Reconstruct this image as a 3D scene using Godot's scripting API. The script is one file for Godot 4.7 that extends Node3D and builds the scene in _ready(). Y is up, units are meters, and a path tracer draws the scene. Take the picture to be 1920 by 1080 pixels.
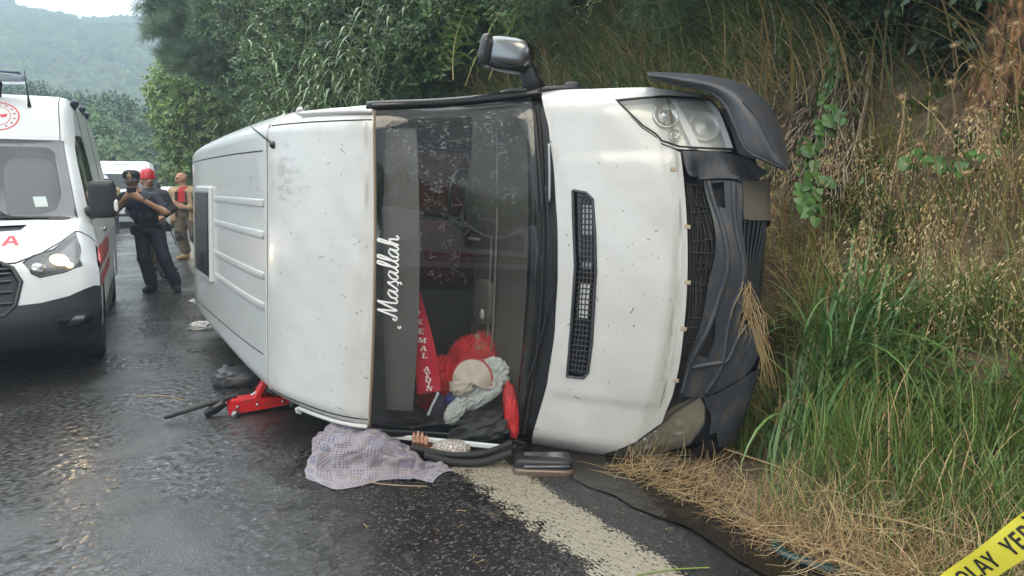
extends Node3D
# An overturned white van on a wet country road, an ambulance, rescuers and an overgrown bank.

const CAM_H := 1.6
var rng := RandomNumberGenerator.new()
var M := {}
var used_names := {}

# ---------------------------------------------------------------- mesh collector
class Geo:
	var v := PackedVector3Array()
	var n := PackedVector3Array()
	var uv := PackedVector2Array()
	var c := PackedColorArray()
	var idx := PackedInt32Array()
	func vert(p: Vector3, t := Vector2.ZERO, col := Color.WHITE, nn := Vector3.ZERO) -> int:
		v.append(p); uv.append(t); c.append(col); n.append(nn)
		return v.size() - 1
	func tri(a: int, b: int, d: int) -> void:   # counter-clockwise seen from outside
		idx.append(a); idx.append(d); idx.append(b)
	func quad(a: int, b: int, d: int, e: int) -> void:
		tri(a, b, d); tri(a, d, e)
	func flat_quad(a: Vector3, b: Vector3, d: Vector3, e: Vector3, col := Color.WHITE) -> void:
		var k := vert(a, Vector2(0, 0), col); vert(b, Vector2(1, 0), col); vert(d, Vector2(1, 1), col); vert(e, Vector2(0, 1), col)
		quad(k, k + 1, k + 2, k + 3)
	func flat_tri(a: Vector3, b: Vector3, d: Vector3, col := Color.WHITE) -> void:
		var k := vert(a, Vector2(0, 0), col); vert(b, Vector2(1, 0), col); vert(d, Vector2(0.5, 1), col)
		tri(k, k + 1, k + 2)
	func mesh() -> ArrayMesh:
		var m := ArrayMesh.new()
		if idx.size() == 0:
			return m
		var acc := PackedVector3Array(); acc.resize(v.size())
		for k in range(0, idx.size(), 3):
			var a := idx[k]; var b := idx[k + 2]; var d := idx[k + 1]
			var f := (v[b] - v[a]).cross(v[d] - v[a])
			acc[a] += f; acc[b] += f; acc[d] += f
		for k in v.size():
			if n[k] == Vector3.ZERO:
				n[k] = acc[k].normalized() if acc[k].length_squared() > 1e-20 else Vector3.UP
		var arr := []
		arr.resize(Mesh.ARRAY_MAX)
		arr[Mesh.ARRAY_VERTEX] = v; arr[Mesh.ARRAY_NORMAL] = n; arr[Mesh.ARRAY_TEX_UV] = uv; arr[Mesh.ARRAY_COLOR] = c; arr[Mesh.ARRAY_INDEX] = idx
		m.add_surface_from_arrays(Mesh.PRIMITIVE_TRIANGLES, arr)
		return m
	# a box with chamfered edges, in its own frame
	func box(size: Vector3, xf := Transform3D.IDENTITY, ch := 0.0, col := Color.WHITE) -> void:
		var h := size / 2
		var cc: float = min(ch, min(h.x, min(h.y, h.z)) * 0.9)
		for ax in 3:
			for s in [-1.0, 1.0]:
				var e := Vector3.ZERO; e[ax] = s
				var u := Vector3.ZERO; u[(ax + 1) % 3] = 1
				var w := Vector3.ZERO; w[(ax + 2) % 3] = 1
				if s < 0:
					var q := u; u = w; w = q
				var hu: float = abs(u.dot(h)) - cc
				var hw: float = abs(w.dot(h)) - cc
				var o: Vector3 = e * h[ax]
				flat_quad(xf * (o - u * hu - w * hw), xf * (o + u * hu - w * hw), xf * (o + u * hu + w * hw), xf * (o - u * hu + w * hw), col)
		if cc > 0:
			for ax in 3:
				var b1 := (ax + 1) % 3
				var b2 := (ax + 2) % 3
				for s1 in [-1.0, 1.0]:
					for s2 in [-1.0, 1.0]:
						var p1 := Vector3.ZERO; p1[b1] = s1 * h[b1]; p1[b2] = s2 * (h[b2] - cc)
						var p2 := Vector3.ZERO; p2[b1] = s1 * (h[b1] - cc); p2[b2] = s2 * h[b2]
						var l := Vector3.ZERO; l[ax] = h[ax] - cc
						if s1 * s2 > 0:
							flat_quad(xf * (p1 - l), xf * (p2 - l), xf * (p2 + l), xf * (p1 + l), col)
						else:
							flat_quad(xf * (p2 - l), xf * (p1 - l), xf * (p1 + l), xf * (p2 + l), col)
			for sx in [-1.0, 1.0]:
				for sy in [-1.0, 1.0]:
					for sz in [-1.0, 1.0]:
						var a := Vector3(sx * h.x, sy * (h.y - cc), sz * (h.z - cc))
						var b := Vector3(sx * (h.x - cc), sy * h.y, sz * (h.z - cc))
						var d := Vector3(sx * (h.x - cc), sy * (h.y - cc), sz * h.z)
						if sx * sy * sz > 0:
							flat_tri(xf * a, xf * b, xf * d, col)
						else:
							flat_tri(xf * a, xf * d, xf * b, col)
	# a tube along a path, radius per point
	func tube(path: Array, rad: Array, sides := 8, col := Color.WHITE, flat := 1.0, caps := true) -> void:
		var up := Vector3(0.13, 0.98, 0.07)
		var first := v.size()
		var ln := 0.0
		for k in path.size():
			var p: Vector3 = path[k]
			var t: Vector3 = (path[min(k + 1, path.size() - 1)] - path[max(k - 1, 0)]).normalized()
			if abs(t.dot(up)) > 0.95:
				up = Vector3(0.97, 0.1, 0.2)
			var sx := up.cross(t).normalized()
			var sy := t.cross(sx).normalized()
			up = sy
			var r: float = rad[min(k, rad.size() - 1)]
			if k > 0:
				ln += p.distance_to(path[k - 1])
			for j in sides:
				var a := TAU * j / sides
				vert(p + sx * cos(a) * r + sy * sin(a) * r * flat, Vector2(float(j) / sides, ln), col)
		for k in path.size() - 1:
			for j in sides:
				var a := first + k * sides + j
				var b := first + k * sides + (j + 1) % sides
				quad(a, b, b + sides, a + sides)
		if caps:
			for e in 2:
				var base := first + (path.size() - 1) * sides * e
				var m := vert(path[(path.size() - 1) * e], Vector2.ZERO, col)
				for j in sides:
					if e == 0:
						tri(m, base + (j + 1) % sides, base + j)
					else:
						tri(m, base + j, base + (j + 1) % sides)
	# revolve (radius, height) pairs round the y axis of xf
	func lathe(prof: Array, segs: int, xf := Transform3D.IDENTITY, col := Color.WHITE) -> void:
		var first := v.size()
		for k in prof.size():
			for j in segs:
				var a := TAU * j / segs
				vert(xf * Vector3(cos(a) * prof[k].x, prof[k].y, -sin(a) * prof[k].x), Vector2(float(j) / segs, float(k) / prof.size()), col)
		for k in prof.size() - 1:
			for j in segs:
				var a := first + k * segs + j
				var b := first + k * segs + (j + 1) % segs
				quad(a, b, b + segs, a + segs)
	# f(a, b) for a, b in 0..1
	func sheet(f: Callable, na: int, nb: int, flip := false, col := Color.WHITE) -> void:
		var first := v.size()
		for i in na + 1:
			for j in nb + 1:
				vert(f.call(float(i) / na, float(j) / nb), Vector2(float(i) / na, float(j) / nb), col)
		for i in na:
			for j in nb:
				var a := first + i * (nb + 1) + j
				var b := a + nb + 1
				if flip:
					quad(a, a + 1, b + 1, b)
				else:
					quad(a, b, b + 1, a + 1)
	# a closed polygon (counter-clockwise in the xf's x-y plane), pushed out along z from z0 to z1
	func prism(poly: PackedVector2Array, z0: float, z1: float, xf := Transform3D.IDENTITY, col := Color.WHITE) -> void:
		if Geometry2D.is_polygon_clockwise(poly):
			poly = poly.duplicate(); poly.reverse()
		var t := Geometry2D.triangulate_polygon(poly)
		for s in 2:
			var z := z0 if s == 0 else z1
			var first := v.size()
			for q in poly:
				vert(xf * Vector3(q.x, q.y, z), q, col)
			for k in range(0, t.size(), 3):
				var a := Vector2(poly[t[k]]); var b := Vector2(poly[t[k + 1]]); var d := Vector2(poly[t[k + 2]])
				if ((b - a).cross(d - a) > 0) == (s == 1):
					tri(first + t[k], first + t[k + 1], first + t[k + 2])
				else:
					tri(first + t[k], first + t[k + 2], first + t[k + 1])
		for k in poly.size():
			var a := poly[k]; var b := poly[(k + 1) % poly.size()]
			flat_quad(xf * Vector3(a.x, a.y, z0), xf * Vector3(b.x, b.y, z0), xf * Vector3(b.x, b.y, z1), xf * Vector3(a.x, a.y, z1), col)
	func ball(p: Vector3, r: Vector3, segs := 12, rings := 8, col := Color.WHITE, b := Basis.IDENTITY) -> void:
		var first := v.size()
		for i in rings + 1:
			var th := PI * i / rings
			for j in segs:
				var a := TAU * j / segs
				vert(p + b * (Vector3(sin(th) * cos(a), cos(th), -sin(th) * sin(a)) * r), Vector2(float(j) / segs, float(i) / rings), col)
		for i in rings:
			for j in segs:
				var a := first + i * segs + j
				var q := first + i * segs + (j + 1) % segs
				quad(a + segs, q + segs, q, a)

# ---------------------------------------------------------------- names and nodes
func numbered(called: String) -> String:
	var k: int = used_names.get(called, 0)
	used_names[called] = k + 1
	return called if k == 0 else "%s_%03d" % [called, k]

func tag(o: Node, label: String, category: String, group := "", kind := "") -> Node:
	if label: o.set_meta("label", label)
	if category: o.set_meta("category", category)
	if group: o.set_meta("group", group)
	if kind: o.set_meta("kind", kind)
	return o

func thing(called: String, label: String, category: String, xf := Transform3D.IDENTITY, group := "") -> Node3D:
	var o := Node3D.new()
	o.name = numbered(called)
	add_child(o, true)
	o.transform = xf
	tag(o, label, category, group)
	return o

func put(called: String, mesh: Mesh, mat: Material, parent: Node = null, xf := Transform3D.IDENTITY) -> MeshInstance3D:
	var o := MeshInstance3D.new()
	o.name = numbered(called) if parent == null else called
	o.mesh = mesh
	o.material_override = mat
	(self if parent == null else parent).add_child(o, true)
	o.transform = xf
	return o

func struct(called: String, mesh: Mesh, mat: Material, xf := Transform3D.IDENTITY) -> MeshInstance3D:
	var o := put(called, mesh, mat, null, xf)
	o.set_meta("kind", "structure")
	return o

func scatter(called: String, mesh: Mesh, mat: Material, xfs: Array, cols: Array, parent: Node = null) -> MultiMeshInstance3D:
	var mm := MultiMesh.new()
	mm.transform_format = MultiMesh.TRANSFORM_3D
	mm.use_colors = cols.size() > 0
	mm.mesh = mesh
	mm.instance_count = xfs.size()
	for k in xfs.size():
		mm.set_instance_transform(k, xfs[k])
		if cols.size() > 0:
			mm.set_instance_color(k, cols[k])
	var o := MultiMeshInstance3D.new()
	o.name = numbered(called) if parent == null else called
	o.multimesh = mm
	o.material_override = mat
	o.set_meta("kind", "stuff")
	(self if parent == null else parent).add_child(o, true)
	return o

# ---------------------------------------------------------------- materials
func mat(r: float, g: float, b: float, rough := 0.6, metal := 0.0) -> StandardMaterial3D:
	var m := StandardMaterial3D.new()
	m.albedo_color = Color(r, g, b).linear_to_srgb()
	m.roughness = rough
	m.metallic = metal
	return m

func leafmat(r: float, g: float, b: float, rough := 0.55, back := 0.35) -> StandardMaterial3D:
	var m := mat(r, g, b, rough)
	m.vertex_color_use_as_albedo = true
	m.cull_mode = BaseMaterial3D.CULL_DISABLED
	m.metallic_specular = 0.5
	if back > 0:
		m.backlight_enabled = true
		m.backlight = Color(back, back * 1.05, back * 0.6)
	return m

func pane(r: float, g: float, b: float, a: float, rough := 0.03) -> StandardMaterial3D:
	var m := mat(r, g, b, rough)
	m.albedo_color.a = a
	m.transparency = BaseMaterial3D.TRANSPARENCY_ALPHA
	m.cull_mode = BaseMaterial3D.CULL_DISABLED
	return m

func noise_tex(freq: float, size: int, ramp: Array, type := FastNoiseLite.TYPE_SIMPLEX_SMOOTH, octaves := 4, sd := 1, normal := false, bump := 4.0, cell := FastNoiseLite.RETURN_DISTANCE) -> NoiseTexture2D:
	var n := FastNoiseLite.new()
	n.noise_type = type
	n.frequency = freq
	n.seed = sd
	n.fractal_octaves = octaves
	n.cellular_return_type = cell
	if octaves <= 1:
		n.fractal_type = FastNoiseLite.FRACTAL_NONE
	var t := NoiseTexture2D.new()
	t.width = size; t.height = size
	t.seamless = true
	t.seamless_blend_skirt = 0.1
	t.generate_mipmaps = false
	if normal:
		t.as_normal_map = true
		t.bump_strength = bump
	if ramp.size() > 0:
		var g := Gradient.new()
		var offs := PackedFloat32Array(); var cols := PackedColorArray()
		for k in range(0, ramp.size(), 2):
			offs.append(ramp[k]); cols.append((ramp[k + 1] as Color).linear_to_srgb())
		g.offsets = offs; g.colors = cols
		t.color_ramp = g
	t.noise = n
	return t

func grey(x: float) -> Color:
	return Color(x, x, x)

func tri_map(m: StandardMaterial3D, s: float, world := true) -> void:
	m.uv1_triplanar = true
	m.uv1_world_triplanar = world
	m.uv1_scale = Vector3(s, s, s)

# ---------------------------------------------------------------- places: L across the road (to the right), A along it
const RX := Vector2(0.848, 0.53)     # unit vector across the road in (X, depth)
func at(L: float, A: float, y := 0.0) -> Vector3:
	return Vector3(0.848 * L - 0.53 * A, y, -(0.53 * L + 0.848 * A))
func LA(p: Vector3) -> Vector2:
	return Vector2(0.848 * p.x - 0.53 * p.z, -0.53 * p.x - 0.848 * p.z)
func bend(A: float) -> float:
	return 0.008 * pow(max(0.0, A - 9.0), 2.0)
func bank(L: float, A: float) -> float:
	var d := L - 2.62 - bend(A)
	if d < 0: return 0.0
	var k := 1.0 - 0.55 * smoothstep(10.0, 24.0, A)
	var h: float = 0.10 * smoothstep(0.0, 0.3, d) + 0.42 * d + 0.40 * max(0.0, d - 0.7) + 0.35 * max(0.0, d - 1.6)
	if h > 3.2: h = 3.2 + 0.3 * (h - 3.2)
	var carve := smoothstep(2.05, 2.4, A) * (1.0 - smoothstep(8.9, 9.3, A))
	var lip: float = lerpf(3.15, 3.85, smoothstep(2.3, 3.1, A))
	return h * k * (1.0 - carve * (1.0 - smoothstep(lip, lip + 0.3, L)))
func on_bank(L: float, A: float, lift := 0.0) -> Vector3:
	return at(L, A, bank(L, A) + lift)

# ---------------------------------------------------------------- body sheets: a side profile swept across the width
func cat(T: Array, t: float) -> Array:
	var i := clampi(int(floor(t)), 0, T.size() - 2)
	var k := t - i
	var p1: Array = T[i]; var p2: Array = T[i + 1]
	var p0 := []; var p3 := []
	var r := []
	for j in 5:
		p0.append(T[i - 1][j] if i > 0 else 2 * p1[j] - p2[j])
		p3.append(T[i + 2][j] if i + 2 < T.size() else 2 * p2[j] - p1[j])
	var l0 := Vector2(p1[0] - p0[0], p1[1] - p0[1]).length() + 1e-6
	var l1 := Vector2(p2[0] - p1[0], p2[1] - p1[1]).length() + 1e-6
	var l2 := Vector2(p3[0] - p2[0], p3[1] - p2[1]).length() + 1e-6
	var k2 := k * k; var k3 := k2 * k
	var h1 := 2 * k3 - 3 * k2 + 1; var h2 := k3 - 2 * k2 + k; var h3 := -2 * k3 + 3 * k2; var h4 := k3 - k2
	for j in 5:
		var m1: float = (p2[j] - p0[j]) / (l0 + l1) * l1
		var m2: float = (p3[j] - p1[j]) / (l1 + l2) * l1
		r.append(h1 * p1[j] + h2 * m1 + h3 * p2[j] + h4 * m2)
	return r

func body(T: Array, t: float, s: float, crease := 0.0) -> Vector3:
	var a := cat(T, t); var b := cat(T, t + 0.02); var c := cat(T, t - 0.02)
	var d := Vector2(b[0] - c[0], b[1] - c[1]).normalized()
	var q: float = max(0.0, abs(s) - 0.86) / 0.14
	var o: float = a[4] * q * q
	if crease > 0 and t > 4.1 and t < 6.9:
		o -= crease * smoothstep(0.66, 0.60, abs(s)) * smoothstep(4.1, 4.7, t) * smoothstep(6.9, 6.6, t)
	return Vector3(a[2] * s, a[1] - d.x * o, -(a[0] + a[3] * s * s + d.y * o))

# the piece of surface f(a, b) inside a polygon of (a, b), lifted off by `off`
func region(f: Callable, poly: Array, da: float, db: float, off := 0.0, holes := [], flip := false) -> Geo:
	var g := Geo.new()
	var pp := PackedVector2Array(poly)
	if Geometry2D.is_polygon_clockwise(pp): pp.reverse()
	var lo := pp[0]; var hi := pp[0]
	for q in pp:
		lo = lo.min(q); hi = hi.max(q)
	var seen := {}
	var i0 := int(floor(lo.x / da)); var i1 := int(ceil(hi.x / da))
	var j0 := int(floor(lo.y / db)); var j1 := int(ceil(hi.y / db))
	for i in range(i0, i1):
		for j in range(j0, j1):
			var cell := PackedVector2Array([Vector2(i * da, j * db), Vector2((i + 1) * da, j * db), Vector2((i + 1) * da, (j + 1) * db), Vector2(i * da, (j + 1) * db)])
			var bits: Array = Geometry2D.intersect_polygons(cell, pp)
			for hole in holes:
				var left := []
				for b in bits:
					left.append_array(Geometry2D.clip_polygons(b, hole))
				bits = left
			for b: PackedVector2Array in bits:
				if b.size() < 3: continue
				var tr := Geometry2D.triangulate_polygon(b)
				for k in range(0, tr.size(), 3):
					var ids := []
					var flat := []
					for m in 3:
						var q := b[tr[k + m]]
						flat.append(q)
						var key := Vector2i(roundi(q.x * 4000), roundi(q.y * 4000))
						if not seen.has(key):
							var p: Vector3 = f.call(q.x, q.y)
							var pa: Vector3 = f.call(q.x + 0.015, q.y); var pa2: Vector3 = f.call(q.x - 0.015, q.y)
							var pb: Vector3 = f.call(q.x, q.y + 0.008); var pb2: Vector3 = f.call(q.x, q.y - 0.008)
							var nn := (pb - pb2).cross(pa - pa2).normalized()
							if flip: nn = -nn
							seen[key] = g.vert(p + nn * off, q, Color.WHITE, nn)
						ids.append(seen[key])
					if ((flat[1] - flat[0]).cross(flat[2] - flat[0]) < 0) != flip:
						g.tri(ids[0], ids[1], ids[2])
					else:
						g.tri(ids[0], ids[2], ids[1])
	return g

func rect(a0: float, a1: float, b0: float, b1: float) -> Array:
	return [Vector2(a0, b0), Vector2(a1, b0), Vector2(a1, b1), Vector2(a0, b1)]

func pts(s: String) -> Array:
	var r := []
	for w in s.split(" ", false):
		var q := w.split(",")
		r.append(Vector2(float(q[0]), float(q[1])))
	return r

func smooth(path: Array, per := 6) -> Array:
	var r := []
	for i in path.size() - 1:
		var p0 = path[max(i - 1, 0)]; var p1 = path[i]; var p2 = path[i + 1]; var p3 = path[min(i + 2, path.size() - 1)]
		for k in per:
			r.append(p1.cubic_interpolate(p2, p0, p3, float(k) / per))
	r.append(path[-1])
	return r

# letters whose flat outline is bent onto a surface by f(x, y, lift)
func lettering(text: String, bold: bool, serif: bool, height: float, f: Callable, thick := 0.002, mirror := false) -> ArrayMesh:
	var tm := TextMesh.new()
	var font := SystemFont.new()
	font.font_names = PackedStringArray(["Droid Serif" if serif else "Droid Sans"])
	font.font_weight = 700 if bold else 400
	tm.font = font
	tm.text = text
	tm.font_size = 64
	tm.pixel_size = height / 46.0
	tm.depth = 0.001
	tm.curve_step = 4.0
	var arr := tm.get_mesh_arrays() if tm.get_surface_count() < 1 else tm.surface_get_arrays(0)
	var g := Geo.new()
	var vv: PackedVector3Array = arr[Mesh.ARRAY_VERTEX]
	var ii: PackedInt32Array = arr[Mesh.ARRAY_INDEX]
	for p in vv:
		g.vert(f.call(-p.x if mirror else p.x, p.y, thick if p.z > 0 else 0.0))
	for k in range(0, ii.size(), 3):
		if mirror:
			g.tri(ii[k], ii[k + 1], ii[k + 2])
		else:
			g.tri(ii[k], ii[k + 2], ii[k + 1])
	return g.mesh()

func _ready() -> void:
	rng.seed = 7
	var cam := Camera3D.new()
	cam.name = "camera"
	add_child(cam)
	cam.position = Vector3(0, CAM_H, 0)
	cam.rotation_degrees = Vector3(-8.302, 0, 0)
	cam.fov = 43.603
	cam.near = 0.05
	cam.far = 2500.0
	cam.current = true
	var env := Environment.new()
	env.background_mode = Environment.BG_SKY
	var sky := Sky.new()
	var sm := ProceduralSkyMaterial.new()
	sm.sky_top_color = Color(0.98, 1.0, 1.0)
	sm.sky_horizon_color = Color(0.91, 0.95, 0.975)
	sm.sky_curve = 0.5
	sm.sky_energy_multiplier = 1.5
	sm.ground_bottom_color = Color(0.25, 0.26, 0.24)
	sm.ground_horizon_color = Color(0.45, 0.48, 0.48)
	sky.sky_material = sm
	env.sky = sky
	env.tonemap_mode = Environment.TONE_MAPPER_LINEAR
	env.tonemap_exposure = 2.0
	env.sdfgi_enabled = true
	env.ssao_enabled = true
	env.ssil_enabled = true
	env.fog_enabled = true
	env.fog_density = 0.0036
	env.fog_light_color = Color(0.79, 0.89, 0.98)
	var we := WorldEnvironment.new()
	we.name = "environment"
	we.environment = env
	add_child(we)
	var sun := DirectionalLight3D.new()
	sun.name = "sun"
	sun.light_energy = 0.5
	sun.light_angular_distance = 40.0
	sun.light_color = Color(1.0, 0.95, 0.86)
	sun.shadow_enabled = true
	add_child(sun)
	sun.look_at_from_position(Vector3(0.3, 5.2, 5.6), Vector3.ZERO)
	make_materials()
	build_ground()
	build_van()
	build_van_details()
	build_cargo()
	build_ambulance()
	build_second_ambulance()
	build_rescue_gear()
	build_people()
	build_far_vehicles()
	build_bank_plants()
	build_trees()
	build_far()

# ---------------------------------------------------------------- shared materials, road and bank
func make_materials() -> void:
	M.white = mat(0.555, 0.55, 0.535, 0.26)
	M.white.clearcoat_enabled = true
	M.white.clearcoat = 0.5
	M.white.clearcoat_roughness = 0.08
	# dust, water runs and bitumen specks that stick to the paint
	M.white.detail_enabled = true
	M.white.detail_blend_mode = BaseMaterial3D.BLEND_MODE_MUL
	M.white.detail_uv_layer = BaseMaterial3D.DETAIL_UV_1
	M.white.detail_albedo = dirt_texture()
	M.roofwhite = M.white.duplicate()
	M.roofwhite.albedo_color = Color(0.50, 0.51, 0.505).linear_to_srgb()
	M.roofwhite.roughness = 0.34
	M.amb_white = mat(0.58, 0.60, 0.62, 0.25)
	M.amb_white.clearcoat_enabled = true
	M.amb_white.clearcoat = 0.5
	M.black = mat(0.016, 0.017, 0.02, 0.38)
	M.gloss_black = mat(0.010, 0.011, 0.013, 0.08)
	M.rubber = mat(0.02, 0.02, 0.021, 0.75)
	M.plastic = mat(0.035, 0.040, 0.052, 0.42)
	M.plastic.roughness_texture = noise_tex(0.02, 256, [0.2, grey(0.75), 0.8, grey(1.0)])
	M.plastic.detail_enabled = true
	M.plastic.detail_blend_mode = BaseMaterial3D.BLEND_MODE_MIX
	M.plastic.detail_uv_layer = BaseMaterial3D.DETAIL_UV_1
	M.plastic.detail_albedo = scuff_texture()
	M.chrome = mat(0.40, 0.41, 0.43, 0.16, 1.0)
	M.steel = mat(0.35, 0.35, 0.36, 0.4, 1.0)
	M.glass = pane(0.02, 0.03, 0.03, 0.10, 0.02)
	M.dark_glass = pane(0.006, 0.007, 0.008, 0.85, 0.05)
	M.inner = mat(0.012, 0.012, 0.013, 0.9)
	M.red = mat(0.48, 0.02, 0.025, 0.55)
	M.red_gloss = mat(0.55, 0.012, 0.015, 0.3)
	M.skin = mat(0.42, 0.24, 0.16, 0.55)
	M.lamp_off = mat(0.75, 0.76, 0.74, 0.2)

func dirt_texture() -> ImageTexture:
	var im := Image.create(1024, 1024, false, Image.FORMAT_RGBA8)
	im.fill(Color(1, 1, 1, 1))
	var n := FastNoiseLite.new(); n.seed = 5; n.frequency = 0.006; n.fractal_octaves = 5
	var n2 := FastNoiseLite.new(); n2.seed = 9; n2.frequency = 0.03; n2.fractal_octaves = 3
	for y in 1024:
		for x in 1024:
			var a: float = clamp(0.5 + n.get_noise_2d(x * 0.4, y * 1.6) * 0.9 + n2.get_noise_2d(x, y) * 0.25, 0.0, 1.0)
			var k: float = 1.0 - 0.025 * smoothstep(0.3, 1.1, a)
			im.set_pixel(x, y, Color(k, k * (0.992 + 0.008 * k), k * (0.97 + 0.03 * k), 1))
	var r := RandomNumberGenerator.new(); r.seed = 3
	for k in 75:       # thin twig scratches and grass bits
		var x := r.randi_range(8, 1000); var y := r.randi_range(8, 1000)
		var a := r.randf() * TAU
		var ln := r.randf_range(3, 14) if r.randf() < 0.8 else r.randf_range(14, 44)
		var col: float = r.randf_range(0.18, 0.8)
		for j in int(ln):
			for e in 4:
				im.set_pixel(clampi(x + int(cos(a) * j) + e % 2, 0, 1023), clampi(y + int(sin(a) * j * 0.6) + e / 2, 0, 1023), Color(col, col * 0.95, col * 0.85, 1))
	for k in 30:        # small rust and mud spots
		var x := r.randi_range(8, 1000); var y := r.randi_range(8, 1000)
		var col := Color(0.62, 0.48, 0.34) if r.randf() < 0.4 else Color(0.45, 0.43, 0.4)
		for dx in r.randi_range(2, 7):
			for dy in r.randi_range(2, 6):
				im.set_pixel(x + dx, y + dy, col)
	return ImageTexture.create_from_image(im)

func scuff_texture() -> ImageTexture:
	var im := Image.create(512, 512, false, Image.FORMAT_RGBA8)
	im.fill(Color(0.3, 0.32, 0.36, 0))
	var n := FastNoiseLite.new(); n.seed = 15; n.frequency = 0.012; n.fractal_octaves = 5
	for y in 512:
		for x in 512:
			var a: float = smoothstep(0.05, 0.45, n.get_noise_2d(x, y))
			im.set_pixel(x, y, Color(0.34, 0.30, 0.25, a * 0.5))
	var r := RandomNumberGenerator.new(); r.seed = 31
	for k in 90:
		var x := r.randf_range(20, 490); var y := r.randf_range(20, 490)
		var a := r.randf_range(-0.5, 0.5) + (PI / 2 if r.randf() < 0.6 else 0.0)
		for j in int(r.randf_range(4, 34)):
			var q := Vector2i(clampi(int(x + cos(a) * j), 0, 511), clampi(int(y + sin(a) * j), 0, 511))
			im.set_pixelv(q, Color(0.5, 0.52, 0.56, r.randf_range(0.1, 0.6)))
	return ImageTexture.create_from_image(im)

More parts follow.
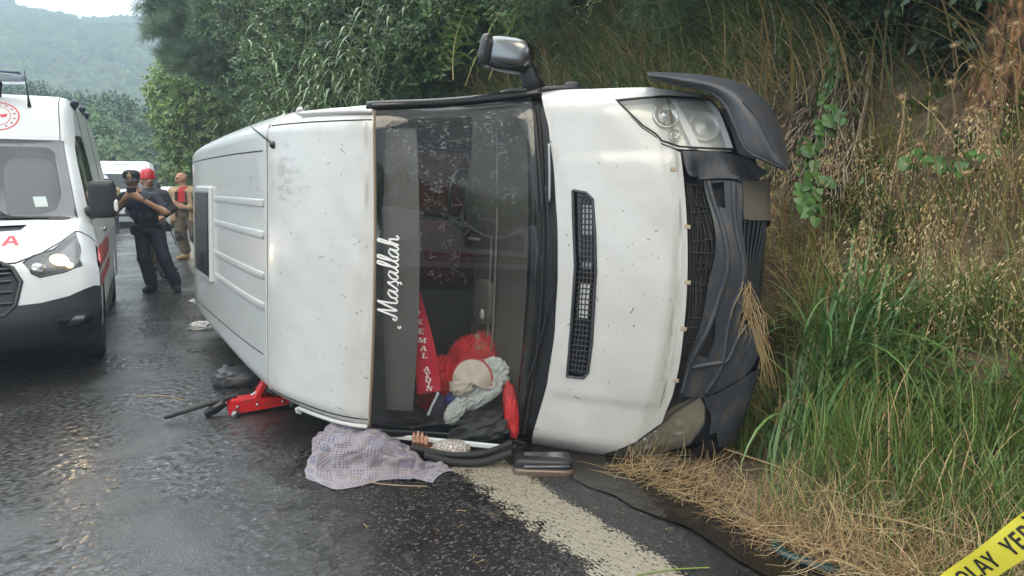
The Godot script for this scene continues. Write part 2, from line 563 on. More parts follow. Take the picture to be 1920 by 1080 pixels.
func build_ground() -> void:
	# asphalt: coarse chippings in dark binder, wet
	var road := StandardMaterial3D.new()
	road.albedo_texture = noise_tex(0.15, 1024, [0.0, Color(0.006, 0.006, 0.006), 0.60, Color(0.012, 0.011, 0.011), 0.80, Color(0.022, 0.020, 0.018), 0.92, Color(0.050, 0.045, 0.039), 0.98, Color(0.12, 0.112, 0.10), 1.0, Color(0.18, 0.172, 0.155)], FastNoiseLite.TYPE_CELLULAR, 1, 4, false, 4.0, FastNoiseLite.RETURN_CELL_VALUE)
	road.roughness = 1.0
	road.roughness_texture = noise_tex(0.004, 512, [0.25, grey(0.08), 0.5, grey(0.15), 0.8, grey(0.30)], FastNoiseLite.TYPE_SIMPLEX_SMOOTH, 5, 12)
	road.roughness_texture_channel = BaseMaterial3D.TEXTURE_CHANNEL_RED
	road.metallic_specular = 0.8
	road.normal_enabled = true
	road.normal_texture = noise_tex(0.15, 1024, [], FastNoiseLite.TYPE_CELLULAR, 1, 4, true, 5.0)
	road.normal_scale = 0.28
	road.detail_enabled = true
	road.detail_blend_mode = BaseMaterial3D.BLEND_MODE_MUL
	road.detail_uv_layer = BaseMaterial3D.DETAIL_UV_2
	road.detail_albedo = noise_tex(0.008, 512, [0.3, grey(0.55), 0.55, grey(0.95), 0.75, grey(1.0)], FastNoiseLite.TYPE_SIMPLEX_SMOOTH, 5, 21)
	tri_map(road, 0.62)
	road.uv2_triplanar = true
	road.uv2_world_triplanar = true
	road.uv2_scale = Vector3(0.11, 0.11, 0.11)
	M.road = road
	var g := Geo.new()
	# the road sheet follows the bend
	var na := 120
	for i in na + 1:
		var A := -14.0 + 110.0 * pow(float(i) / na, 1.5)
		for j in 13:
			var L := -5.2 + (2.95 + 5.2) * j / 12.0
			var p := at(L + bend(A), A, 0.0)
			p.y = 0.012 - 0.004 * abs(L)
			if j == 12: p.y = -0.06
			g.vert(p, Vector2(L, A))
	for i in na:
		for j in 12:
			var a := i * 13 + j
			g.quad(a, a + 1, a + 14, a + 13)
	struct("road", g.mesh(), road)
	# soil: one sheet out to the horizon, with the bank on the right and the falling ground on the left
	var soil := mat(1, 1, 1, 0.95)
	soil.albedo_texture = noise_tex(0.03, 512, [0.2, Color(0.06, 0.042, 0.026), 0.5, Color(0.115, 0.080, 0.046), 0.8, Color(0.18, 0.13, 0.075)], FastNoiseLite.TYPE_SIMPLEX_SMOOTH, 5, 8)
	soil.normal_enabled = true
	soil.normal_texture = noise_tex(0.03, 512, [], FastNoiseLite.TYPE_SIMPLEX_SMOOTH, 5, 8, true, 8.0)
	tri_map(soil, 0.7)
	M.soil = soil
	g = Geo.new()
	var bumps := FastNoiseLite.new(); bumps.seed = 2; bumps.frequency = 0.5
	var Ls := []
	var L := -330.0
	while L < 330.0:
		Ls.append(L)
		var st := 0.16 if L > 2.2 and L < 7.0 else (0.6 if L > -8 and L < 14 else max(1.0, abs(L) * 0.12))
		L += st
	var As := []
	var A := -60.0
	while A < 360.0:
		As.append(A)
		A += 0.22 if A > -1 and A < 12 else (1.0 if A > -12 and A < 45 else max(2.0, abs(A) * 0.08))
	for a in As:
		for l in Ls:
			var h := -0.10
			var d: float = l - 2.62 - bend(min(a, 60.0))
			if d > 0: h = bank(l - bend(min(a, 60.0)) + bend(a), a) if a < 60 else 1.5 * smoothstep(0.0, 6.0, d)
			if d > 0.05: h += bumps.get_noise_2d(l * 2, a * 2) * 0.07 * smoothstep(0.0, 0.6, d)
			if l < -5.6 + bend(min(a, 60.0)): h = -0.10 - 0.06 * min(60.0, -5.6 + bend(min(a, 60.0)) - l)
			g.vert(at(l, a, h), Vector2(l, a) * 0.2)
	var w := Ls.size()
	for i in As.size() - 1:
		for j in w - 1:
			g.quad(i * w + j, i * w + j + 1, (i + 1) * w + j + 1, (i + 1) * w + j)
	struct("ground", g.mesh(), soil)
	# worn white edge line, paint on the tops of the chippings, ragged on its left where bitumen bled over it
	var im := Image.create(160, 1024, false, Image.FORMAT_RGBA8)
	var n := FastNoiseLite.new(); n.seed = 44; n.frequency = 0.09; n.fractal_octaves = 3
	var n2 := FastNoiseLite.new(); n2.seed = 45; n2.frequency = 0.016; n2.fractal_octaves = 4
	for y in 1024:
		for x in 160:
			var e: float = min((x - 14.0) / 26.0 + n2.get_noise_2d(x, y) * 2.4 - 0.1, (150.0 - x) / 12.0 + n2.get_noise_2d(x + 400, y) * 1.4)
			var grain := n.get_noise_2d(x * 1.6, y * 0.9)
			var on: float = smoothstep(-0.15, 0.15, e * 0.5 + grain * 1.2 - 0.05)
			var pit: float = smoothstep(-0.62, -0.3, grain + n2.get_noise_2d(x * 3, y * 3) * 0.35)
			var k: float = lerp(0.32, 0.66, pit) * (0.92 + 0.1 * n2.get_noise_2d(x * 5 + 90, y * 5))
			im.set_pixel(x, y, Color(k * 0.95, k * 0.90, k * 0.80, 1.0 if on > 0.5 and pit > 0.2 else 0.0))
	var pm := mat(1, 1, 1, 0.42)
	pm.albedo_texture = ImageTexture.create_from_image(im)
	pm.transparency = BaseMaterial3D.TRANSPARENCY_ALPHA_SCISSOR
	pm.alpha_scissor_threshold = 0.5
	pm.normal_enabled = true
	pm.normal_texture = noise_tex(0.06, 512, [], FastNoiseLite.TYPE_CELLULAR, 2, 4, true, 5.0)
	g = Geo.new()
	for i in 61:
		var a := -8.0 + 44.0 * i / 60.0
		for j in 2:
			var p := at(1.73 + 0.36 * j + bend(a), a)
			p.y = 0.0085 if j == 0 else 0.0078
			g.vert(p, Vector2(j, a / 2.6))
	for i in 60:
		g.quad(i * 2, i * 2 + 1, i * 2 + 3, i * 2 + 2)
	struct("road_edge_line", g.mesh(), pm)
	# a strip of fresh bitumen left of the line, its edges ragged
	im = Image.create(256, 1024, false, Image.FORMAT_RGBA8)
	var cn := FastNoiseLite.new(); cn.seed = 61; cn.noise_type = FastNoiseLite.TYPE_CELLULAR; cn.frequency = 0.34; cn.fractal_type = FastNoiseLite.FRACTAL_NONE; cn.cellular_return_type = FastNoiseLite.RETURN_CELL_VALUE
	for y in 1024:
		for x in 256:
			var e: float = min(x / 60.0, (256.0 - x) / 34.0) * 0.9 - 0.7 + n2.get_noise_2d(x * 1.2, y * 0.7 + 300) * 2.2 + n.get_noise_2d(x, y) * 0.9
			e = min(e, min(y / 120.0, (1024.0 - y) / 120.0) - 0.3 + n.get_noise_2d(x, y + 77))
			var v := cn.get_noise_2d(x, y * 1.15)
			var k: float = 0.07 + 0.05 * n2.get_noise_2d(x * 4, y * 4)
			if v > 0.62: k = lerpf(0.12, 0.40, (v - 0.55) / 0.45)
			im.set_pixel(x, y, Color(k, k * 0.97, k * 0.93, 1.0 if e > 0.0 else 0.0))
	var tm := mat(1, 1, 1, 0.22)
	tm.albedo_texture = ImageTexture.create_from_image(im)
	tm.transparency = BaseMaterial3D.TRANSPARENCY_ALPHA_SCISSOR
	tm.alpha_scissor_threshold = 0.5
	tm.normal_enabled = true
	tm.normal_texture = road.normal_texture
	tm.normal_scale = 0.4
	tm.uv1_scale = Vector3(1, 1, 1)
	g = Geo.new()
	for i in 21:
		for j in 4:
			var L2 := 0.78 + 1.06 * j / 3.0
			var p := at(L2, 1.0 + 3.2 * i / 20.0)
			p.y = 0.012 - 0.004 * L2 + 0.0018
			g.vert(p, Vector2(j / 3.0, i / 20.0))
	for i in 20:
		for j in 3: g.quad(i * 4 + j, i * 4 + j + 1, i * 4 + j + 5, i * 4 + j + 4)
	struct("bitumen_strip", g.mesh(), tm)
	# a film of rain lying in streaks between the chippings
	im = Image.create(512, 1024, false, Image.FORMAT_RGBA8)
	var sn := FastNoiseLite.new(); sn.seed = 82; sn.frequency = 0.010; sn.fractal_octaves = 4
	var fn := FastNoiseLite.new(); fn.seed = 83; fn.frequency = 0.21; fn.fractal_octaves = 2
	for y in 1024:
		for x in 512:
			var a: float = smoothstep(-0.30, 0.35, sn.get_noise_2d(x * 1.3, y * 0.55) + 0.15) * smoothstep(-0.30, 0.22, fn.get_noise_2d(x, y * 1.2))
			a *= clampf(min(x / 40.0, (512.0 - x) / 40.0), 0, 1)
			im.set_pixel(x, y, Color(0.19, 0.18, 0.18, a * 0.85))
	var fm := mat(1, 1, 1, 0.2)
	fm.albedo_texture = ImageTexture.create_from_image(im)
	fm.transparency = BaseMaterial3D.TRANSPARENCY_ALPHA
	fm.metallic_specular = 0.75
	fm.normal_enabled = true
	fm.normal_texture = noise_tex(0.16, 512, [], FastNoiseLite.TYPE_SIMPLEX_SMOOTH, 3, 84, true, 2.5)
	fm.normal_scale = 0.22
	g = Geo.new()
	for i in 81:
		var a := 1.2 + 30.0 * pow(i / 80.0, 1.4)
		for j in 9:
			var L2 := -3.6 + 5.9 * j / 8.0
			var p := at(L2 + bend(a), a)
			p.y = 0.012 - 0.004 * abs(L2 + 0.0) + 0.0009
			g.vert(p, Vector2((L2 + 3.6) / 5.9, a / 9.0))
	for i in 80:
		for j in 8: g.quad(i * 9 + j, i * 9 + j + 1, i * 9 + j + 10, i * 9 + j + 9)
	struct("water", g.mesh(), fm)
	# standing water along the verge
	g = Geo.new()
	var wob := FastNoiseLite.new(); wob.seed = 6; wob.frequency = 0.9
	for i in 61:
		var a := -3.0 + 9.0 * i / 60.0
		var lo := 2.34 + 0.10 * wob.get_noise_1d(a * 1.7) - 0.10 * smoothstep(2.2, 3.6, a)
		for j in 4:
			var p := at(lerp(lo, 2.80, j / 3.0), a, 0.0095)
			g.vert(p, Vector2(j, a))
	for i in 60:
		for j in 3:
			g.quad(i * 4 + j, i * 4 + j + 1, i * 4 + j + 5, i * 4 + j + 4)
	var wm := mat(0.018, 0.014, 0.010, 0.07)
	wm.metallic_specular = 0.5
	wm.normal_enabled = true
	wm.normal_texture = noise_tex(0.02, 256, [], FastNoiseLite.TYPE_SIMPLEX_SMOOTH, 3, 18, true, 1.5)
	tri_map(wm, 1.4)
	M.puddle = wm
	struct("water", g.mesh(), wm)

# ---------------------------------------------------------------- the overturned van
# side profile: rearward distance, height, half width, sweep-back of the sides, edge rounding
const VT := [[0.60, 0.40, 0.95, -0.05, 0.02], [-0.06, 0.47, 0.98, 0.10, 0.05], [-0.245, 0.575, 1.02, 0.22, 0.08], [-0.175, 0.72, 1.05, 0.24, 0.08],
	[0.0, 0.95, 1.075, 0.20, 0.08], [0.075, 1.07, 1.085, 0.17, 0.10], [0.30, 1.30, 1.075, 0.14, 0.11], [0.53, 1.48, 1.07, 0.14, 0.11],
	[0.60, 1.575, 1.045, 0.15, 0.07], [0.735, 2.00, 0.965, 0.10, 0.06], [0.86, 2.395, 0.915, 0.06, 0.06], [0.98, 2.54, 0.905, 0.05, 0.10],
	[1.30, 2.67, 0.905, 0.03, 0.12], [1.78, 2.765, 0.905, 0.0, 0.12], [3.6, 2.78, 0.89, 0.0, 0.12], [5.22, 2.75, 0.85, 0.0, 0.12], [5.36, 2.64, 0.83, -0.05, 0.08]]
var van: Node3D
var VX: Transform3D

func vp(t: float, s: float) -> Vector3:
	var p := body(VT, t, s, 0.012)
	if t < 3.97:      # the crushed nose
		var k: float = smoothstep(3.97, 3.6, t) * (1.0 - smoothstep(0.58, 0.70, s)) * (1.0 - 0.7 * smoothstep(0.70, 0.78, -s))
		p += Vector3(0.010 * sin(t * 5.0 + s * 9.0), 0.016 * sin(s * 7.0 + 1.0) * cos(t * 3.0), 0.018 * sin(s * 5.3 + t * 2.1) + 0.012 * sin(s * 13.0 - t * 4.0) - 0.02) * k
	elif t > 4.3 and t < 7.0 or t > 10.3 and t < 12.95:      # shallow dents in the panels
		p.z += 0.0035 * sin(s * 9.0 + t * 3.1) * sin(t * 4.3 - s * 5.0) + 0.0016 * sin(s * 21.0 - t * 7.0)
	return p

# the flank on side sg: t along the roof and bonnet edge, w the height
func flank(t: float, w: float, sg: float) -> Vector3:
	var e := body(VT, t, sg)
	var half: float = abs(e.x)
	var x: float
	if w > 1.1:
		x = lerp(1.085, half, clamp((w - 1.1) / max(0.05, e.y - 1.1), 0.0, 1.0))
	else:
		x = lerp(1.05, 1.085, clamp((w - 0.42) / 0.68, 0.0, 1.0))
	if e.y < 1.1: x = max(half, x)
	return Vector3(x * sg, min(w, e.y), e.z)

func van_part(called: String, poly: Array, m: Material, off := 0.0, holes := [], da := 0.12, db := 0.05, parent: Node = null) -> MeshInstance3D:
	return put(called, region(vp, poly, da, db, off, holes).mesh(), m, van if parent == null else parent)

func on_van(t: float, s: float, off := 0.0) -> Vector3:
	var p := vp(t, s)
	var n := (vp(t, s + 0.01) - vp(t, s - 0.01)).cross(vp(t + 0.02, s) - vp(t - 0.02, s)).normalized()
	return p + n * off

func build_van() -> void:
	var th := deg_to_rad(31.0); var r := deg_to_rad(2.6)
	var c := cos(th); var s := sin(th)
	var bx := Vector3(c * sin(r), cos(r), -s * sin(r))
	var by := Vector3(-c * cos(r), sin(r), s * cos(r))
	var bz := Vector3(s, 0, c)
	var b := Basis(bx, by, bz)
	VX = Transform3D(b, Vector3(0.9486, 1.043, -3.88) - by * 0.95)
	van = thing("overturned_van", "dented white van lying on its side across the road edge", "van", VX)
	M.white.uv1_scale = Vector3(0.25, 0.5, 1)
	M.roofwhite.uv1_scale = Vector3(0.3, 0.45, 1)
	M.plastic.uv1_scale = Vector3(0.6, 0.9, 1)
	# bonnet with both wings, cut out round the headlights
	van_part("bonnet", pts("7.30,0.97 7.02,0.79 6.95,0.53 6.90,0.28 6.86,0 6.85,-0.28 6.88,-0.58 7.0,-0.85 7.1,-1 3.7,-1 3.62,-0.95 5.2,-0.965 5.5,-0.955 5.10,-0.865 4.53,-0.795 4.04,-0.745 3.95,-0.59 3.94,-0.43 3.97,-0.17 4.0,0.15 4.05,0.37 4.12,0.67 4.87,0.70 5.27,0.78 5.50,0.86 5.70,0.93 4.32,0.962 3.38,0.98 3.35,1 7.3,1"), M.white, 0.0, [PackedVector2Array(pts("6.58,0.455 6.31,0.445 6.20,0.42 6.15,0.24 6.12,0.05 6.09,-0.32 6.09,-0.49 6.16,-0.515 6.48,-0.52 6.50,-0.27 6.50,0.07 6.54,0.29"))], 0.1, 0.04)
	# air vent panel set into the bonnet, with its frame and slats
	var vent := van_part("bonnet_vent", pts("6.60,0.465 6.30,0.455 6.18,0.425 6.13,0.24 6.10,0.05 6.07,-0.32 6.07,-0.50 6.16,-0.53 6.50,-0.53 6.52,-0.27 6.52,0.07 6.56,0.29"), M.gloss_black, -0.022)
	var ol := pts("6.57,0.46 6.31,0.45 6.19,0.42 6.14,0.24 6.11,0.05 6.08,-0.32 6.08,-0.49 6.15,-0.52 6.48,-0.525 6.51,-0.27 6.51,0.07 6.55,0.29 6.57,0.46")
	var g := Geo.new(); var path := []
	for q in ol: path.append(on_van(q.x, q.y, 0.002))
	g.tube(path, [0.009], 6)
	put("vent_frame", g.mesh(), M.plastic, vent)
	for k in 34:
		var sv := 0.43 - k * 0.0278
		g = Geo.new()
		var tl := 6.16 - 0.05 * (0.4 - sv) * 0.8 + 0.02
		g.tube([on_van(tl, sv, -0.012), on_van(6.47, sv, -0.012)], [0.0042], 5)
		put("slat", g.mesh(), M.plastic, vent)
	for k in 4:
		g = Geo.new(); path = []
		for j in 12: path.append(on_van(6.20 + k * 0.075, 0.42 - 0.92 * j / 11.0, -0.010))
		g.tube(path, [0.0038], 5)
		put("slat", g.mesh(), M.plastic, vent)
	# grey mesh cells that show pale behind part of the vent
	for seg in [[0.39, 0.24], [0.10, 0.06], [-0.02, -0.20]]:
		van_part("vent_screen", rect(6.22, 6.40, seg[1], seg[0]), M.lamp_off if seg[0] < 0 else M.steel, -0.019, [], 0.1, 0.05, vent)
	# scuttle below the windscreen
	van_part("scuttle", rect(6.7, 7.95, -0.985, 0.985), M.black, -0.035)
	for sg in [-1.0, 1.0]:
		g = Geo.new(); path = []
		for j in 14: path.append(on_van(7.42 + 0.12 * abs(j / 13.0 - 0.5), lerp(-0.93, 0.93, j / 13.0), -0.022 + 0.004 * sg))
		g.tube(path, [0.014], 6)
		put("scuttle_seal", g.mesh(), M.rubber, van)
		break
	# windscreen: glass, its black printed border, the sealing strip at the top
	var inner := PackedVector2Array(pts("9.88,0.87 9.79,0.893 9.32,0.905 8.30,0.89 8.12,0.85 8.00,0.74 7.90,0.54 7.86,0.29 7.83,-0.00 7.82,-0.36 7.85,-0.67 8.10,-0.90 8.44,-0.925 9.72,-0.885 9.80,-0.85 9.91,-0.27 9.93,0.36"))
	van_part("windscreen_border", rect(7.66, 10.04, -1.0, 1.0), M.gloss_black, -0.003, [inner], 0.1, 0.05)
	var ws := van_part("windscreen", rect(7.70, 10.02, -0.965, 0.965), M.glass, 0.003, [], 0.1, 0.06)
	# a smear of rain and dust, thicker near the upper side
	var film := mat(0.55, 0.58, 0.60, 0.55)
	var im := Image.create(512, 512, false, Image.FORMAT_RGBA8)
	var n := FastNoiseLite.new(); n.seed = 71; n.frequency = 0.10; n.fractal_octaves = 4
	var n2 := FastNoiseLite.new(); n2.seed = 72; n2.frequency = 0.012; n2.fractal_octaves = 3
	for y in 512:
		for x in 512:
			# x runs from the base of the glass to its top, y from the lower side to the upper one
			var up := y / 511.0
			var grain := n.get_noise_2d(x * 0.55, y * 2.4)
			var a: float = smoothstep(0.22, 0.45, grain + 0.30 * (up - 0.7) + 0.35 * n2.get_noise_2d(x, y * 2))
			a *= 0.05 + 0.75 * smoothstep(0.50, 0.95, up)
			a = max(a, 0.40 * smoothstep(0.86, 0.99, up + 0.12 * n2.get_noise_2d(x, y) - 0.22 * x / 511.0))
			im.set_pixel(x, y, Color(0.62, 0.65, 0.66, clamp(a * 0.32 * (0.3 + 1.4 * smoothstep(-0.3, 0.4, n2.get_noise_2d(x * 2 + 200, y * 2))) + 0.012, 0, 1)))
	film.albedo_texture = ImageTexture.create_from_image(im)
	film.albedo_color = Color.WHITE
	film.transparency = BaseMaterial3D.TRANSPARENCY_ALPHA
	film.uv1_scale = Vector3(1 / 2.32, 1 / 1.93, 1)
	film.uv1_offset = Vector3(-7.70 / 2.32, 0.5, 0)
	film.texture_repeat = false
	van_part("rain_film", rect(7.82, 9.93, -0.91, 0.91), film, 0.0055, [], 0.2, 0.08, ws)
	g = Geo.new(); path = []
	for j in 20: path.append(on_van(10.065, lerp(-0.96, 0.96, j / 19.0), 0.0))
	g.tube(path, [0.008], 6)
	put("windscreen_seal", g.mesh(), mat(0.22, 0.16, 0.11, 0.8), van)
	for e in [[1.0, 0.985], [-1.0, 0.985]]:
		g = Geo.new(); path = []
		for j in 16: path.append(on_van(lerp(7.3, 10.3, j / 15.0), e[0] * e[1], 0.010))
		g.tube(path, [0.026], 8, Color.WHITE, 0.7)
		put("windscreen_pillar", g.mesh(), M.gloss_black, van)
	# roof: the raised front cap and the long flat part behind it
	van_part("roof_cap", rect(10.09, 13.0, -1, 1), M.white, 0.0, [], 0.1, 0.04)
	van_part("roof", rect(13.02, 16.0, -1, 1), M.roofwhite, 0.0, [], 0.1, 0.04)
	van_part("roof_lining", rect(10.0, 16.0, -1, 1), M.inner, -0.035, [], 0.25, 0.1)
	g = Geo.new(); path = []
	for j in 24: path.append(on_van(13.01, lerp(-0.995, 0.995, j / 23.0), 0.002))
	g.tube(path, [0.009], 6)
	put("roof_joint", g.mesh(), M.white, van)
	for sv in [[0.375, 0.395], [0.155, 0.17], [-0.135, -0.115], [-0.35, -0.335]]:
		g = Geo.new()
		var mid: float = (sv[0] + sv[1]) / 2
		for j in 11:
			var t := 13.05 + 1.0 * j / 10.0
			for q in [[0.028, 0.0005], [0.020, 0.010], [-0.020, 0.010], [-0.028, 0.0005]]:
				g.vert(on_van(t, mid + q[0], q[1]), Vector2(t, q[0] + mid))
		for j in 10:
			for q in 3: g.quad(j * 4 + q, j * 4 + 4 + q, j * 4 + 5 + q, j * 4 + 1 + q)
		g.quad(0, 1, 2, 3)
		put("roof_rib", g.mesh(), M.roofwhite, van)
	for e in [[0.745, 0.80], [-0.69, -0.82]]:
		g = Geo.new()
		for j in 13:
			var t := 13.06 + 2.2 * j / 12.0
			var sv: float = lerp(e[0], e[1], j / 12.0)
			g.vert(on_van(t, sv - 0.005, 0.0015)); g.vert(on_van(t, sv + 0.005, 0.0015))
		for j in 12: g.quad(j * 2, j * 2 + 2, j * 2 + 3, j * 2 + 1)
		put("roof_seam", g.mesh(), M.inner, van)
	# roof hatch: white frame and dark pane
	var hb := Transform3D(Basis.IDENTITY, Vector3(0.03, 2.775, -4.2))
	g = Geo.new(); g.box(Vector3(0.84, 0.07, 0.85), hb, 0.02)
	var hatch := put("roof_hatch", g.mesh(), M.roofwhite, van)
	g = Geo.new(); g.box(Vector3(0.76, 0.05, 0.76), hb.translated(Vector3(0, 0.022, 0)), 0.03)
	put("pane", g.mesh(), M.gloss_black, hatch)
	# smears of mud and leaf sap on the paint
	im = Image.create(256, 256, false, Image.FORMAT_RGBA8)
	for y in 256:
		for x in 256:
			var d: float = Vector2((x - 128.0) / 128.0, (y - 128.0) / 128.0).length()
			var a: float = smoothstep(-0.1, 0.8, 0.25 * n.get_noise_2d(x * 0.2, y * 0.3) + 0.9 * n2.get_noise_2d(x * 1.1, y * 2.4) + 0.5 - d * 0.8)
			im.set_pixel(x, y, Color(0.47, 0.42, 0.34, a * 0.17))
	for sm in [[11.9, 12.95, 0.25, 0.86], [4.12, 4.7, -0.72, 0.1]]:
		var mm := mat(1, 1, 1, 0.7)
		mm.albedo_texture = ImageTexture.create_from_image(im)
		mm.transparency = BaseMaterial3D.TRANSPARENCY_ALPHA
		mm.texture_repeat = false
		mm.uv1_scale = Vector3(1.0 / (sm[1] - sm[0]), 1.0 / (sm[3] - sm[2]), 1)
		mm.uv1_offset = Vector3(-sm[0] / (sm[1] - sm[0]), -sm[2] / (sm[3] - sm[2]), 0)
		van_part("mud_smear", rect(sm[0], sm[1], sm[2], sm[3]), mm, 0.0025, [], 0.15, 0.06)
	# rain gutters with their turned-out front lips
	for sg in [-1.0, 1.0]:
		g = Geo.new(); path = []
		for j in 16: path.append(on_van(lerp(10.12, 12.25, j / 15.0), sg * lerp(0.945, 0.955, j / 15.0), 0.014))
		var last: Vector3 = path[-1]
		path.append(last + Vector3(sg * 0.008, 0.012, -0.012)); path.append(last + Vector3(sg * 0.022, 0.010, -0.008)); path.append(last + Vector3(sg * 0.032, -0.015, -0.004))
		g.tube(path, [0.013], 8)
		put("rain_gutter", g.mesh(), M.white, van)
		g = Geo.new(); path = []
		for j in 18: path.append(on_van(lerp(10.12, 12.9, j / 17.0), sg * 0.905, 0.0))
		g.tube(path, [0.0035], 5)
		put("gutter_seam", g.mesh(), M.inner, van)
	# flanks with their window openings
	for sg in [-1.0, 1.0]:
		var fl := func(t: float, w: float) -> Vector3: return flank(t, w, sg)
		var top := []
		for j in 41:
			var t := lerpf(3.4, 16.0, j / 40.0)
			top.append(Vector2(t, body(VT, t, sg).y))
		var poly := top.duplicate()
		poly.append(Vector2(16.0, 0.42)); poly.append(Vector2(3.4, 0.42))
		var door_win := PackedVector2Array(pts("7.9,1.50 9.3,2.05 9.9,2.28 12.3,2.28 13.0,2.25 13.0,1.50"))
		var holes := [door_win, PackedVector2Array(pts("13.15,1.5 13.15,2.28 14.0,2.28 14.0,1.5")), PackedVector2Array(pts("14.08,1.5 14.08,2.28 14.9,2.28 14.9,1.5"))]
		var side := put("flank", region(fl, poly, 0.35, 0.12, 0.0, holes, sg > 0).mesh(), M.white, van)
		var hi := 0
		for hole in holes:
			put("door_window" if hi == 0 else "side_window", region(fl, Array(hole), 0.3, 0.15, -0.004, [], sg > 0).mesh(), M.dark_glass if hi > 0 else pane(0.01, 0.012, 0.012, 0.35, 0.04), side)
			hi += 1
		# black sill and wheel-arch trim
		put("sill_trim", region(fl, rect(5.6, 15.6, 0.44, 0.60), 0.4, 0.08, 0.012, [], sg > 0).mesh(), M.plastic, side)
	# underside, rear end and wheels
	g = Geo.new(); g.box(Vector3(2.0, 0.10, 5.0), Transform3D(Basis.IDENTITY, Vector3(0, 0.42, -2.75)), 0.03)
	put("underside", g.mesh(), M.inner, van)
	g = Geo.new()
	g.sheet(func(a: float, bb: float) -> Vector3:
		var w: float = lerp(0.42, 2.66, a)
		var half: float = lerp(1.05, 0.84, smoothstep(0.3, 1.0, a))
		return Vector3(lerp(-half, half, bb), w, -5.37 - 0.04 * sin(PI * bb)), 10, 8)
	put("rear_doors", g.mesh(), M.roofwhite, van)
	for wz in [-0.98, -4.35]:
		for sg in [-1.0, 1.0]:
			var xf := Transform3D(Basis(Vector3(0, 0, 1), -PI / 2 * sg), Vector3(0.83 * sg, 0.36, wz))
			g = Geo.new()
			g.lathe([Vector2(0.22, -0.11), Vector2(0.33, -0.115), Vector2(0.358, -0.08), Vector2(0.362, 0.0), Vector2(0.358, 0.08), Vector2(0.33, 0.115), Vector2(0.22, 0.11)], 32, xf)
			var wh := put("wheel", g.mesh(), M.rubber, van)
			g = Geo.new()
			g.lathe([Vector2(0.0, 0.03), Vector2(0.06, 0.035), Vector2(0.07, 0.06), Vector2(0.19, 0.05), Vector2(0.215, 0.095), Vector2(0.225, 0.10)], 24, xf)
			put("rim", g.mesh(), M.steel, wh)
	# ---- nose: black inner panel, radiator, grille slats, torn bumper
	van_part("nose_panel", pts("1.0,-0.97 4.6,-0.97 5.9,-0.99 6.8,-0.95 6.8,0.95 5.9,0.99 4.6,0.97 1.0,0.93"), M.rubber, -0.050, [], 0.2, 0.1)
	for k in 9:
		g = Geo.new(); path = []
		var t := 3.95 - k * 0.055
		var lo: float = lerp(-0.60, 0.16, pow(k / 8.0, 0.8))
		for j in 14: path.append(on_van(t + 0.012 * sin(j * 0.9 + k), lerp(0.53, lo, j / 13.0) + (0.10 if k == 4 and j > 9 else 0.0), -0.030 - 0.008 * sin(j * 1.1 + k * 2.0)))
		g.tube(path, [0.0065], 5, Color.WHITE, 1.0)
		put("grille_slat", g.mesh(), M.rubber, van)
	for k in 22:
		g = Geo.new()
		var sv := 0.52 - k * 0.049
		var tl: float = 3.50 + max(0.0, 0.2 - sv) * 0.40
		if tl > 3.9 or k in [5, 12, 13]: continue
		g.tube([on_van(tl, sv + 0.02 * sin(k * 2.3), -0.026 - 0.01 * sin(k * 1.7)), on_van(3.97, sv - 0.006, -0.026)], [0.004], 5)
		put("grille_slat", g.mesh(), M.rubber, van)
	van_part("upper_crossbar", pts("4.07,0.675 3.33,0.69 2.63,0.67 2.05,0.62 2.5,0.57 2.91,0.54 3.49,0.55 3.95,0.55"), M.plastic, 0.012)
	van_part("crossbar_lip", pts("4.00,0.575 2.95,0.56 2.95,0.545 3.95,0.55"), M.plastic, 0.030)
	var bp := van_part("bumper_plate", pts("3.53,0.545 2.87,0.535 2.93,0.33 2.75,-0.16 2.1,-0.22 2.05,-0.36 2.31,-0.46 3.22,-0.59 3.81,-0.60 3.78,-0.43 3.61,-0.06 3.51,0.19 3.50,0.38"), M.plastic, 0.006, [PackedVector2Array(pts("3.42,0.525 3.20,0.53 3.21,0.40 3.36,0.40")), PackedVector2Array(pts("3.36,-0.13 3.27,-0.28 3.32,-0.38 3.50,-0.37 3.42,-0.22"))], 0.08, 0.04)
	for rp in ["3.45,0.54 3.36,0.30 3.32,0.10 3.38,-0.10 3.55,-0.30 3.72,-0.58", "3.05,0.53 3.08,0.30 3.0,0.05 3.03,-0.15 3.05,-0.42 3.2,-0.57", "2.6,-0.2 2.9,-0.36 3.2,-0.40 3.55,-0.44"]:
		g = Geo.new(); path = []
		for q in smooth(pts(rp), 5): path.append(on_van(q.x, q.y, 0.006))
		g.tube(path, [0.016], 8, Color.WHITE, 0.8)
		put("bumper_fold", g.mesh(), M.plastic, bp)
	# lower air intake with slats, dirty splash tray torn loose on the upper side
	for k in 8:
		g = Geo.new(); path = []
		for j in 10: path.append(on_van(2.85 - k * 0.12, lerp(0.40, -0.17, j / 9.0), -0.015))
		g.tube(path, [0.008], 5)
		put("intake_slat", g.mesh(), M.black, van)
	van_part("intake_backing", rect(1.2, 2.95, -0.30, 0.46), M.black, -0.040)
	van_part("splash_tray", pts("2.87,0.545 1.9,0.60 1.2,0.58 1.05,0.40 1.4,0.33 2.89,0.37"), mat(0.085, 0.070, 0.050, 0.75), 0.012)
	van_part("bumper_skirt", pts("2.0,0.42 1.5,0.38 0.9,0.30 0.9,-0.30 2.0,-0.24 2.05,0.1"), M.black, -0.01)
	van_part("bumper_corner", pts("3.22,-0.59 2.3,-0.46 1.85,-0.42 1.60,-0.66 1.9,-0.88 2.5,-0.90 2.75,-0.80 3.0,-0.82 3.06,-0.70 3.15,-0.65"), M.plastic, 0.018, [], 0.08, 0.04)
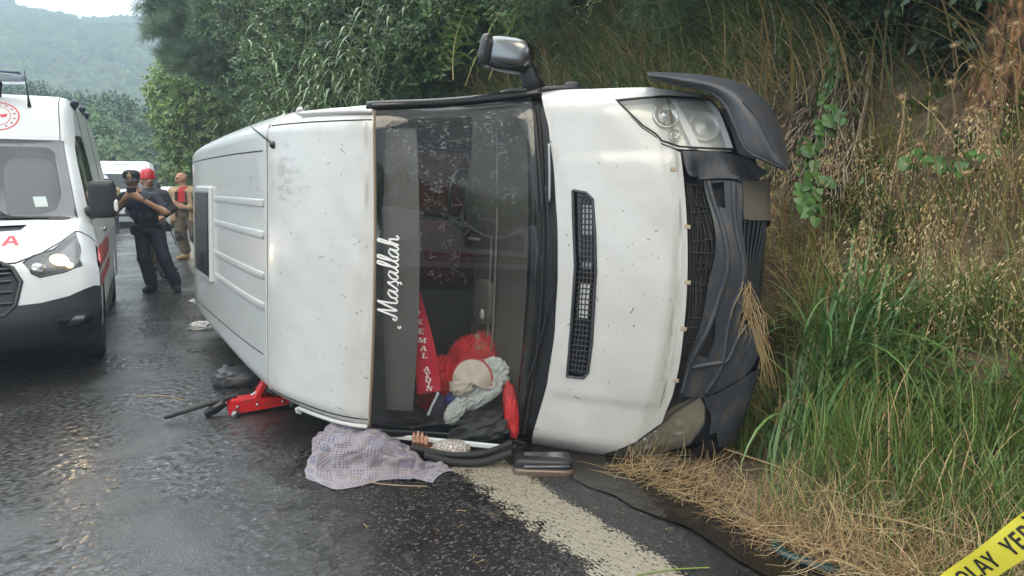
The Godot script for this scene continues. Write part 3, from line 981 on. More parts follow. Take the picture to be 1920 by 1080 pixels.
	van_part("bumper_corner", pts("2.9,-0.84 2.3,-0.90 1.7,-0.86 1.5,-0.985 2.6,-0.995 3.35,-0.985 3.25,-0.92"), M.black, 0.014, [], 0.08, 0.04)
	van_part("bumper_corner", pts("1.95,-0.25 1.5,-0.2 1.1,-0.35 1.1,-0.92 1.6,-0.9 1.85,-0.6"), M.black, -0.004, [], 0.1, 0.05)
	# grey bracket below the upper headlight with two square holes
	van_part("headlight_bracket", pts("3.12,0.915 2.78,0.92 2.40,0.80 2.15,0.70 2.5,0.675 2.90,0.69 3.0,0.80"), mat(0.10, 0.11, 0.13, 0.5), 0.012, [PackedVector2Array(pts("2.86,0.87 2.74,0.87 2.72,0.845 2.84,0.845")), PackedVector2Array(pts("2.72,0.755 2.60,0.75 2.58,0.725 2.70,0.73"))], 0.06, 0.02)
	# bumper end torn upwards off the wing: a curved shell
	torn_bumper_end()

func torn_bumper_end() -> void:
	var outer := smooth(pts("1213,136 1290,139 1350,147 1400,162 1440,195 1464,240 1477,288 1478,312"), 5)
	var inner := smooth(pts("1216,143 1268,157 1325,170 1358,195 1380,240 1400,282 1432,300 1474,318"), 5)
	var g := Geo.new()
	var n := outer.size()
	var inv := VX.affine_inverse()
	# the shell's real place: its inner lip in front of the wing, its outer edge curling back
	for i in n:
		var f := float(i) / (n - 1)
		for j in 7:
			var k := j / 6.0
			var q: Vector2 = inner[i].lerp(outer[i], min(1.0, k * 1.25) if k < 0.8 else 1.0)
			var dep: float = lerp(3.98, 3.72, sin(PI * 0.5 * f)) - 0.10 * sin(PI * min(1.0, k * 1.25)) * (1 - 0.6 * f) + 0.08 * k
			if k >= 0.8: dep += (k - 0.8) * 2.2
			g.vert(inv * shot(q.x, q.y - (8.0 * (k - 0.8) if k > 0.8 else 0.0), dep), Vector2(f * 3, k))
	for i in n - 1:
		for j in 6:
			g.quad(i * 7 + j, (i + 1) * 7 + j, (i + 1) * 7 + j + 1, i * 7 + j + 1)
	var m: StandardMaterial3D = M.plastic.duplicate()
	m.cull_mode = BaseMaterial3D.CULL_DISABLED
	m.albedo_color = Color(0.05, 0.056, 0.072).linear_to_srgb()
	var end := put("torn_bumper_end", g.mesh(), m, van)
	g = Geo.new()
	var path := []
	for i in n: path.append(inv * shot(inner[i].x, inner[i].y, lerp(3.98, 3.72, sin(PI * 0.5 * float(i) / (n - 1))) - 0.002))
	g.tube(path, [0.009], 6)
	put("bumper_lip", g.mesh(), M.plastic, end)
	g = Geo.new(); path = []
	for q in smooth(pts("1392,190 1420,222 1440,262 1452,284"), 5): path.append(inv * shot(q.x, q.y, 3.655 + (q.x - 1392) * 0.0004))
	g.tube(path, [0.006], 6)
	put("bumper_crease", g.mesh(), m, end)

# a point of the place from its bearing and depth, for laying out surveyed outlines
func shot(px: float, py: float, depth: float) -> Vector3:
	var p := deg_to_rad(8.302)
	var b := (540.0 - py) / 1350.0
	var d := Vector3((px - 960.0) / 1350.0, b * cos(p) - sin(p), -(b * sin(p) + cos(p)))
	var k := depth / -d.z
	return Vector3(0, CAM_H, 0) + d * k
func shot_ground(px: float, py: float, y := 0.0) -> Vector3:
	var p := deg_to_rad(8.302)
	var b := (540.0 - py) / 1350.0
	var d := Vector3((px - 960.0) / 1350.0, b * cos(p) - sin(p), -(b * sin(p) + cos(p)))
	return Vector3(0, CAM_H, 0) + d * ((y - CAM_H) / d.y)

# ---------------------------------------------------------------- van: lamps, mirrors, wipers, lettering, cabin
func superball(g: Geo, xf: Transform3D, r: Vector3, e := 0.35, segs := 28, rings := 16) -> void:
	var first := g.v.size()
	var pw := func(x: float) -> float: return sign(x) * pow(abs(x), e)
	for i in rings + 1:
		var th := PI * i / rings
		for j in segs:
			var a := TAU * j / segs
			g.vert(xf * Vector3(r.x * pw.call(sin(th)) * pw.call(cos(a)), r.y * pw.call(cos(th)), -r.z * pw.call(sin(th)) * pw.call(sin(a))), Vector2(float(j) / segs, float(i) / rings))
	for i in rings:
		for j in segs:
			var a := first + i * segs + j
			var q := first + i * segs + (j + 1) % segs
			g.quad(a + segs, q + segs, q, a)

func frame_at(p: Vector3, n: Vector3, up: Vector3) -> Transform3D:   # y along n
	var z := up.cross(n).normalized()
	return Transform3D(Basis(n.cross(z).normalized() * 1.0, n, z), p)

func van_normal(t: float, s: float) -> Vector3:
	return (on_van(t, s, 0.1) - on_van(t, s, 0.0)).normalized()

func build_headlight(poly: String, reflect: StandardMaterial3D, lensm: StandardMaterial3D, lamps: Array, label: String) -> void:
	var lens := van_part("headlight", pts(poly), lensm, -0.004, [], 0.1, 0.03)
	if label: lens.set_meta("label", label)
	van_part("reflector", pts(poly), reflect, -0.045, [], 0.1, 0.03, lens)
	for l in lamps:
		var g := Geo.new()
		var p := on_van(l[0], l[1], -0.038)
		var r: float = l[2]
		g.lathe([Vector2(r * 1.25, -0.004), Vector2(r * 1.18, 0.012), Vector2(r * 1.0, 0.014), Vector2(r * 0.92, 0.0), Vector2(r * 0.55, -0.006), Vector2(r * 0.35, 0.012), Vector2(0.0, 0.02)], 24, frame_at(p, van_normal(l[0], l[1]), Vector3(0.3, 1, 0)))
		put("lamp_bowl", g.mesh(), l[3], lens)
	var path := []
	var q := pts(poly)
	q.append(q[0])
	for k in q.size() - 1:
		for j in 5:
			var m: Vector2 = q[k].lerp(q[k + 1], j / 5.0)
			path.append(on_van(m.x, m.y, -0.002))
	path.append(path[0])
	var g2 := Geo.new()
	g2.tube(path, [0.006], 6)
	put("rim", g2.mesh(), M.black, lens)

func build_van_details() -> void:
	# headlights
	var up_lens := pane(0.78, 0.78, 0.74, 0.30, 0.30)
	var lo_lens := pane(0.26, 0.24, 0.19, 0.55, 0.28)
	var refl := mat(0.62, 0.62, 0.58, 0.30, 0.35)
	var refl2 := mat(0.20, 0.18, 0.14, 0.35, 0.3)
	var bowl := mat(0.45, 0.45, 0.44, 0.12, 1.0)
	build_headlight("5.66,0.925 4.32,0.955 3.24,0.970 3.12,0.92 2.99,0.715 3.48,0.705 4.12,0.70 4.87,0.72 5.25,0.795 5.46,0.86", refl, up_lens, [[4.45, 0.862, 0.062, bowl], [4.18, 0.765, 0.030, bowl], [3.45, 0.83, 0.075, refl]], "milky clear headlight on the upper side")
	van_part("lamp_divider", pts("4.12,0.945 3.98,0.95 3.62,0.71 3.80,0.705"), mat(0.70, 0.71, 0.72, 0.3), -0.012, [], 0.06, 0.03)
	van_part("lamp_edge", pts("3.26,0.962 3.12,0.92 3.0,0.72 3.13,0.71 3.25,0.90 3.34,0.955"), mat(0.78, 0.78, 0.78, 0.2), 0.0, [], 0.06, 0.03)
	van_part("turn_lamp", pts("4.30,0.875 4.25,0.85 4.33,0.845 4.36,0.868"), mat(0.65, 0.16, 0.03, 0.3), -0.014, [], 0.05, 0.02)
	build_headlight("5.49,-0.958 5.10,-0.87 4.53,-0.80 4.04,-0.75 3.72,-0.67 3.28,-0.585 3.15,-0.65 3.14,-0.77 3.28,-0.885 3.79,-0.935 5.0,-0.962", refl2, lo_lens, [[4.45, -0.868, 0.055, bowl], [4.05, -0.83, 0.030, bowl], [3.6, -0.77, 0.06, refl2]], "dull brown headlight on the lower side")
	# clips and chips along the bonnet edge
	for q in [[4.02, 0.30], [3.97, -0.22], [3.95, -0.50], [4.5, 0.58], [3.98, 0.02]]:
		var g := Geo.new()
		g.box(Vector3(0.022, 0.006, 0.034), frame_at(on_van(q[0], q[1], 0.001), van_normal(q[0], q[1]), Vector3(1, 0, 0.2)), 0.002)
		put("bonnet_clip", g.mesh(), mat(0.42, 0.33, 0.24, 0.7), van)
	# upper mirror: chrome shell on a black arm
	var inv := VX.affine_inverse()
	var g := Geo.new()
	var hx := Basis(Vector3(0, 0, 1), deg_to_rad(-11)) * Basis(Vector3(0, 1, 0), deg_to_rad(-18))
	superball(g, inv * Transform3D(hx, shot(953, 101, 4.30)), Vector3(0.15, 0.090, 0.085), 0.66)
	var mir := put("upper_mirror", g.mesh(), mat(0.20, 0.205, 0.21, 0.24, 1.0), van)
	mir.set_meta("label", "chrome door mirror sticking up into the air")
	g = Geo.new()
	superball(g, inv * Transform3D(hx, shot(914, 95, 4.30)), Vector3(0.030, 0.090, 0.090), 0.6)
	put("mirror_rim", g.mesh(), mat(0.05, 0.05, 0.055, 0.25), mir)
	g = Geo.new()
	superball(g, inv * Transform3D(hx, shot(952, 122, 4.33)), Vector3(0.125, 0.04, 0.085), 0.55)
	put("mirror_back", g.mesh(), M.black, mir)
	g = Geo.new()
	g.tube([inv * shot(978, 112, 4.33), inv * shot(988, 130, 4.33), inv * shot(995, 150, 4.34), inv * shot(1003, 172, 4.36)], [0.046, 0.052, 0.058, 0.075], 12)
	put("mirror_arm", g.mesh(), M.black, mir)
	g = Geo.new()
	superball(g, inv * Transform3D(Basis(Vector3(0, 0, 1), deg_to_rad(3)), shot(1015, 172, 4.40)), Vector3(0.25, 0.025, 0.10), 0.6)
	superball(g, inv * Transform3D(Basis.IDENTITY, shot(1073, 163, 4.42)), Vector3(0.05, 0.028, 0.06), 0.7)
	put("mirror_foot", g.mesh(), M.black, mir)
	# lower mirror, squashed under the bonnet edge
	g = Geo.new()
	superball(g, inv * Transform3D(Basis(Vector3(0, 0, 1), deg_to_rad(-2)), shot(1018, 872, 3.86)), Vector3(0.165, 0.058, 0.075), 0.4)
	var low := put("lower_mirror", g.mesh(), M.black, van)
	low.set_meta("label", "black door mirror crushed onto the road")
	g = Geo.new()
	superball(g, inv * Transform3D(Basis(Vector3(0, 0, 1), deg_to_rad(-2)), shot(1018, 882, 3.845)), Vector3(0.170, 0.034, 0.078), 0.35)
	put("mirror_shell", g.mesh(), mat(0.16, 0.12, 0.10, 0.25, 0.4), low)
	g = Geo.new()
	g.box(Vector3(0.25, 0.004, 0.11), inv * Transform3D(Basis(Vector3(1, 0, 0), deg_to_rad(28)), shot(1025, 862, 3.825)), 0.001)
	put("mirror_glass", g.mesh(), mat(0.16, 0.16, 0.17, 0.10, 0.8), low)
	# aerial on the roof cap
	g = Geo.new()
	var foot := on_van(12.78, 0.775, 0.0)
	var tip := inv * shot(444, 212, 4.60)
	var mid := foot.lerp(tip, 0.5) + Vector3(0, 0.01, 0)
	g.tube([foot, foot.lerp(mid, 0.5), mid], [0.008, 0.007, 0.005], 7)
	g.tube([mid, tip], [0.0035, 0.0022], 5)
	var ant := put("aerial", g.mesh(), M.black, van)
	g = Geo.new()
	g.lathe([Vector2(0.024, -0.004), Vector2(0.022, 0.010), Vector2(0.012, 0.022), Vector2(0.0, 0.026)], 14, frame_at(foot, van_normal(12.78, 0.775), Vector3(1, 0, 0)))
	put("aerial_foot", g.mesh(), M.black, ant)
	# wipers
	for w in [["7.05,0.70 7.08,0.55 7.12,0.40", 0.011, "steel"], ["7.30,0.48 7.12,0.2 6.95,-0.06", 0.009, "black"], ["6.92,-0.06 7.3,-0.35 7.72,-0.62", 0.010, "black"], ["7.62,0.80 7.56,0.60 7.46,0.35", 0.012, "black"], ["7.46,0.12 7.40,-0.2 7.42,-0.5", 0.010, "black"]]:
		g = Geo.new()
		var path := []
		for q in smooth(pts(w[0]), 5): path.append(on_van(q.x, q.y, 0.016))
		g.tube(path, [w[1]], 6, Color.WHITE, 0.7)
		put("wiper", g.mesh(), M.steel if w[2] == "steel" else M.black, van)
	# script lettering along the top of the windscreen
	decal()
	cabin()

func decal() -> void:
	var strokes := []
	var a := "0.80,0.85 0.55,1.0 0.15,0.65 0.12,0.18 0.35,0.0 0.68,0.45 0.85,0.95 0.75,0.25 0.90,0.0 1.15,0.25"
	var l := "0.0,0.22 0.35,1.05 0.58,1.95 0.42,2.2 0.24,1.5 0.18,0.35 0.36,0.0 0.62,0.22"
	strokes.append(["0.05,0.45 -0.1,0.2 0.05,0.0 0.3,0.25 0.72,1.95 0.78,1.5 0.88,0.15 1.02,0.3 1.6,2.0 1.62,1.5 1.64,0.25 1.82,0.0 2.05,0.22", 0.0])
	strokes.append([a, 2.05])
	strokes.append(["0.0,0.25 0.45,1.05 0.48,0.72 0.68,0.28 0.5,0.0 0.2,0.06", 3.2]); strokes.append(["0.48,-0.02 0.6,-0.22 0.4,-0.38", 3.2])
	strokes.append([a, 3.95]); strokes.append([l, 5.1]); strokes.append([l, 5.72]); strokes.append([a, 6.2])
	strokes.append(["0.0,0.22 0.36,1.1 0.55,1.95 0.40,2.15 0.22,1.3 0.14,0.0 0.36,0.72 0.62,0.98 0.70,0.55 0.72,0.1 0.88,0.0 1.1,0.25", 7.35])
	strokes.append(["-0.62,-0.35 -0.78,-0.42 -0.85,-0.22 -0.68,-0.12", 0.0])
	var g := Geo.new()
	var k := 0.0545
	for st in strokes:
		var path := smooth(pts(st[0]), 6)
		var first := g.v.size()
		for i in path.size():
			var p: Vector2 = path[i]
			var d: Vector2 = (path[min(i + 1, path.size() - 1)] - path[max(i - 1, 0)]).normalized()
			var wd: float = 0.07 + 0.13 * abs(d.dot(Vector2(0.35, 0.93)))
			for sg in [-1.0, 1.0]:
				var q: Vector2 = p + Vector2(-d.y, d.x) * wd * 0.5 * sg
				var x: float = (q.x + st[1] + q.y * 0.12) * k
				g.vert(on_van(9.725 + q.y * k * 2.35, -0.265 + x / 0.93, 0.0075))
		for i in path.size() - 1:
			var b := first + i * 2
			g.quad(b, b + 1, b + 3, b + 2)
	var m := mat(0.85, 0.86, 0.86, 0.4)
	m.cull_mode = BaseMaterial3D.CULL_DISABLED
	put("lettering", g.mesh(), m, van)

func cabin() -> void:
	# inner lining of the flanks
	for sg in [-1.0, 1.0]:
		var fl := func(t: float, w: float) -> Vector3: return flank(t, w, sg) - Vector3(0.035 * sg, 0, 0)
		put("flank_lining", region(fl, pts("7.2,0.45 15.8,0.45 15.8,2.5 10.5,2.2 9,1.8 7.2,1.4"), 0.5, 0.2, 0.0, [PackedVector2Array(pts("8.0,1.52 9.3,2.05 9.9,2.26 12.9,2.24 12.9,1.52"))], sg > 0).mesh(), M.inner, van)
	# grey sun shelf under the top of the windscreen
	van_part("sun_shelf", pts("9.40,-0.87 9.97,-0.87 9.97,0.87 9.44,0.87"), mat(0.105, 0.105, 0.10, 0.5), -0.07, [], 0.15, 0.1)
	# dashboard
	var g := Geo.new()
	g.sheet(func(a: float, b: float) -> Vector3:
		var x: float = lerp(-0.96, 0.96, b)
		var hood: float = 0.07 * exp(-pow((x - 0.42) / 0.24, 2.0))
		var pr := [Vector2(0.66, 1.56), Vector2(0.80, 1.60), Vector2(1.05, 1.63 + hood), Vector2(1.20, 1.62 + hood), Vector2(1.26, 1.55), Vector2(1.24, 1.3), Vector2(1.15, 0.9)]
		var f := a * 6.0
		var i := clampi(int(f), 0, 5)
		var q: Vector2 = pr[i].lerp(pr[i + 1], f - i)
		return Vector3(x, q.y, -(q.x + 0.10 * x * x)), 18, 24, true)
	var dm := mat(0.050, 0.048, 0.038, 0.7)
	dm.cull_mode = BaseMaterial3D.CULL_DISABLED
	var dash := put("dashboard", g.mesh(), dm, van)
	for q in [[-0.05, 0.90], [0.30, 0.96]]:
		g = Geo.new()
		g.tube([Vector3(0.85, 1.622, -q[1] - 0.06), Vector3(0.3, 1.634, -q[1]), Vector3(-0.3, 1.634, -q[1]), Vector3(-0.85, 1.622, -q[1] - 0.06)], [0.006], 5)
		put("dash_seam", g.mesh(), mat(0.16, 0.16, 0.15, 0.5), dash)
	g = Geo.new()
	superball(g, Transform3D(Basis.IDENTITY, Vector3(-0.20, 1.645, -1.0)), Vector3(0.14, 0.03, 0.10), 0.5)
	put("dash_tray", g.mesh(), mat(0.075, 0.072, 0.06, 0.5), dash)
	g = Geo.new()
	g.ball(Vector3(-0.27, 1.675, -0.97), Vector3(0.034, 0.012, 0.024))
	put("dash_badge", g.mesh(), mat(0.35, 0.35, 0.33, 0.3), dash)
	g = Geo.new()
	g.tube([Vector3(0.18, 1.68, -1.02), Vector3(0.18, 1.70, -1.12)], [0.012], 6)
	put("air_vent", g.mesh(), mat(0.14, 0.13, 0.11, 0.5), dash)
	# steering wheel on the upper side
	g = Geo.new()
	var path := []
	for k in 33: path.append(Vector3(0.42 + 0.19 * cos(TAU * k / 32), 1.60 + 0.19 * sin(TAU * k / 32) * 0.8, -(1.42 - 0.19 * sin(TAU * k / 32) * 0.55)))
	g.tube(path, [0.016], 8)
	for k in 3: g.tube([Vector3(0.42, 1.58, -1.40), path[[2, 15, 24][k]]], [0.016], 6)
	put("steering_wheel", g.mesh(), M.black, van)
	# seats: patterned cover in the middle, plain dark ones beside it
	var im := Image.create(256, 256, false, Image.FORMAT_RGBA8)
	im.fill(Color(0.06, 0.012, 0.018).linear_to_srgb())
	var r := RandomNumberGenerator.new(); r.seed = 12
	for k in 46:
		var p := Vector2(r.randi_range(0, 255), r.randi_range(0, 255))
		var a := r.randf() * TAU
		for leg in 2:
			var ln := r.randi_range(9, 20)
			for j in ln:
				var q := p + Vector2(cos(a + leg * 0.9), sin(a + leg * 0.9)) * j
				im.set_pixel(posmod(int(q.x), 256), posmod(int(q.y), 256), Color(0.8, 0.76, 0.74)); im.set_pixel(posmod(int(q.x) + 1, 256), posmod(int(q.y), 256), Color(0.8, 0.76, 0.74))
		if k % 2 == 0:
			var q := Vector2i(r.randi_range(0, 254), r.randi_range(0, 254))
			im.set_pixelv(q, Color(0.6, 0.55, 0.5)); im.set_pixelv(q + Vector2i(1, 0), Color(0.6, 0.55, 0.5)); im.set_pixelv(q + Vector2i(0, 1), Color(0.6, 0.55, 0.5))
	var pat := mat(1, 1, 1, 0.85)
	pat.albedo_texture = ImageTexture.create_from_image(im)
	tri_map(pat, 1.15, false)
	var plain := mat(0.016, 0.017, 0.02, 0.85)
	for sx in [0.52, 0.02, -0.50]:
		g = Geo.new()
		superball(g, Transform3D(Basis(Vector3(1, 0, 0), deg_to_rad(-14)), Vector3(sx, 1.42, -2.02)), Vector3(0.245, 0.42, 0.09), 0.45)
		var st := put("seat", g.mesh(), pat if sx > -0.3 else plain, van)
		g = Geo.new()
		superball(g, Transform3D(Basis.IDENTITY, Vector3(sx, 1.02, -1.72)), Vector3(0.245, 0.10, 0.26), 0.5)
		put("seat_cushion", g.mesh(), pat if sx > -0.3 else plain, st)
		g = Geo.new()
		superball(g, Transform3D(Basis(Vector3(1, 0, 0), deg_to_rad(-14)), Vector3(sx, 1.92, -2.13)), Vector3(0.14, 0.10, 0.06), 0.5)
		put("headrest", g.mesh(), plain, st)
	# patterned curtain behind the seats
	g = Geo.new()
	g.sheet(func(a: float, b: float) -> Vector3: return Vector3(lerp(-0.88, 0.88, a), lerp(0.7, 2.55, b), -2.5 + 0.02 * sin(a * 60.0)), 80, 2)
	pat = pat.duplicate(); pat.cull_mode = BaseMaterial3D.CULL_DISABLED
	put("curtain", g.mesh(), pat, van)

# ---------------------------------------------------------------- loose things seen through the windscreen and at the van's lower edge
func crumple(g: Geo, xf: Transform3D, r: Vector3, sd: int, amp := 0.25, segs := 48, rings := 32, e := 0.9) -> void:
	var n := FastNoiseLite.new(); n.seed = sd; n.frequency = 1.1; n.fractal_type = FastNoiseLite.FRACTAL_RIDGED; n.fractal_octaves = 3
	var first := g.v.size()
	for i in rings + 1:
		var th := PI * i / rings
		for j in segs:
			var a := TAU * j / segs
			var d := Vector3(sin(th) * cos(a), cos(th), -sin(th) * sin(a))
			var k := 1.0 + amp * n.get_noise_3d(d.x * 1.6, d.y * 1.6, d.z * 1.6)
			d = Vector3(sign(d.x) * pow(abs(d.x), e), sign(d.y) * pow(abs(d.y), e), sign(d.z) * pow(abs(d.z), e))
			g.vert(xf * (d * r * k), Vector2(float(j) / segs, float(i) / rings))
	for i in rings:
		for j in segs:
			var a := first + i * segs + j
			var q := first + i * segs + (j + 1) % segs
			g.quad(a + segs, q + segs, q, a)

# cloth laid over a grid of points [row][column], rippled
func drape(rows: Array, sub: int, sd: int, amp: float, freq := 6.0) -> Geo:
	var n := FastNoiseLite.new(); n.seed = sd; n.frequency = freq; n.fractal_type = FastNoiseLite.FRACTAL_RIDGED; n.fractal_octaves = 3
	var g := Geo.new()
	var fine := []
	for r in rows: fine.append(smooth(r, sub))
	var cols: int = fine[0].size()
	var out := []
	for c in cols:
		var line := []
		for r in fine: line.append(r[c])
		out.append(smooth(line, sub))
	var nr: int = out[0].size()
	for c in cols:
		for r in nr:
			var p: Vector3 = out[c][r]
			var c2: Vector3 = out[min(c + 1, cols - 1)][r] - out[max(c - 1, 0)][r]
			var r2: Vector3 = out[c][min(r + 1, nr - 1)] - out[c][max(r - 1, 0)]
			var nn := r2.cross(c2).normalized()
			var edge: float = 1.0
			var w := p + nn * amp * edge * (n.get_noise_3d(p.x, p.y * 0.6, p.z) + 0.15 * n.get_noise_3d(p.x * 4, p.y * 4, p.z * 4))
			g.vert(Vector3(w.x, maxf(w.y, 0.012), w.z), Vector2(float(c) / sub * 0.25, float(r) / sub * 0.25))
	for c in cols - 1:
		for r in nr - 1:
			var a := c * nr + r
			g.quad(a, a + nr, a + nr + 1, a + 1)
	return g

func build_cargo() -> void:
	# red pennant hanging behind the glass, white letters one below the other
	var g := Geo.new()
	var L := [Vector2(766, 482), Vector2(771, 555), Vector2(776, 640), Vector2(780, 700), Vector2(783, 740)]
	var R := [Vector2(768.5, 482), Vector2(791, 560), Vector2(813, 640), Vector2(824, 700), Vector2(826, 732)]
	var lf := smooth(L, 6); var rt := smooth(R, 6)
	var pen := func(v: float, h: float) -> Vector3:
		var f: float = clamp(v, 0, 1) * (lf.size() - 1)
		var i: int = min(int(f), lf.size() - 2)
		var a: Vector2 = lf[i].lerp(lf[i + 1], f - i); var b: Vector2 = rt[i].lerp(rt[i + 1], f - i)
		var q := a.lerp(b, h)
		return shot(q.x, q.y, 4.11 + 0.012 * sin(v * 7.0 + h * 2.0))
	g.sheet(func(a: float, b: float) -> Vector3: return pen.call(a, b), 30, 8)
	g.sheet(func(a: float, b: float) -> Vector3: return pen.call(a, b) + Vector3(0, 0, -0.004), 30, 8, true)
	var pm := mat(0.50, 0.012, 0.035, 0.45)
	pm.cull_mode = BaseMaterial3D.CULL_DISABLED
	var flag := thing("pennant", "narrow red pennant with a column of white letters behind the windscreen", "pennant")
	put("cloth", g.mesh(), pm, flag)
	var lm := mat(0.85, 0.83, 0.82, 0.5)
	var word := "KEMAL AYDIN"
	for i in word.length():
		if word[i] == " ": continue
		var vv := 0.385 + i * 0.0535
		var hh: float = lerp(0.42, 0.52, i / 10.0)
		var c: Vector3 = pen.call(vv, hh)
		var k := 0.036 if i < 5 else 0.034
		put("letter", lettering(word[i], true, true, k, func(x: float, y: float, z: float) -> Vector3: return c + Vector3(x * 1.1 + y * 0.10, y * 0.82 - x * 0.10, 0.006 + z)), lm, flag)
	g = Geo.new()
	g.lathe([Vector2(0.012, 0.0), Vector2(0.012, 0.002), Vector2(0.0, 0.003)], 14, Transform3D(Basis(Vector3(1, 0, 0), PI / 2), pen.call(0.335, 0.42) + Vector3(0, 0, 0.004)))
	put("badge", g.mesh(), mat(0.7, 0.7, 0.75, 0.5), flag)
	# shaggy red throw heaped on the lower door
	var blobs := [[Vector3(-0.20, 0.53, -4.42), Vector3(0.17, 0.11, 0.13)], [Vector3(-0.09, 0.60, -4.45), Vector3(0.12, 0.11, 0.13)], [Vector3(-0.01, 0.53, -4.38), Vector3(0.085, 0.13, 0.12)], [Vector3(0.01, 0.42, -4.32), Vector3(0.065, 0.15, 0.08)], [Vector3(0.01, 0.28, -4.28), Vector3(0.05, 0.12, 0.07)], [Vector3(-0.42, 0.37, -4.42), Vector3(0.16, 0.13, 0.15)], [Vector3(-0.51, 0.33, -4.40), Vector3(0.085, 0.13, 0.10)]]
	g = Geo.new()
	var hair_x := []; var hair_c := []
	var r := RandomNumberGenerator.new(); r.seed = 4
	for b in blobs:
		crumple(g, Transform3D(Basis.IDENTITY, b[0]), b[1], 3, 0.15, 28, 18, 1.0)
		for k in 2600:
			var d := Vector3(r.randfn(), r.randfn(), r.randfn()).normalized()
			var nn: Vector3 = (d / b[1]).normalized()
			var dir := (nn + Vector3(r.randfn(), r.randfn() - 0.5, r.randfn()) * 0.55).normalized()
			var bs := Basis(dir.cross(Vector3(0.3, 0.2, 0.9)).normalized(), dir, Vector3.ZERO)
			bs.z = bs.x.cross(bs.y)
			hair_x.append(Transform3D(bs.scaled(Vector3.ONE * r.randf_range(0.6, 1.1)), b[0] + d * b[1] * 0.98))
			var kk := r.randf_range(0.35, 1.35)
			hair_c.append(Color(0.62 * kk, 0.022 * kk, 0.03 * kk) if not (d.y > 0.35 and d.x > -0.2 and d.x < 0.35 and b[0].x < -0.1 and b[0].x > -0.3) else Color(0.42, 0.36, 0.25) * kk)
	var plush := thing("red_throw", "shaggy bright red throw heaped inside the lower door of the van", "throw")
	var rm := mat(0.5, 0.015, 0.02, 0.9)
	put("pile", g.mesh(), rm, plush)
	var hair := Geo.new()
	hair.flat_tri(Vector3(-0.0035, 0, 0), Vector3(0.0035, 0, 0), Vector3(0.001, 0.044, 0.010))
	hair.flat_tri(Vector3(0, 0, -0.0035), Vector3(0, 0, 0.0035), Vector3(0.006, 0.038, 0.001))
	var hm := leafmat(1, 1, 1, 0.8, 0.0)
	scatter("fur", hair.mesh(), hm, hair_x, hair_c, plush)
	# sun cap
	var cap := thing("sun_cap", "beige sun cap with a red rim lying on the red throw", "cap")
	g = Geo.new()
	var cm := mat(0.46, 0.41, 0.35, 0.85)
	crumple(g, Transform3D(Basis(Vector3(0, 0, 1), 0.3), shot(868, 722, 4.12)), Vector3(0.07, 0.055, 0.07), 8, 0.30)
	put("crown", g.mesh(), cm, cap)
	g = Geo.new()
	var peak := func(a: float, b: float) -> Vector3:
		var an: float = lerp(-0.5, PI + 0.25, a)
		var rr := lerpf(0.02, 1.0, b)
		var c := shot(885, 706, 4.10)
		return c + Vector3(cos(an) * 0.118 * rr, sin(an) * 0.125 * rr - 0.02, 0.055 * (1 - rr * rr) + 0.006 * sin(an * 5.0) * rr - 0.02 * sin(an))
	g.sheet(peak, 24, 6)
	var pm2: StandardMaterial3D = cm.duplicate(); pm2.cull_mode = BaseMaterial3D.CULL_DISABLED
	put("peak", g.mesh(), pm2, cap)
	g = Geo.new()
	var path := []
	for k in 25: path.append(peak.call(k / 24.0, 1.0))
	g.tube(path, [0.006], 6)
	put("rim", g.mesh(), mat(0.4, 0.02, 0.03, 0.7), cap)
	# crumpled white cloth, blue cloth, booklet, dark jacket
	g = Geo.new()
	crumple(g, Transform3D(Basis(Vector3(0, 0, 1), 0.55), shot(898, 735, 4.14)), Vector3(0.13, 0.065, 0.05), 21, 0.4, 64, 40)
	crumple(g, Transform3D(Basis(Vector3(0, 0, 1), 1.0), shot(855, 768, 4.10)), Vector3(0.085, 0.04, 0.04), 25, 0.45, 56, 36)
	crumple(g, Transform3D(Basis(Vector3(0, 0, 1), 0.1), shot(925, 700, 4.18)), Vector3(0.07, 0.07, 0.035), 26, 0.6, 56, 36)
	tag(put("white_cloth", g.mesh(), mat(0.46, 0.49, 0.48, 0.85)), "crumpled pale cloth spilling below the beige cap inside the van", "cloth")
	g = Geo.new()
	crumple(g, Transform3D(Basis(Vector3(0, 0, 1), 0.4), shot(851, 748, 4.13)), Vector3(0.042, 0.036, 0.04), 31, 0.4)
	tag(put("blue_cloth", g.mesh(), mat(0.01, 0.022, 0.16, 0.7)), "small wad of dark blue cloth beside the pale cloth", "cloth")
	g = Geo.new()
	g.box(Vector3(0.085, 0.15, 0.012), Transform3D(Basis(Vector3(0, 0, 1), -0.28) * Basis(Vector3(0, 1, 0), 0.3), shot(823, 763, 4.13)), 0.003)
	var bk := put("booklet", g.mesh(), mat(0.03, 0.02, 0.045, 0.4))
	tag(bk, "dark booklet with a white edge leaning below the red pennant", "booklet")
	g = Geo.new()
	g.box(Vector3(0.014, 0.155, 0.016), Transform3D(Basis(Vector3(0, 0, 1), -0.42) * Basis(Vector3(0, 1, 0), 0.3), shot(812, 757, 4.12)), 0.003)
	put("page_edge", g.mesh(), mat(0.55, 0.6, 0.66, 0.6), bk)
	g = Geo.new()
	crumple(g, Transform3D(Basis(Vector3(0, 0, 1), 0.12), shot(893, 795, 4.22)), Vector3(0.24, 0.10, 0.16), 41, 0.22, 64, 40)
	tag(put("dark_jacket", g.mesh(), mat(0.030, 0.032, 0.034, 0.8)), "dark grey jacket lying at the bottom of the windscreen", "jacket")
	g = Geo.new()
	crumple(g, Transform3D(Basis(Vector3(0, 0, 1), 0.1), shot(958, 770, 4.15)), Vector3(0.040, 0.15, 0.05), 43, 0.3)
	tag(put("red_bag", g.mesh(), mat(0.50, 0.03, 0.035, 0.6)), "red bag squeezed against the lower corner of the windscreen", "bag")
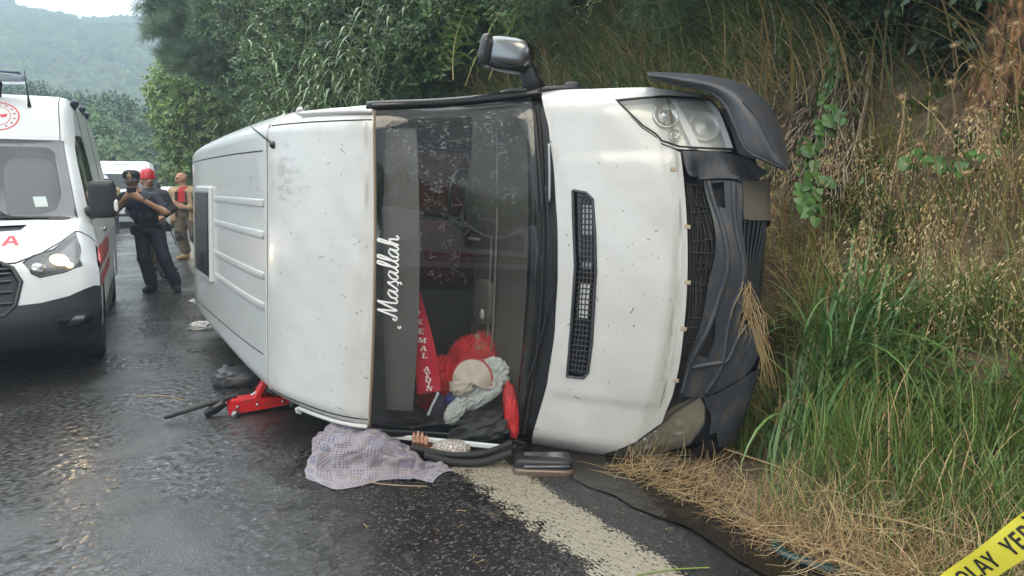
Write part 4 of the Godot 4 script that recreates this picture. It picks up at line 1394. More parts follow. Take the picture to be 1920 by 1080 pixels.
	for k in 10:
		g = Geo.new()
		var p := shot(935 + k * 1.6, 745 + 9 * k, 4.09)
		g.tube([p, p + Vector3(rng.randf_range(-0.05, 0.06), rng.randf_range(-0.09, 0.05), 0.01)], [0.0016], 4)
		if k == 0: tag(put("straw", g.mesh(), mat(0.25, 0.26, 0.08, 0.7)), "few stalks of straw against the inside of the windscreen", "straw", "", "stuff")

# ---------------------------------------------------------------- the ambulance
const AT := [[0.20, 0.20, 0.92, 0.28, 0.04], [0.02, 0.32, 0.97, 0.30, 0.08], [-0.02, 0.48, 1.0, 0.30, 0.10], [0.03, 0.70, 1.01, 0.30, 0.08],
	[0.09, 0.88, 1.01, 0.34, 0.08], [0.15, 0.96, 1.00, 0.34, 0.08], [0.50, 1.155, 0.98, 0.28, 0.10], [0.86, 1.27, 0.96, 0.22, 0.08],
	[0.93, 1.30, 0.94, 0.22, 0.06], [1.25, 1.63, 0.88, 0.18, 0.05], [1.56, 1.95, 0.83, 0.14, 0.05], [1.66, 2.08, 0.83, 0.12, 0.08],
	[1.92, 2.38, 0.82, 0.10, 0.10], [2.20, 2.47, 0.83, 0.06, 0.12], [3.8, 2.51, 0.83, 0.0, 0.12], [5.6, 2.48, 0.82, 0.0, 0.12], [5.7, 2.38, 0.80, 0.0, 0.1]]
var amb: Node3D

func ap(t: float, s: float) -> Vector3:
	return body(AT, t, s)
func on_amb(t: float, s: float, off := 0.0) -> Vector3:
	var p := ap(t, s)
	return p + (ap(t, s + 0.01) - ap(t, s - 0.01)).cross(ap(t + 0.02, s) - ap(t - 0.02, s)).normalized() * off
func amb_normal(t: float, s: float) -> Vector3:
	return (on_amb(t, s, 0.1) - on_amb(t, s, 0.0)).normalized()
func aflank(t: float, w: float, sg: float) -> Vector3:
	var e := ap(t, sg)
	var half: float = abs(e.x)
	var x: float = lerp(1.02, half, clamp((w - 1.0) / max(0.05, e.y - 1.0), 0.0, 1.0)) if w > 1.0 else lerp(1.0, 1.02, clamp((w - 0.3) / 0.7, 0, 1))
	if e.y < 1.0: x = max(half, min(x, half + 0.02 * (t - 1.0)))
	return Vector3(x * sg, min(w, e.y), e.z)
func amb_part(called: String, poly: Array, m: Material, off := 0.0, holes := [], da := 0.15, db := 0.06, parent: Node = null) -> MeshInstance3D:
	return put(called, region(ap, poly, da, db, off, holes).mesh(), m, amb if parent == null else parent)
func mirrored(half: Array) -> Array:    # a half outline from the centre line to +s, closed symmetrically
	var r := half.duplicate()
	for k in range(half.size() - 1, -1, -1):
		r.append(Vector2(half[k].x, -half[k].y))
	return r
func flipped(poly: Array) -> Array:
	var r := []
	for q in poly: r.append(Vector2(q.x, -q.y))
	return r

func build_ambulance() -> void:
	var th := deg_to_rad(27.2)
	amb = thing("ambulance", "white ambulance with its headlight lit, red stripes and a roof light bar", "ambulance", Transform3D(Basis(Vector3(cos(th), 0, -sin(th)), Vector3.UP, Vector3(sin(th), 0, cos(th))), Vector3(-4.235, 0, -5.27)))
	var hl := pts("5.04,0.50 5.24,0.56 5.42,0.70 6.17,0.86 5.49,0.885 4.41,0.885 3.97,0.76 3.83,0.60 4.05,0.55")
	var grille := mirrored(pts("5.08,0.0 5.10,0.35 4.67,0.43 3.71,0.48 2.80,0.44 2.47,0.37 2.44,0.0"))
	var lamp_holes := [PackedVector2Array(hl), PackedVector2Array(flipped(hl)), PackedVector2Array(grille)]
	var half := pts("5.03,0.30 5.02,0.45 5.3,0.62 5.7,0.76 6.15,0.86 6.1,1.0 3.28,1.0 3.28,0.96 2.93,0.79 2.79,0.60 2.77,0.44 2.7,0.30")
	amb_part("nose", half, M.amb_white, 0.0, lamp_holes)
	amb_part("nose", flipped(half), M.amb_white, 0.0, lamp_holes)
	amb_part("bonnet", mirrored(pts("7.25,0.0 7.25,0.6 7.4,1.0 6.14,1.0 6.19,0.86 5.74,0.76 5.34,0.62 5.06,0.45 5.07,0.0")), M.amb_white, 0.004, [PackedVector2Array(pts("6.67,0.12 6.73,0.50 6.36,0.46 6.27,0.12")), PackedVector2Array(pts("6.67,-0.12 6.27,-0.12 6.36,-0.46 6.73,-0.50"))])
	amb_part("bumper", mirrored(pts("2.58,0.0 2.75,0.44 2.77,0.60 2.91,0.79 3.26,0.96 3.26,1.0 0.0,1.0 0.0,0.0")), M.black, 0.008)
	amb_part("nose_lining", mirrored(pts("6.9,0.0 6.9,0.97 1.0,0.95 1.0,0.0")), M.inner, -0.06, [], 0.3, 0.1)
	var gr := amb_part("grille", grille, M.black, -0.03)
	for k in 5:
		var g := Geo.new(); var path := []
		var t := 2.9 + 0.45 * k
		for j in 15: path.append(on_amb(t, lerp(-0.42, 0.42, j / 14.0), -0.014))
		g.tube(path, [0.016], 6, Color.WHITE, 0.7)
		put("slat", g.mesh(), M.plastic, gr)
	var g2 := Geo.new(); var pth := []
	for q in grille + [grille[0]]: pth.append(on_amb(q.x, q.y, 0.0))
	g2.tube(pth, [0.018], 6)
	put("grille_frame", g2.mesh(), M.black, gr)
	for sg in [1.0, -1.0]:
		amb_part("bonnet_vent", pts("6.69,0.11 6.75,0.51 6.35,0.47 6.25,0.11") if sg > 0 else pts("6.69,-0.11 6.25,-0.11 6.35,-0.47 6.75,-0.51"), M.black, -0.012)
		var poly := hl if sg > 0 else flipped(hl)
		var lamp := amb_part("headlight", poly, pane(0.5, 0.5, 0.5, 0.10, 0.04), 0.002, [], 0.12, 0.05)
		amb_part("lamp_housing", poly, mat(0.05, 0.05, 0.055, 0.2, 0.3), -0.05, [], 0.12, 0.05, lamp)
		g2 = Geo.new(); pth = []
		for q in poly + [poly[0]]: pth.append(on_amb(q.x, q.y, 0.0))
		g2.tube(pth, [0.007], 6)
		put("rim", g2.mesh(), M.black, lamp)
		var glow := mat(1, 0.9, 0.7, 0.4)
		glow.emission_enabled = true
		glow.emission = Color(1.0, 0.86, 0.62)
		glow.emission_energy_multiplier = 1.3
		for b in [[5.15, 0.745, 0.072, true], [4.72, 0.815, 0.030, true], [4.75, 0.60, 0.055, false]]:
			g2 = Geo.new()
			var nn := amb_normal(b[0], b[1] * sg)
			var r: float = b[2]
			g2.lathe([Vector2(r, 0), Vector2(r * 0.9, 0.012), Vector2(r * 0.5, 0.022), Vector2(0, 0.026)], 20, frame_at(on_amb(b[0], b[1] * sg, -0.036), nn, Vector3(0, 1, 0.1)))
			put("bulb", g2.mesh(), glow if b[3] and sg > 0 else M.chrome, lamp)
			if b[3] and r > 0.05 and sg > 0:
				var sp := SpotLight3D.new()
				sp.name = "headlight_beam"
				sp.light_color = Color(1.0, 0.88, 0.68)
				sp.light_energy = 0.08
				sp.light_size = 0.06
				sp.spot_angle = 38.0
				sp.spot_range = 40.0
				sp.spot_attenuation = 2.0
				sp.shadow_enabled = true
				add_child(sp)
				var o: Vector3 = amb.transform * on_amb(b[0], b[1] * sg, 0.02)
				sp.look_at_from_position(o, o + amb.transform.basis * Vector3(0.15, -0.14, 1.0))
		var fog := amb_part("fog_lamp", pts("1.97,0.77 2.19,0.82 2.17,0.88 1.98,0.88 1.80,0.82 1.83,0.77") if sg > 0 else pts("1.97,-0.77 1.83,-0.77 1.80,-0.82 1.98,-0.88 2.17,-0.88 2.19,-0.82"), M.chrome, 0.014, [], 0.1, 0.03)
		amb_part("fog_lamp_frame", pts("2.3,0.69 2.42,0.86 2.3,0.93 1.85,0.93 1.6,0.84 1.65,0.72") if sg > 0 else pts("2.3,-0.69 1.65,-0.72 1.6,-0.84 1.85,-0.93 2.3,-0.93 2.42,-0.86"), M.gloss_black, 0.011, [], 0.1, 0.03, fog)
	# windscreen with its tinted border, wipers, a paper slip behind the glass
	var inner := PackedVector2Array(mirrored(pts("9.98,0.0 9.96,0.74 9.8,0.80 8.6,0.80 8.2,0.74 8.02,0.55 7.95,0.0")))
	amb_part("windscreen_border", rect(7.3, 10.42, -0.90, 0.90), mat(0.075, 0.07, 0.085, 0.12), -0.004, [inner])
	var ws := amb_part("windscreen", rect(7.5, 10.40, -0.89, 0.89), pane(0.03, 0.04, 0.05, 0.15, 0.02), 0.003)
	amb_part("cab_pale_backing", rect(7.3, 10.4, -0.86, 0.86), mat(0.42, 0.42, 0.47, 0.9), -0.75)  # pale sheet; the bright look of the glass is put into its colour
	for x in [-0.45, 0.45]:
		g2 = Geo.new()
		superball(g2, Transform3D(Basis.IDENTITY, Vector3(x, 1.50, -1.75)), Vector3(0.23, 0.34, 0.08), 0.5)
		put("seat", g2.mesh(), mat(0.12, 0.12, 0.14, 0.9), amb)
		g2 = Geo.new()
		superball(g2, Transform3D(Basis.IDENTITY, Vector3(x, 1.90, -1.8)), Vector3(0.13, 0.09, 0.06), 0.5)
		put("headrest", g2.mesh(), mat(0.12, 0.12, 0.14, 0.9), amb)
	g2 = Geo.new()
	superball(g2, Transform3D(Basis.IDENTITY, Vector3(0, 1.22, -1.15)), Vector3(0.85, 0.10, 0.22), 0.5)
	put("dashboard", g2.mesh(), mat(0.05, 0.05, 0.055, 0.8), amb)
	g2 = Geo.new()
	g2.box(Vector3(0.12, 0.004, 0.10), frame_at(on_amb(8.45, 0.62, -0.02), amb_normal(8.45, 0.62), Vector3(0, 1, 0)), 0.001)
	put("permit_slip", g2.mesh(), mat(0.6, 0.68, 0.66, 0.7), ws)
	for w in ["7.35,0.62 7.9,0.40 8.5,0.12 8.75,-0.02", "7.35,0.66 7.75,0.30 7.95,0.02", "7.38,-0.1 7.9,-0.40 8.45,-0.7"]:
		g2 = Geo.new(); pth = []
		for q in smooth(pts(w), 5): pth.append(on_amb(q.x, q.y, 0.018))
		g2.tube(pth, [0.013], 6, Color.WHITE, 0.7)
		put("wiper", g2.mesh(), M.black, amb)
	for sg in [1.0, -1.0]:
		amb_part("windscreen_pillar", rect(7.3, 10.45, 0.90, 1.0) if sg > 0 else rect(7.3, 10.45, -1.0, -0.90), M.amb_white, 0.0)
	amb_part("roof", rect(10.44, 16.0, -1, 1), M.amb_white, 0.0, [], 0.15, 0.06)
	for sg in [1.0, -1.0]:
		g2 = Geo.new(); pth = []
		for j in 14: pth.append(on_amb(lerp(10.45, 12.7, j / 13.0), 0.86 * sg, 0.0))
		g2.tube(pth, [0.004], 5)
		put("roof_seam", g2.mesh(), M.rubber, amb)
	# flanks, windows, stripes
	for sg in [1.0, -1.0]:
		var fl := func(t: float, w: float) -> Vector3: return aflank(t, w, sg)
		var poly := []
		for j in 41:
			var t := lerpf(3.28, 16.0, j / 40.0)
			poly.append(Vector2(t, ap(t, sg).y))
		poly.append(Vector2(16, 0.3)); poly.append(Vector2(14.6, 0.3))
		for j in 9: poly.append(Vector2(14.42 - 0.36 * j / 8.0 * 1.0, 0.34 + 0.40 * sin(PI * j / 8.0)))
		poly.append(Vector2(14.0, 0.3)); poly.append(Vector2(8.6, 0.3))
		for j in 9: poly.append(Vector2(lerp(8.4, 5.3, j / 8.0), 0.34 + 0.40 * sin(PI * j / 8.0)))
		poly.append(Vector2(4.6, 0.45)); poly.append(Vector2(3.28, 0.55))
		var win := PackedVector2Array(pts("7.9,1.30 9.2,1.72 10.3,2.02 12.2,2.02 12.6,1.9 12.6,1.30"))
		var side := put("flank", region(fl, poly, 0.3, 0.12, 0.0, [win], sg > 0).mesh(), M.amb_white, amb)
		put("door_window", region(fl, Array(win), 0.3, 0.15, -0.004, [], sg > 0).mesh(), M.dark_glass, side)
		put("door_frame", region(fl, pts("7.6,1.26 9.1,1.74 10.3,2.07 12.5,2.07 12.75,1.9 12.75,1.26"), 0.3, 0.15, 0.003, [win], sg > 0).mesh(), M.black, side)
		put("red_stripe", region(fl, pts("4.6,0.86 5.2,1.03 13.2,1.03 13.2,0.86"), 0.3, 0.1, 0.004, [], sg > 0).mesh(), mat(0.36, 0.035, 0.03, 0.35), side)
		put("red_stripe", region(fl, pts("4.2,0.70 4.4,0.80 13.2,0.80 13.2,0.70"), 0.3, 0.1, 0.004, [], sg > 0).mesh(), mat(0.40, 0.03, 0.03, 0.35), side)
		put("sill", region(fl, rect(8.7, 13.9, 0.30, 0.46), 0.3, 0.1, 0.008, [], sg > 0).mesh(), M.black, side)
		for t in [7.75, 12.9, 14.0]:
			g2 = Geo.new()
			g2.tube([fl.call(t, 0.45) + Vector3(0.001 * sg, 0, 0), fl.call(t, 1.25) + Vector3(0.001 * sg, 0, 0), fl.call(t, ap(t, sg).y - 0.03)], [0.004], 5)
			put("door_gap", g2.mesh(), M.rubber, side)
		g2 = Geo.new()
		g2.box(Vector3(0.03, 0.04, 0.16), Transform3D(Basis.IDENTITY, fl.call(12.55, 1.12) + Vector3(0.012 * sg, 0, 0)), 0.01)
		put("door_handle", g2.mesh(), M.chrome, side)
		# door mirror
		g2 = Geo.new()
		superball(g2, Transform3D(Basis(Vector3(0, 1, 0), -0.15 * sg), Vector3(1.055 * sg, 1.45, -1.16)), Vector3(0.115, 0.175, 0.075), 0.4)
		var dm := put("door_mirror", g2.mesh(), M.black, amb)
		g2 = Geo.new()
		g2.tube([Vector3(0.92 * sg, 1.33, -1.22), Vector3(1.0 * sg, 1.36, -1.18)], [0.05, 0.045], 8)
		put("mirror_arm", g2.mesh(), M.black, dm)
		g2 = Geo.new()
		superball(g2, Transform3D(Basis.IDENTITY, Vector3(1.157 * sg, 1.39, -1.13)), Vector3(0.022, 0.058, 0.05), 0.5)
		put("mirror_lamp", g2.mesh(), mat(0.7, 0.7, 0.68, 0.15), dm)
		# blue warning lamps along the roof edge
		for t in [12.9, 13.7, 14.2]:
			g2 = Geo.new()
			superball(g2, Transform3D(Basis(Vector3(0, 0, 1), -0.5 * sg), ap(t, 0.985 * sg) + Vector3(0.0, 0.015, 0)), Vector3(0.035, 0.06, 0.10), 0.4)
			put("warning_lamp", g2.mesh(), mat(0.012, 0.016, 0.04, 0.1), amb)
		for wz in [-0.98, -4.45]:
			var xf := Transform3D(Basis(Vector3(0, 0, 1), -PI / 2 * sg), Vector3(0.88 * sg, 0.345, wz))
			g2 = Geo.new()
			g2.lathe([Vector2(0.2, -0.10), Vector2(0.315, -0.105), Vector2(0.34, -0.075), Vector2(0.345, 0.0), Vector2(0.34, 0.075), Vector2(0.315, 0.105), Vector2(0.2, 0.10)], 32, xf)
			var wh := put("wheel", g2.mesh(), M.rubber, amb)
			g2 = Geo.new()
			g2.lathe([Vector2(0.0, 0.03), Vector2(0.06, 0.035), Vector2(0.07, 0.06), Vector2(0.17, 0.05), Vector2(0.20, 0.085), Vector2(0.21, 0.09)], 24, xf)
			put("rim", g2.mesh(), M.steel, wh)
	g2 = Geo.new(); g2.box(Vector3(1.7, 0.12, 5.0), Transform3D(Basis.IDENTITY, Vector3(0, 0.36, -3.0)), 0.03)
	put("underside", g2.mesh(), M.inner, amb)
	g2 = Geo.new(); g2.box(Vector3(1.62, 2.0, 0.06), Transform3D(Basis.IDENTITY, Vector3(0, 1.4, -5.68)), 0.03)
	put("rear_doors", g2.mesh(), M.amb_white, amb)
	# light bar, aerial
	g2 = Geo.new()
	superball(g2, Transform3D(Basis.IDENTITY, Vector3(-0.08, 2.60, -2.0)), Vector3(0.53, 0.045, 0.14), 0.35)
	var bar := put("light_bar", g2.mesh(), pane(0.35, 0.42, 0.5, 0.55, 0.1), amb)
	g2 = Geo.new(); g2.box(Vector3(1.0, 0.02, 0.24), Transform3D(Basis.IDENTITY, Vector3(-0.08, 2.65, -2.0)), 0.008)
	put("bar_cover", g2.mesh(), mat(0.05, 0.07, 0.14, 0.2), bar)
	for x in [-0.45, -0.2, 0.05, 0.3]:
		g2 = Geo.new(); superball(g2, Transform3D(Basis.IDENTITY, Vector3(x - 0.02, 2.60, -2.0)), Vector3(0.08, 0.032, 0.09), 0.6)
		put("bar_lamp", g2.mesh(), mat(0.5, 0.52, 0.56, 0.3), bar)
	for x in [-0.4, 0.22]:
		g2 = Geo.new(); g2.tube([Vector3(x, 2.42, -2.0), Vector3(x + 0.02, 2.57, -2.0)], [0.018], 6)
		put("bar_foot", g2.mesh(), M.black, bar)
	g2 = Geo.new()
	var af := on_amb(11.8, 0.57)
	g2.tube([af, af + Vector3(0, 0.10, 0.02), af + Vector3(-0.01, 0.34, 0.03)], [0.018, 0.008, 0.003], 7)
	put("aerial", g2.mesh(), M.black, amb)
	# red lettering that reads right in a mirror, and the round emblem
	var red := mat(0.60, 0.03, 0.05, 0.4)
	put("lettering", lettering("AMBULANS", true, false, 0.165, func(x: float, y: float, z: float) -> Vector3: return on_amb(5.83 + y * 2.35, x * 0.80 - 0.03, 0.006 + z), 0.001, true), red, amb)
	var C := Vector2(11.47, 0.245)
	var em := func(r: float, a: float, off: float) -> Vector3: return on_amb(C.x + r * sin(a) * 2.45, C.y + r * cos(a) / 0.82, off)
	var first := true
	var emblem: MeshInstance3D
	for ring in [[0.178, 0.190], [0.118, 0.123]]:
		g2 = Geo.new()
		for k in 49:
			g2.vert(em.call(ring[0], TAU * k / 48, 0.003)); g2.vert(em.call(ring[1], TAU * k / 48, 0.003))
		for k in 48: g2.quad(k * 2, k * 2 + 1, k * 2 + 3, k * 2 + 2)
		var e := put("emblem" if first else "emblem_ring", g2.mesh(), red, amb if first else emblem)
		if first: emblem = e
		first = false
	for k in 16:
		g2 = Geo.new()
		var m: Vector3 = em.call(0.152, TAU * (k + 0.5) / 16, 0.003)
		g2.lathe([Vector2(0.010, 0), Vector2(0.0, 0.001)], 8, frame_at(m, amb_normal(C.x, C.y), Vector3(0, 1, 0.1)))
		put("emblem_star", g2.mesh(), mat(0.35, 0.03, 0.06, 0.4), emblem)
	g2 = Geo.new()
	var rr := [0.0, 0.10, 0.035]
	for k in 9:
		g2.vert(em.call(lerp(0.02, 0.085, k / 8.0), -0.25 + 0.1 * sin(k), 0.003)); g2.vert(em.call(lerp(0.02, 0.10, k / 8.0), 0.25, 0.003))
	for k in 8: g2.quad(k * 2, k * 2 + 2, k * 2 + 3, k * 2 + 1)
	put("emblem_wing", g2.mesh(), red, emblem)
	g2 = Geo.new()
	for k in 25:
		var a := PI * 0.35 + PI * 1.3 * k / 24.0
		g2.vert(em.call(0.055, a, 0.003)); g2.vert(em.call(0.055 + 0.022 * sin(PI * k / 24.0), a, 0.003))
	for k in 24: g2.quad(k * 2, k * 2 + 1, k * 2 + 3, k * 2 + 2)
	put("emblem_crescent", g2.mesh(), red, emblem)

# ---------------------------------------------------------------- a second ambulance behind the photographer, mirrored in the windscreen
func build_second_ambulance() -> void:
	var o: Node3D = amb.duplicate()
	o.name = numbered("ambulance")
	add_child(o, true)
	var th := deg_to_rad(110.0)
	o.transform = Transform3D(Basis(Vector3(cos(th), 0, -sin(th)), Vector3.UP, Vector3(sin(th), 0, cos(th))), Vector3(6.1, 0, 4.6))
	tag(o, "second white ambulance standing side-on behind the photographer, seen mirrored in the windscreen", "ambulance")
	var dark := mat(0.03, 0.03, 0.06, 0.4)
	for ln in [["T.C.", 1.52, 0.10], ["SAĞLIK BAKANLIĞI", 1.32, 0.17], ["ACİL SAĞLIK", 1.12, 0.17]]:
		for sg in [1.0, -1.0]:
			put("lettering", lettering(ln[0], true, false, ln[2], func(x: float, y: float, z: float) -> Vector3:
				return Vector3(sg * (1.035 - 0.10 * max(0.0, ln[1] + y - 1.0) + z), ln[1] + y, -3.9 - x * 1.15 * sg)), dark, o)

# ---------------------------------------------------------------- jack, cloth, debris, barrier tape
func build_rescue_gear() -> void:
	# trolley jack
	var p0 := shot_ground(428, 779); var p1 := shot_ground(545, 764)
	var ax := (p1 - p0).normalized()
	M.red_gloss.detail_enabled = true
	M.red_gloss.detail_blend_mode = BaseMaterial3D.BLEND_MODE_MIX
	M.red_gloss.detail_albedo = M.plastic.detail_albedo
	M.red_gloss.uv1_scale = Vector3(2, 2, 1)
	var jack := thing("trolley_jack", "red trolley jack with a long black handle under the van roof edge", "jack", Transform3D(Basis(ax, Vector3.UP, ax.cross(Vector3.UP)), p0))
	var g: Geo
	for sg in [-1.0, 1.0]:
		g = Geo.new()
		g.prism(PackedVector2Array([Vector2(0.0, 0.02), Vector2(0.42, 0.045), Vector2(0.47, 0.06), Vector2(0.47, 0.085), Vector2(0.30, 0.105), Vector2(0.18, 0.12), Vector2(0.0, 0.105)]), -0.004, 0.004, Transform3D(Basis.IDENTITY, Vector3(0, 0, 0.062 * sg)))
		put("side_plate", g.mesh(), M.red_gloss, jack)
		for x in [0.06, 0.19, 0.36]:
			g = Geo.new()
			g.lathe([Vector2(0.012, 0), Vector2(0.011, 0.006), Vector2(0, 0.008)], 10, Transform3D(Basis(Vector3(1, 0, 0), PI / 2 * sg), Vector3(x, 0.07, 0.066 * sg)))
			put("bolt", g.mesh(), M.steel, jack)
		for x in [0.44, 0.04]:
			g = Geo.new()
			var wr := 0.045 if x > 0.2 else 0.028
			g.lathe([Vector2(0.01, -0.02), Vector2(wr, -0.018), Vector2(wr, 0.018), Vector2(0.01, 0.02)], 18, Transform3D(Basis(Vector3(1, 0, 0), PI / 2), Vector3(x, wr, 0.09 * sg)))
			put("wheel", g.mesh(), M.black if x > 0.2 else M.steel, jack)
	g = Geo.new(); g.box(Vector3(0.16, 0.05, 0.10), Transform3D(Basis(Vector3(0, 0, 1), -0.05), Vector3(0.10, 0.095, 0)), 0.01)
	put("pump_block", g.mesh(), M.red_gloss, jack)
	g = Geo.new()
	g.box(Vector3(0.30, 0.045, 0.085), Transform3D(Basis(Vector3(0, 0, 1), 1.02), Vector3(0.245, 0.20, 0)), 0.008)
	put("lift_arm", g.mesh(), M.red_gloss, jack)
	g = Geo.new()
	g.tube([Vector3(0.16, 0.12, 0.0), Vector3(0.24, 0.17, 0), Vector3(0.33, 0.10, 0)], [0.013], 7)
	put("ram", g.mesh(), M.steel, jack)
	g = Geo.new()
	g.lathe([Vector2(0.015, -0.03), Vector2(0.02, 0), Vector2(0.045, 0.004), Vector2(0.05, 0.022), Vector2(0.04, 0.024), Vector2(0, 0.02)], 16, Transform3D(Basis.IDENTITY, Vector3(0.325, 0.335, 0)))
	put("saddle", g.mesh(), M.black, jack)
	g = Geo.new()
	g.tube([Vector3(-0.02, 0.10, 0), Vector3(-0.09, 0.06, 0.0), Vector3(-0.145, 0.022, 0.0)], [0.035, 0.04, 0.02], 12)
	put("handle_socket", g.mesh(), M.gloss_black, jack)
	g = Geo.new()
	g.tube([Vector3(0.06, 0.135, 0.0), Vector3(-0.10, 0.105, 0.01), Vector3(-0.40, 0.045, 0.02)], [0.016, 0.014, 0.0125], 10)
	put("handle", g.mesh(), M.rubber, jack)
	# patterned lilac cloth over what lies below the windscreen edge
	var im := Image.create(512, 512, false, Image.FORMAT_RGBA8)
	var r := RandomNumberGenerator.new(); r.seed = 77
	var kinds := []
	for k in 64: kinds.append([r.randi_range(0, 3), r.randf()])
	for y in 512:
		for x in 512:
			var k: Array = kinds[(y / 64) * 8 + x / 64]
			var u := x % 64; var v := y % 64
			var a := Color(0.58, 0.56, 0.57)
			var b := Color(0.36, 0.37, 0.47) if k[1] < 0.5 else Color(0.45, 0.40, 0.44)
			var on := false
			match k[0]:
				0: on = (u / 8 + v / 8) % 2 == 0
				1: on = Vector2(u % 12 - 6, v % 12 - 6).length() < 3.4
				2: on = (u % 14) < 4 or (v % 14) < 4
				3: on = Vector2(u - 32, v - 32).length() < 22 and int(Vector2(u - 32, v - 32).length() / 5) % 2 == 0
			var c := b if on else a
			if (u + v) % 4 == 0: c = c.lightened(0.12)
			im.set_pixel(x, y, c)
	var cm := mat(0.92, 0.90, 0.96, 0.9)
	cm.albedo_color = Color(0.95, 0.94, 0.96)
	cm.albedo_texture = ImageTexture.create_from_image(im)
	cm.cull_mode = BaseMaterial3D.CULL_DISABLED
	cm.rim_enabled = true; cm.rim = 0.3
	cm.uv1_scale = Vector3(0.9, 0.9, 1)
	var s := func(x: float, y: float, d: float) -> Vector3: return shot(x, y, d)
	var G := func(x: float, y: float, h: float) -> Vector3: return shot_ground(x, y, h)
	var rows := [
		[G.call(572, 897, 0.012), G.call(625, 916, 0.015), G.call(680, 911, 0.012), G.call(725, 900, 0.015), G.call(785, 894, 0.03), G.call(815, 905, 0.012)],
		[s.call(568, 866, 3.86), s.call(614, 882, 3.77), s.call(672, 880, 3.75), s.call(726, 880, 3.75), s.call(782, 880, 3.78), s.call(830, 893, 3.78)],
		[s.call(574, 830, 3.96), s.call(618, 838, 3.83), s.call(676, 840, 3.78), s.call(732, 852, 3.77), s.call(790, 862, 3.80), s.call(850, 882, 3.82)],
		[s.call(596, 800, 4.04), s.call(628, 802, 3.92), s.call(682, 806, 3.87), s.call(734, 826, 3.84), s.call(784, 846, 3.85), s.call(836, 866, 3.86)],
		[s.call(622, 780, 4.08), s.call(648, 778, 4.01), s.call(696, 786, 3.96), s.call(738, 808, 3.92), s.call(778, 832, 3.91), s.call(820, 856, 3.90)],
		[s.call(630, 768, 4.15), s.call(652, 766, 4.12), s.call(700, 777, 4.08), s.call(742, 800, 4.02), s.call(776, 826, 3.98), s.call(810, 850, 3.95)],
	]
	var cloth := put("patterned_cloth", drape(rows, 16, 5, 0.075, 2.6).mesh(), cm)
	tag(cloth, "lilac patchwork cloth draped over the road below the windscreen", "cloth")
	# white bar and hand below the windscreen
	g = Geo.new()
	var b0 := shot(728, 817, 3.99); var b1 := shot(955, 840, 3.99)
	var d := (b1 - b0).normalized()
	g.box(Vector3(b0.distance_to(b1), 0.030, 0.022), Transform3D(Basis(d, Vector3(0, 0, 1).cross(d).normalized(), Vector3(0, 0, 1)), (b0 + b1) / 2), 0.006)
	tag(put("white_bar", g.mesh(), M.amb_white), "white trim bar under the lower edge of the windscreen", "bar")
	hand()
	g = Geo.new()
	crumple(g, Transform3D(Basis(Vector3(0, 0, 1), -0.06), shot(846, 840, 3.97)), Vector3(0.105, 0.045, 0.06), 55, 0.12, 40, 24)
	var lm := mat(1, 1, 1, 0.8)
	lm.albedo_texture = noise_tex(0.10, 256, [0.3, Color(0.20, 0.17, 0.15), 0.5, Color(0.52, 0.49, 0.45), 0.8, Color(0.62, 0.60, 0.57)], FastNoiseLite.TYPE_CELLULAR, 1, 7)
	lm.uv1_scale = Vector3(2, 1, 1)
	tag(put("speckled_cloth", g.mesh(), lm), "white speckled cloth bundle under the white bar", "cloth")
	var ls := ["782,846 830,856 880,860 930,852 968,836", "770,838 815,848 860,853 905,850 960,830", "795,852 850,866 905,866 960,848"]
	for k in 3:
		g = Geo.new(); var path := []
		for q in smooth(pts(ls[k]), 5): path.append(shot(q.x, q.y, 3.93 - 0.02 * k))
		g.tube(path, [0.013 + 0.004 * k], 8)
		tag(put("rubber_seal", g.mesh(), M.rubber), ["black rubber door seal, middle one below the speckled cloth", "black rubber door seal nearest the speckled cloth", "thick black rubber door seal lowest on the road"][k], "seal", "rubber seals hanging from the van")
	# black liner and mat on the road under the roof edge
	g = Geo.new()
	crumple(g, Transform3D(Basis(Vector3(0, 1, 0), 0.3), shot_ground(455, 708, 0.05)), Vector3(0.20, 0.07, 0.13), 61, 0.25, 40, 20, 0.6)
	tag(put("wheel_arch_liner", g.mesh(), M.plastic), "black plastic liner lying on the road behind the jack", "liner")
	g = Geo.new()
	crumple(g, Transform3D(Basis.IDENTITY, shot_ground(428, 690, 0.03)), Vector3(0.06, 0.035, 0.06), 62, 0.25, 20, 12)
	tag(put("plastic_scrap", g.mesh(), M.black), "small black plastic scrap beside the wheel arch liner", "scrap")
	var pl := mat(0.45, 0.46, 0.46, 0.4)
	var wl := [[382, 613, 0.14, 0.05, "crumpled white plastic sheet on the road by the van's roof"], [372, 566, 0.10, 0.035, "small white plastic scrap furthest along the van's roof"], [396, 592, 0.07, 0.03, "grey plastic scrap between the two white scraps"]]
	for q in wl:
		g = Geo.new()
		crumple(g, Transform3D(Basis.IDENTITY, shot_ground(q[0], q[1], q[3] * 0.5)), Vector3(q[2], q[3], q[2] * 0.7), int(q[0]), 0.5, 32, 18)
		tag(put("plastic_sheet", g.mesh(), pl if q[0] != 396 else M.plastic), q[4], "plastic sheet")
	g = Geo.new()
	var lp := shot_ground(368, 658, 0.012)
	g.sheet(func(a: float, b: float) -> Vector3: return lp + Vector3((a - 0.5) * 0.17, 0.012 * sin(a * PI) + 0.01 * b, (b - 0.5) * 0.05 * sin(PI * clamp(a, 0.03, 0.97)) - (a - 0.5) * 0.02), 8, 3, true)
	tag(put("fallen_leaf", g.mesh(), leafmat(0.13, 0.19, 0.03)), "yellow green leaf lying on the wet road", "leaf")
	# green hose lying in the gutter
	g = Geo.new()
	var hp := []
	for q in smooth(pts("1452,1017 1462,1032 1490,1046 1540,1062 1600,1077 1680,1100"), 5): hp.append(shot_ground(q.x, q.y, 0.022))
	g.tube(hp, [0.020, 0.026, 0.028], 10, Color.WHITE, 0.7)
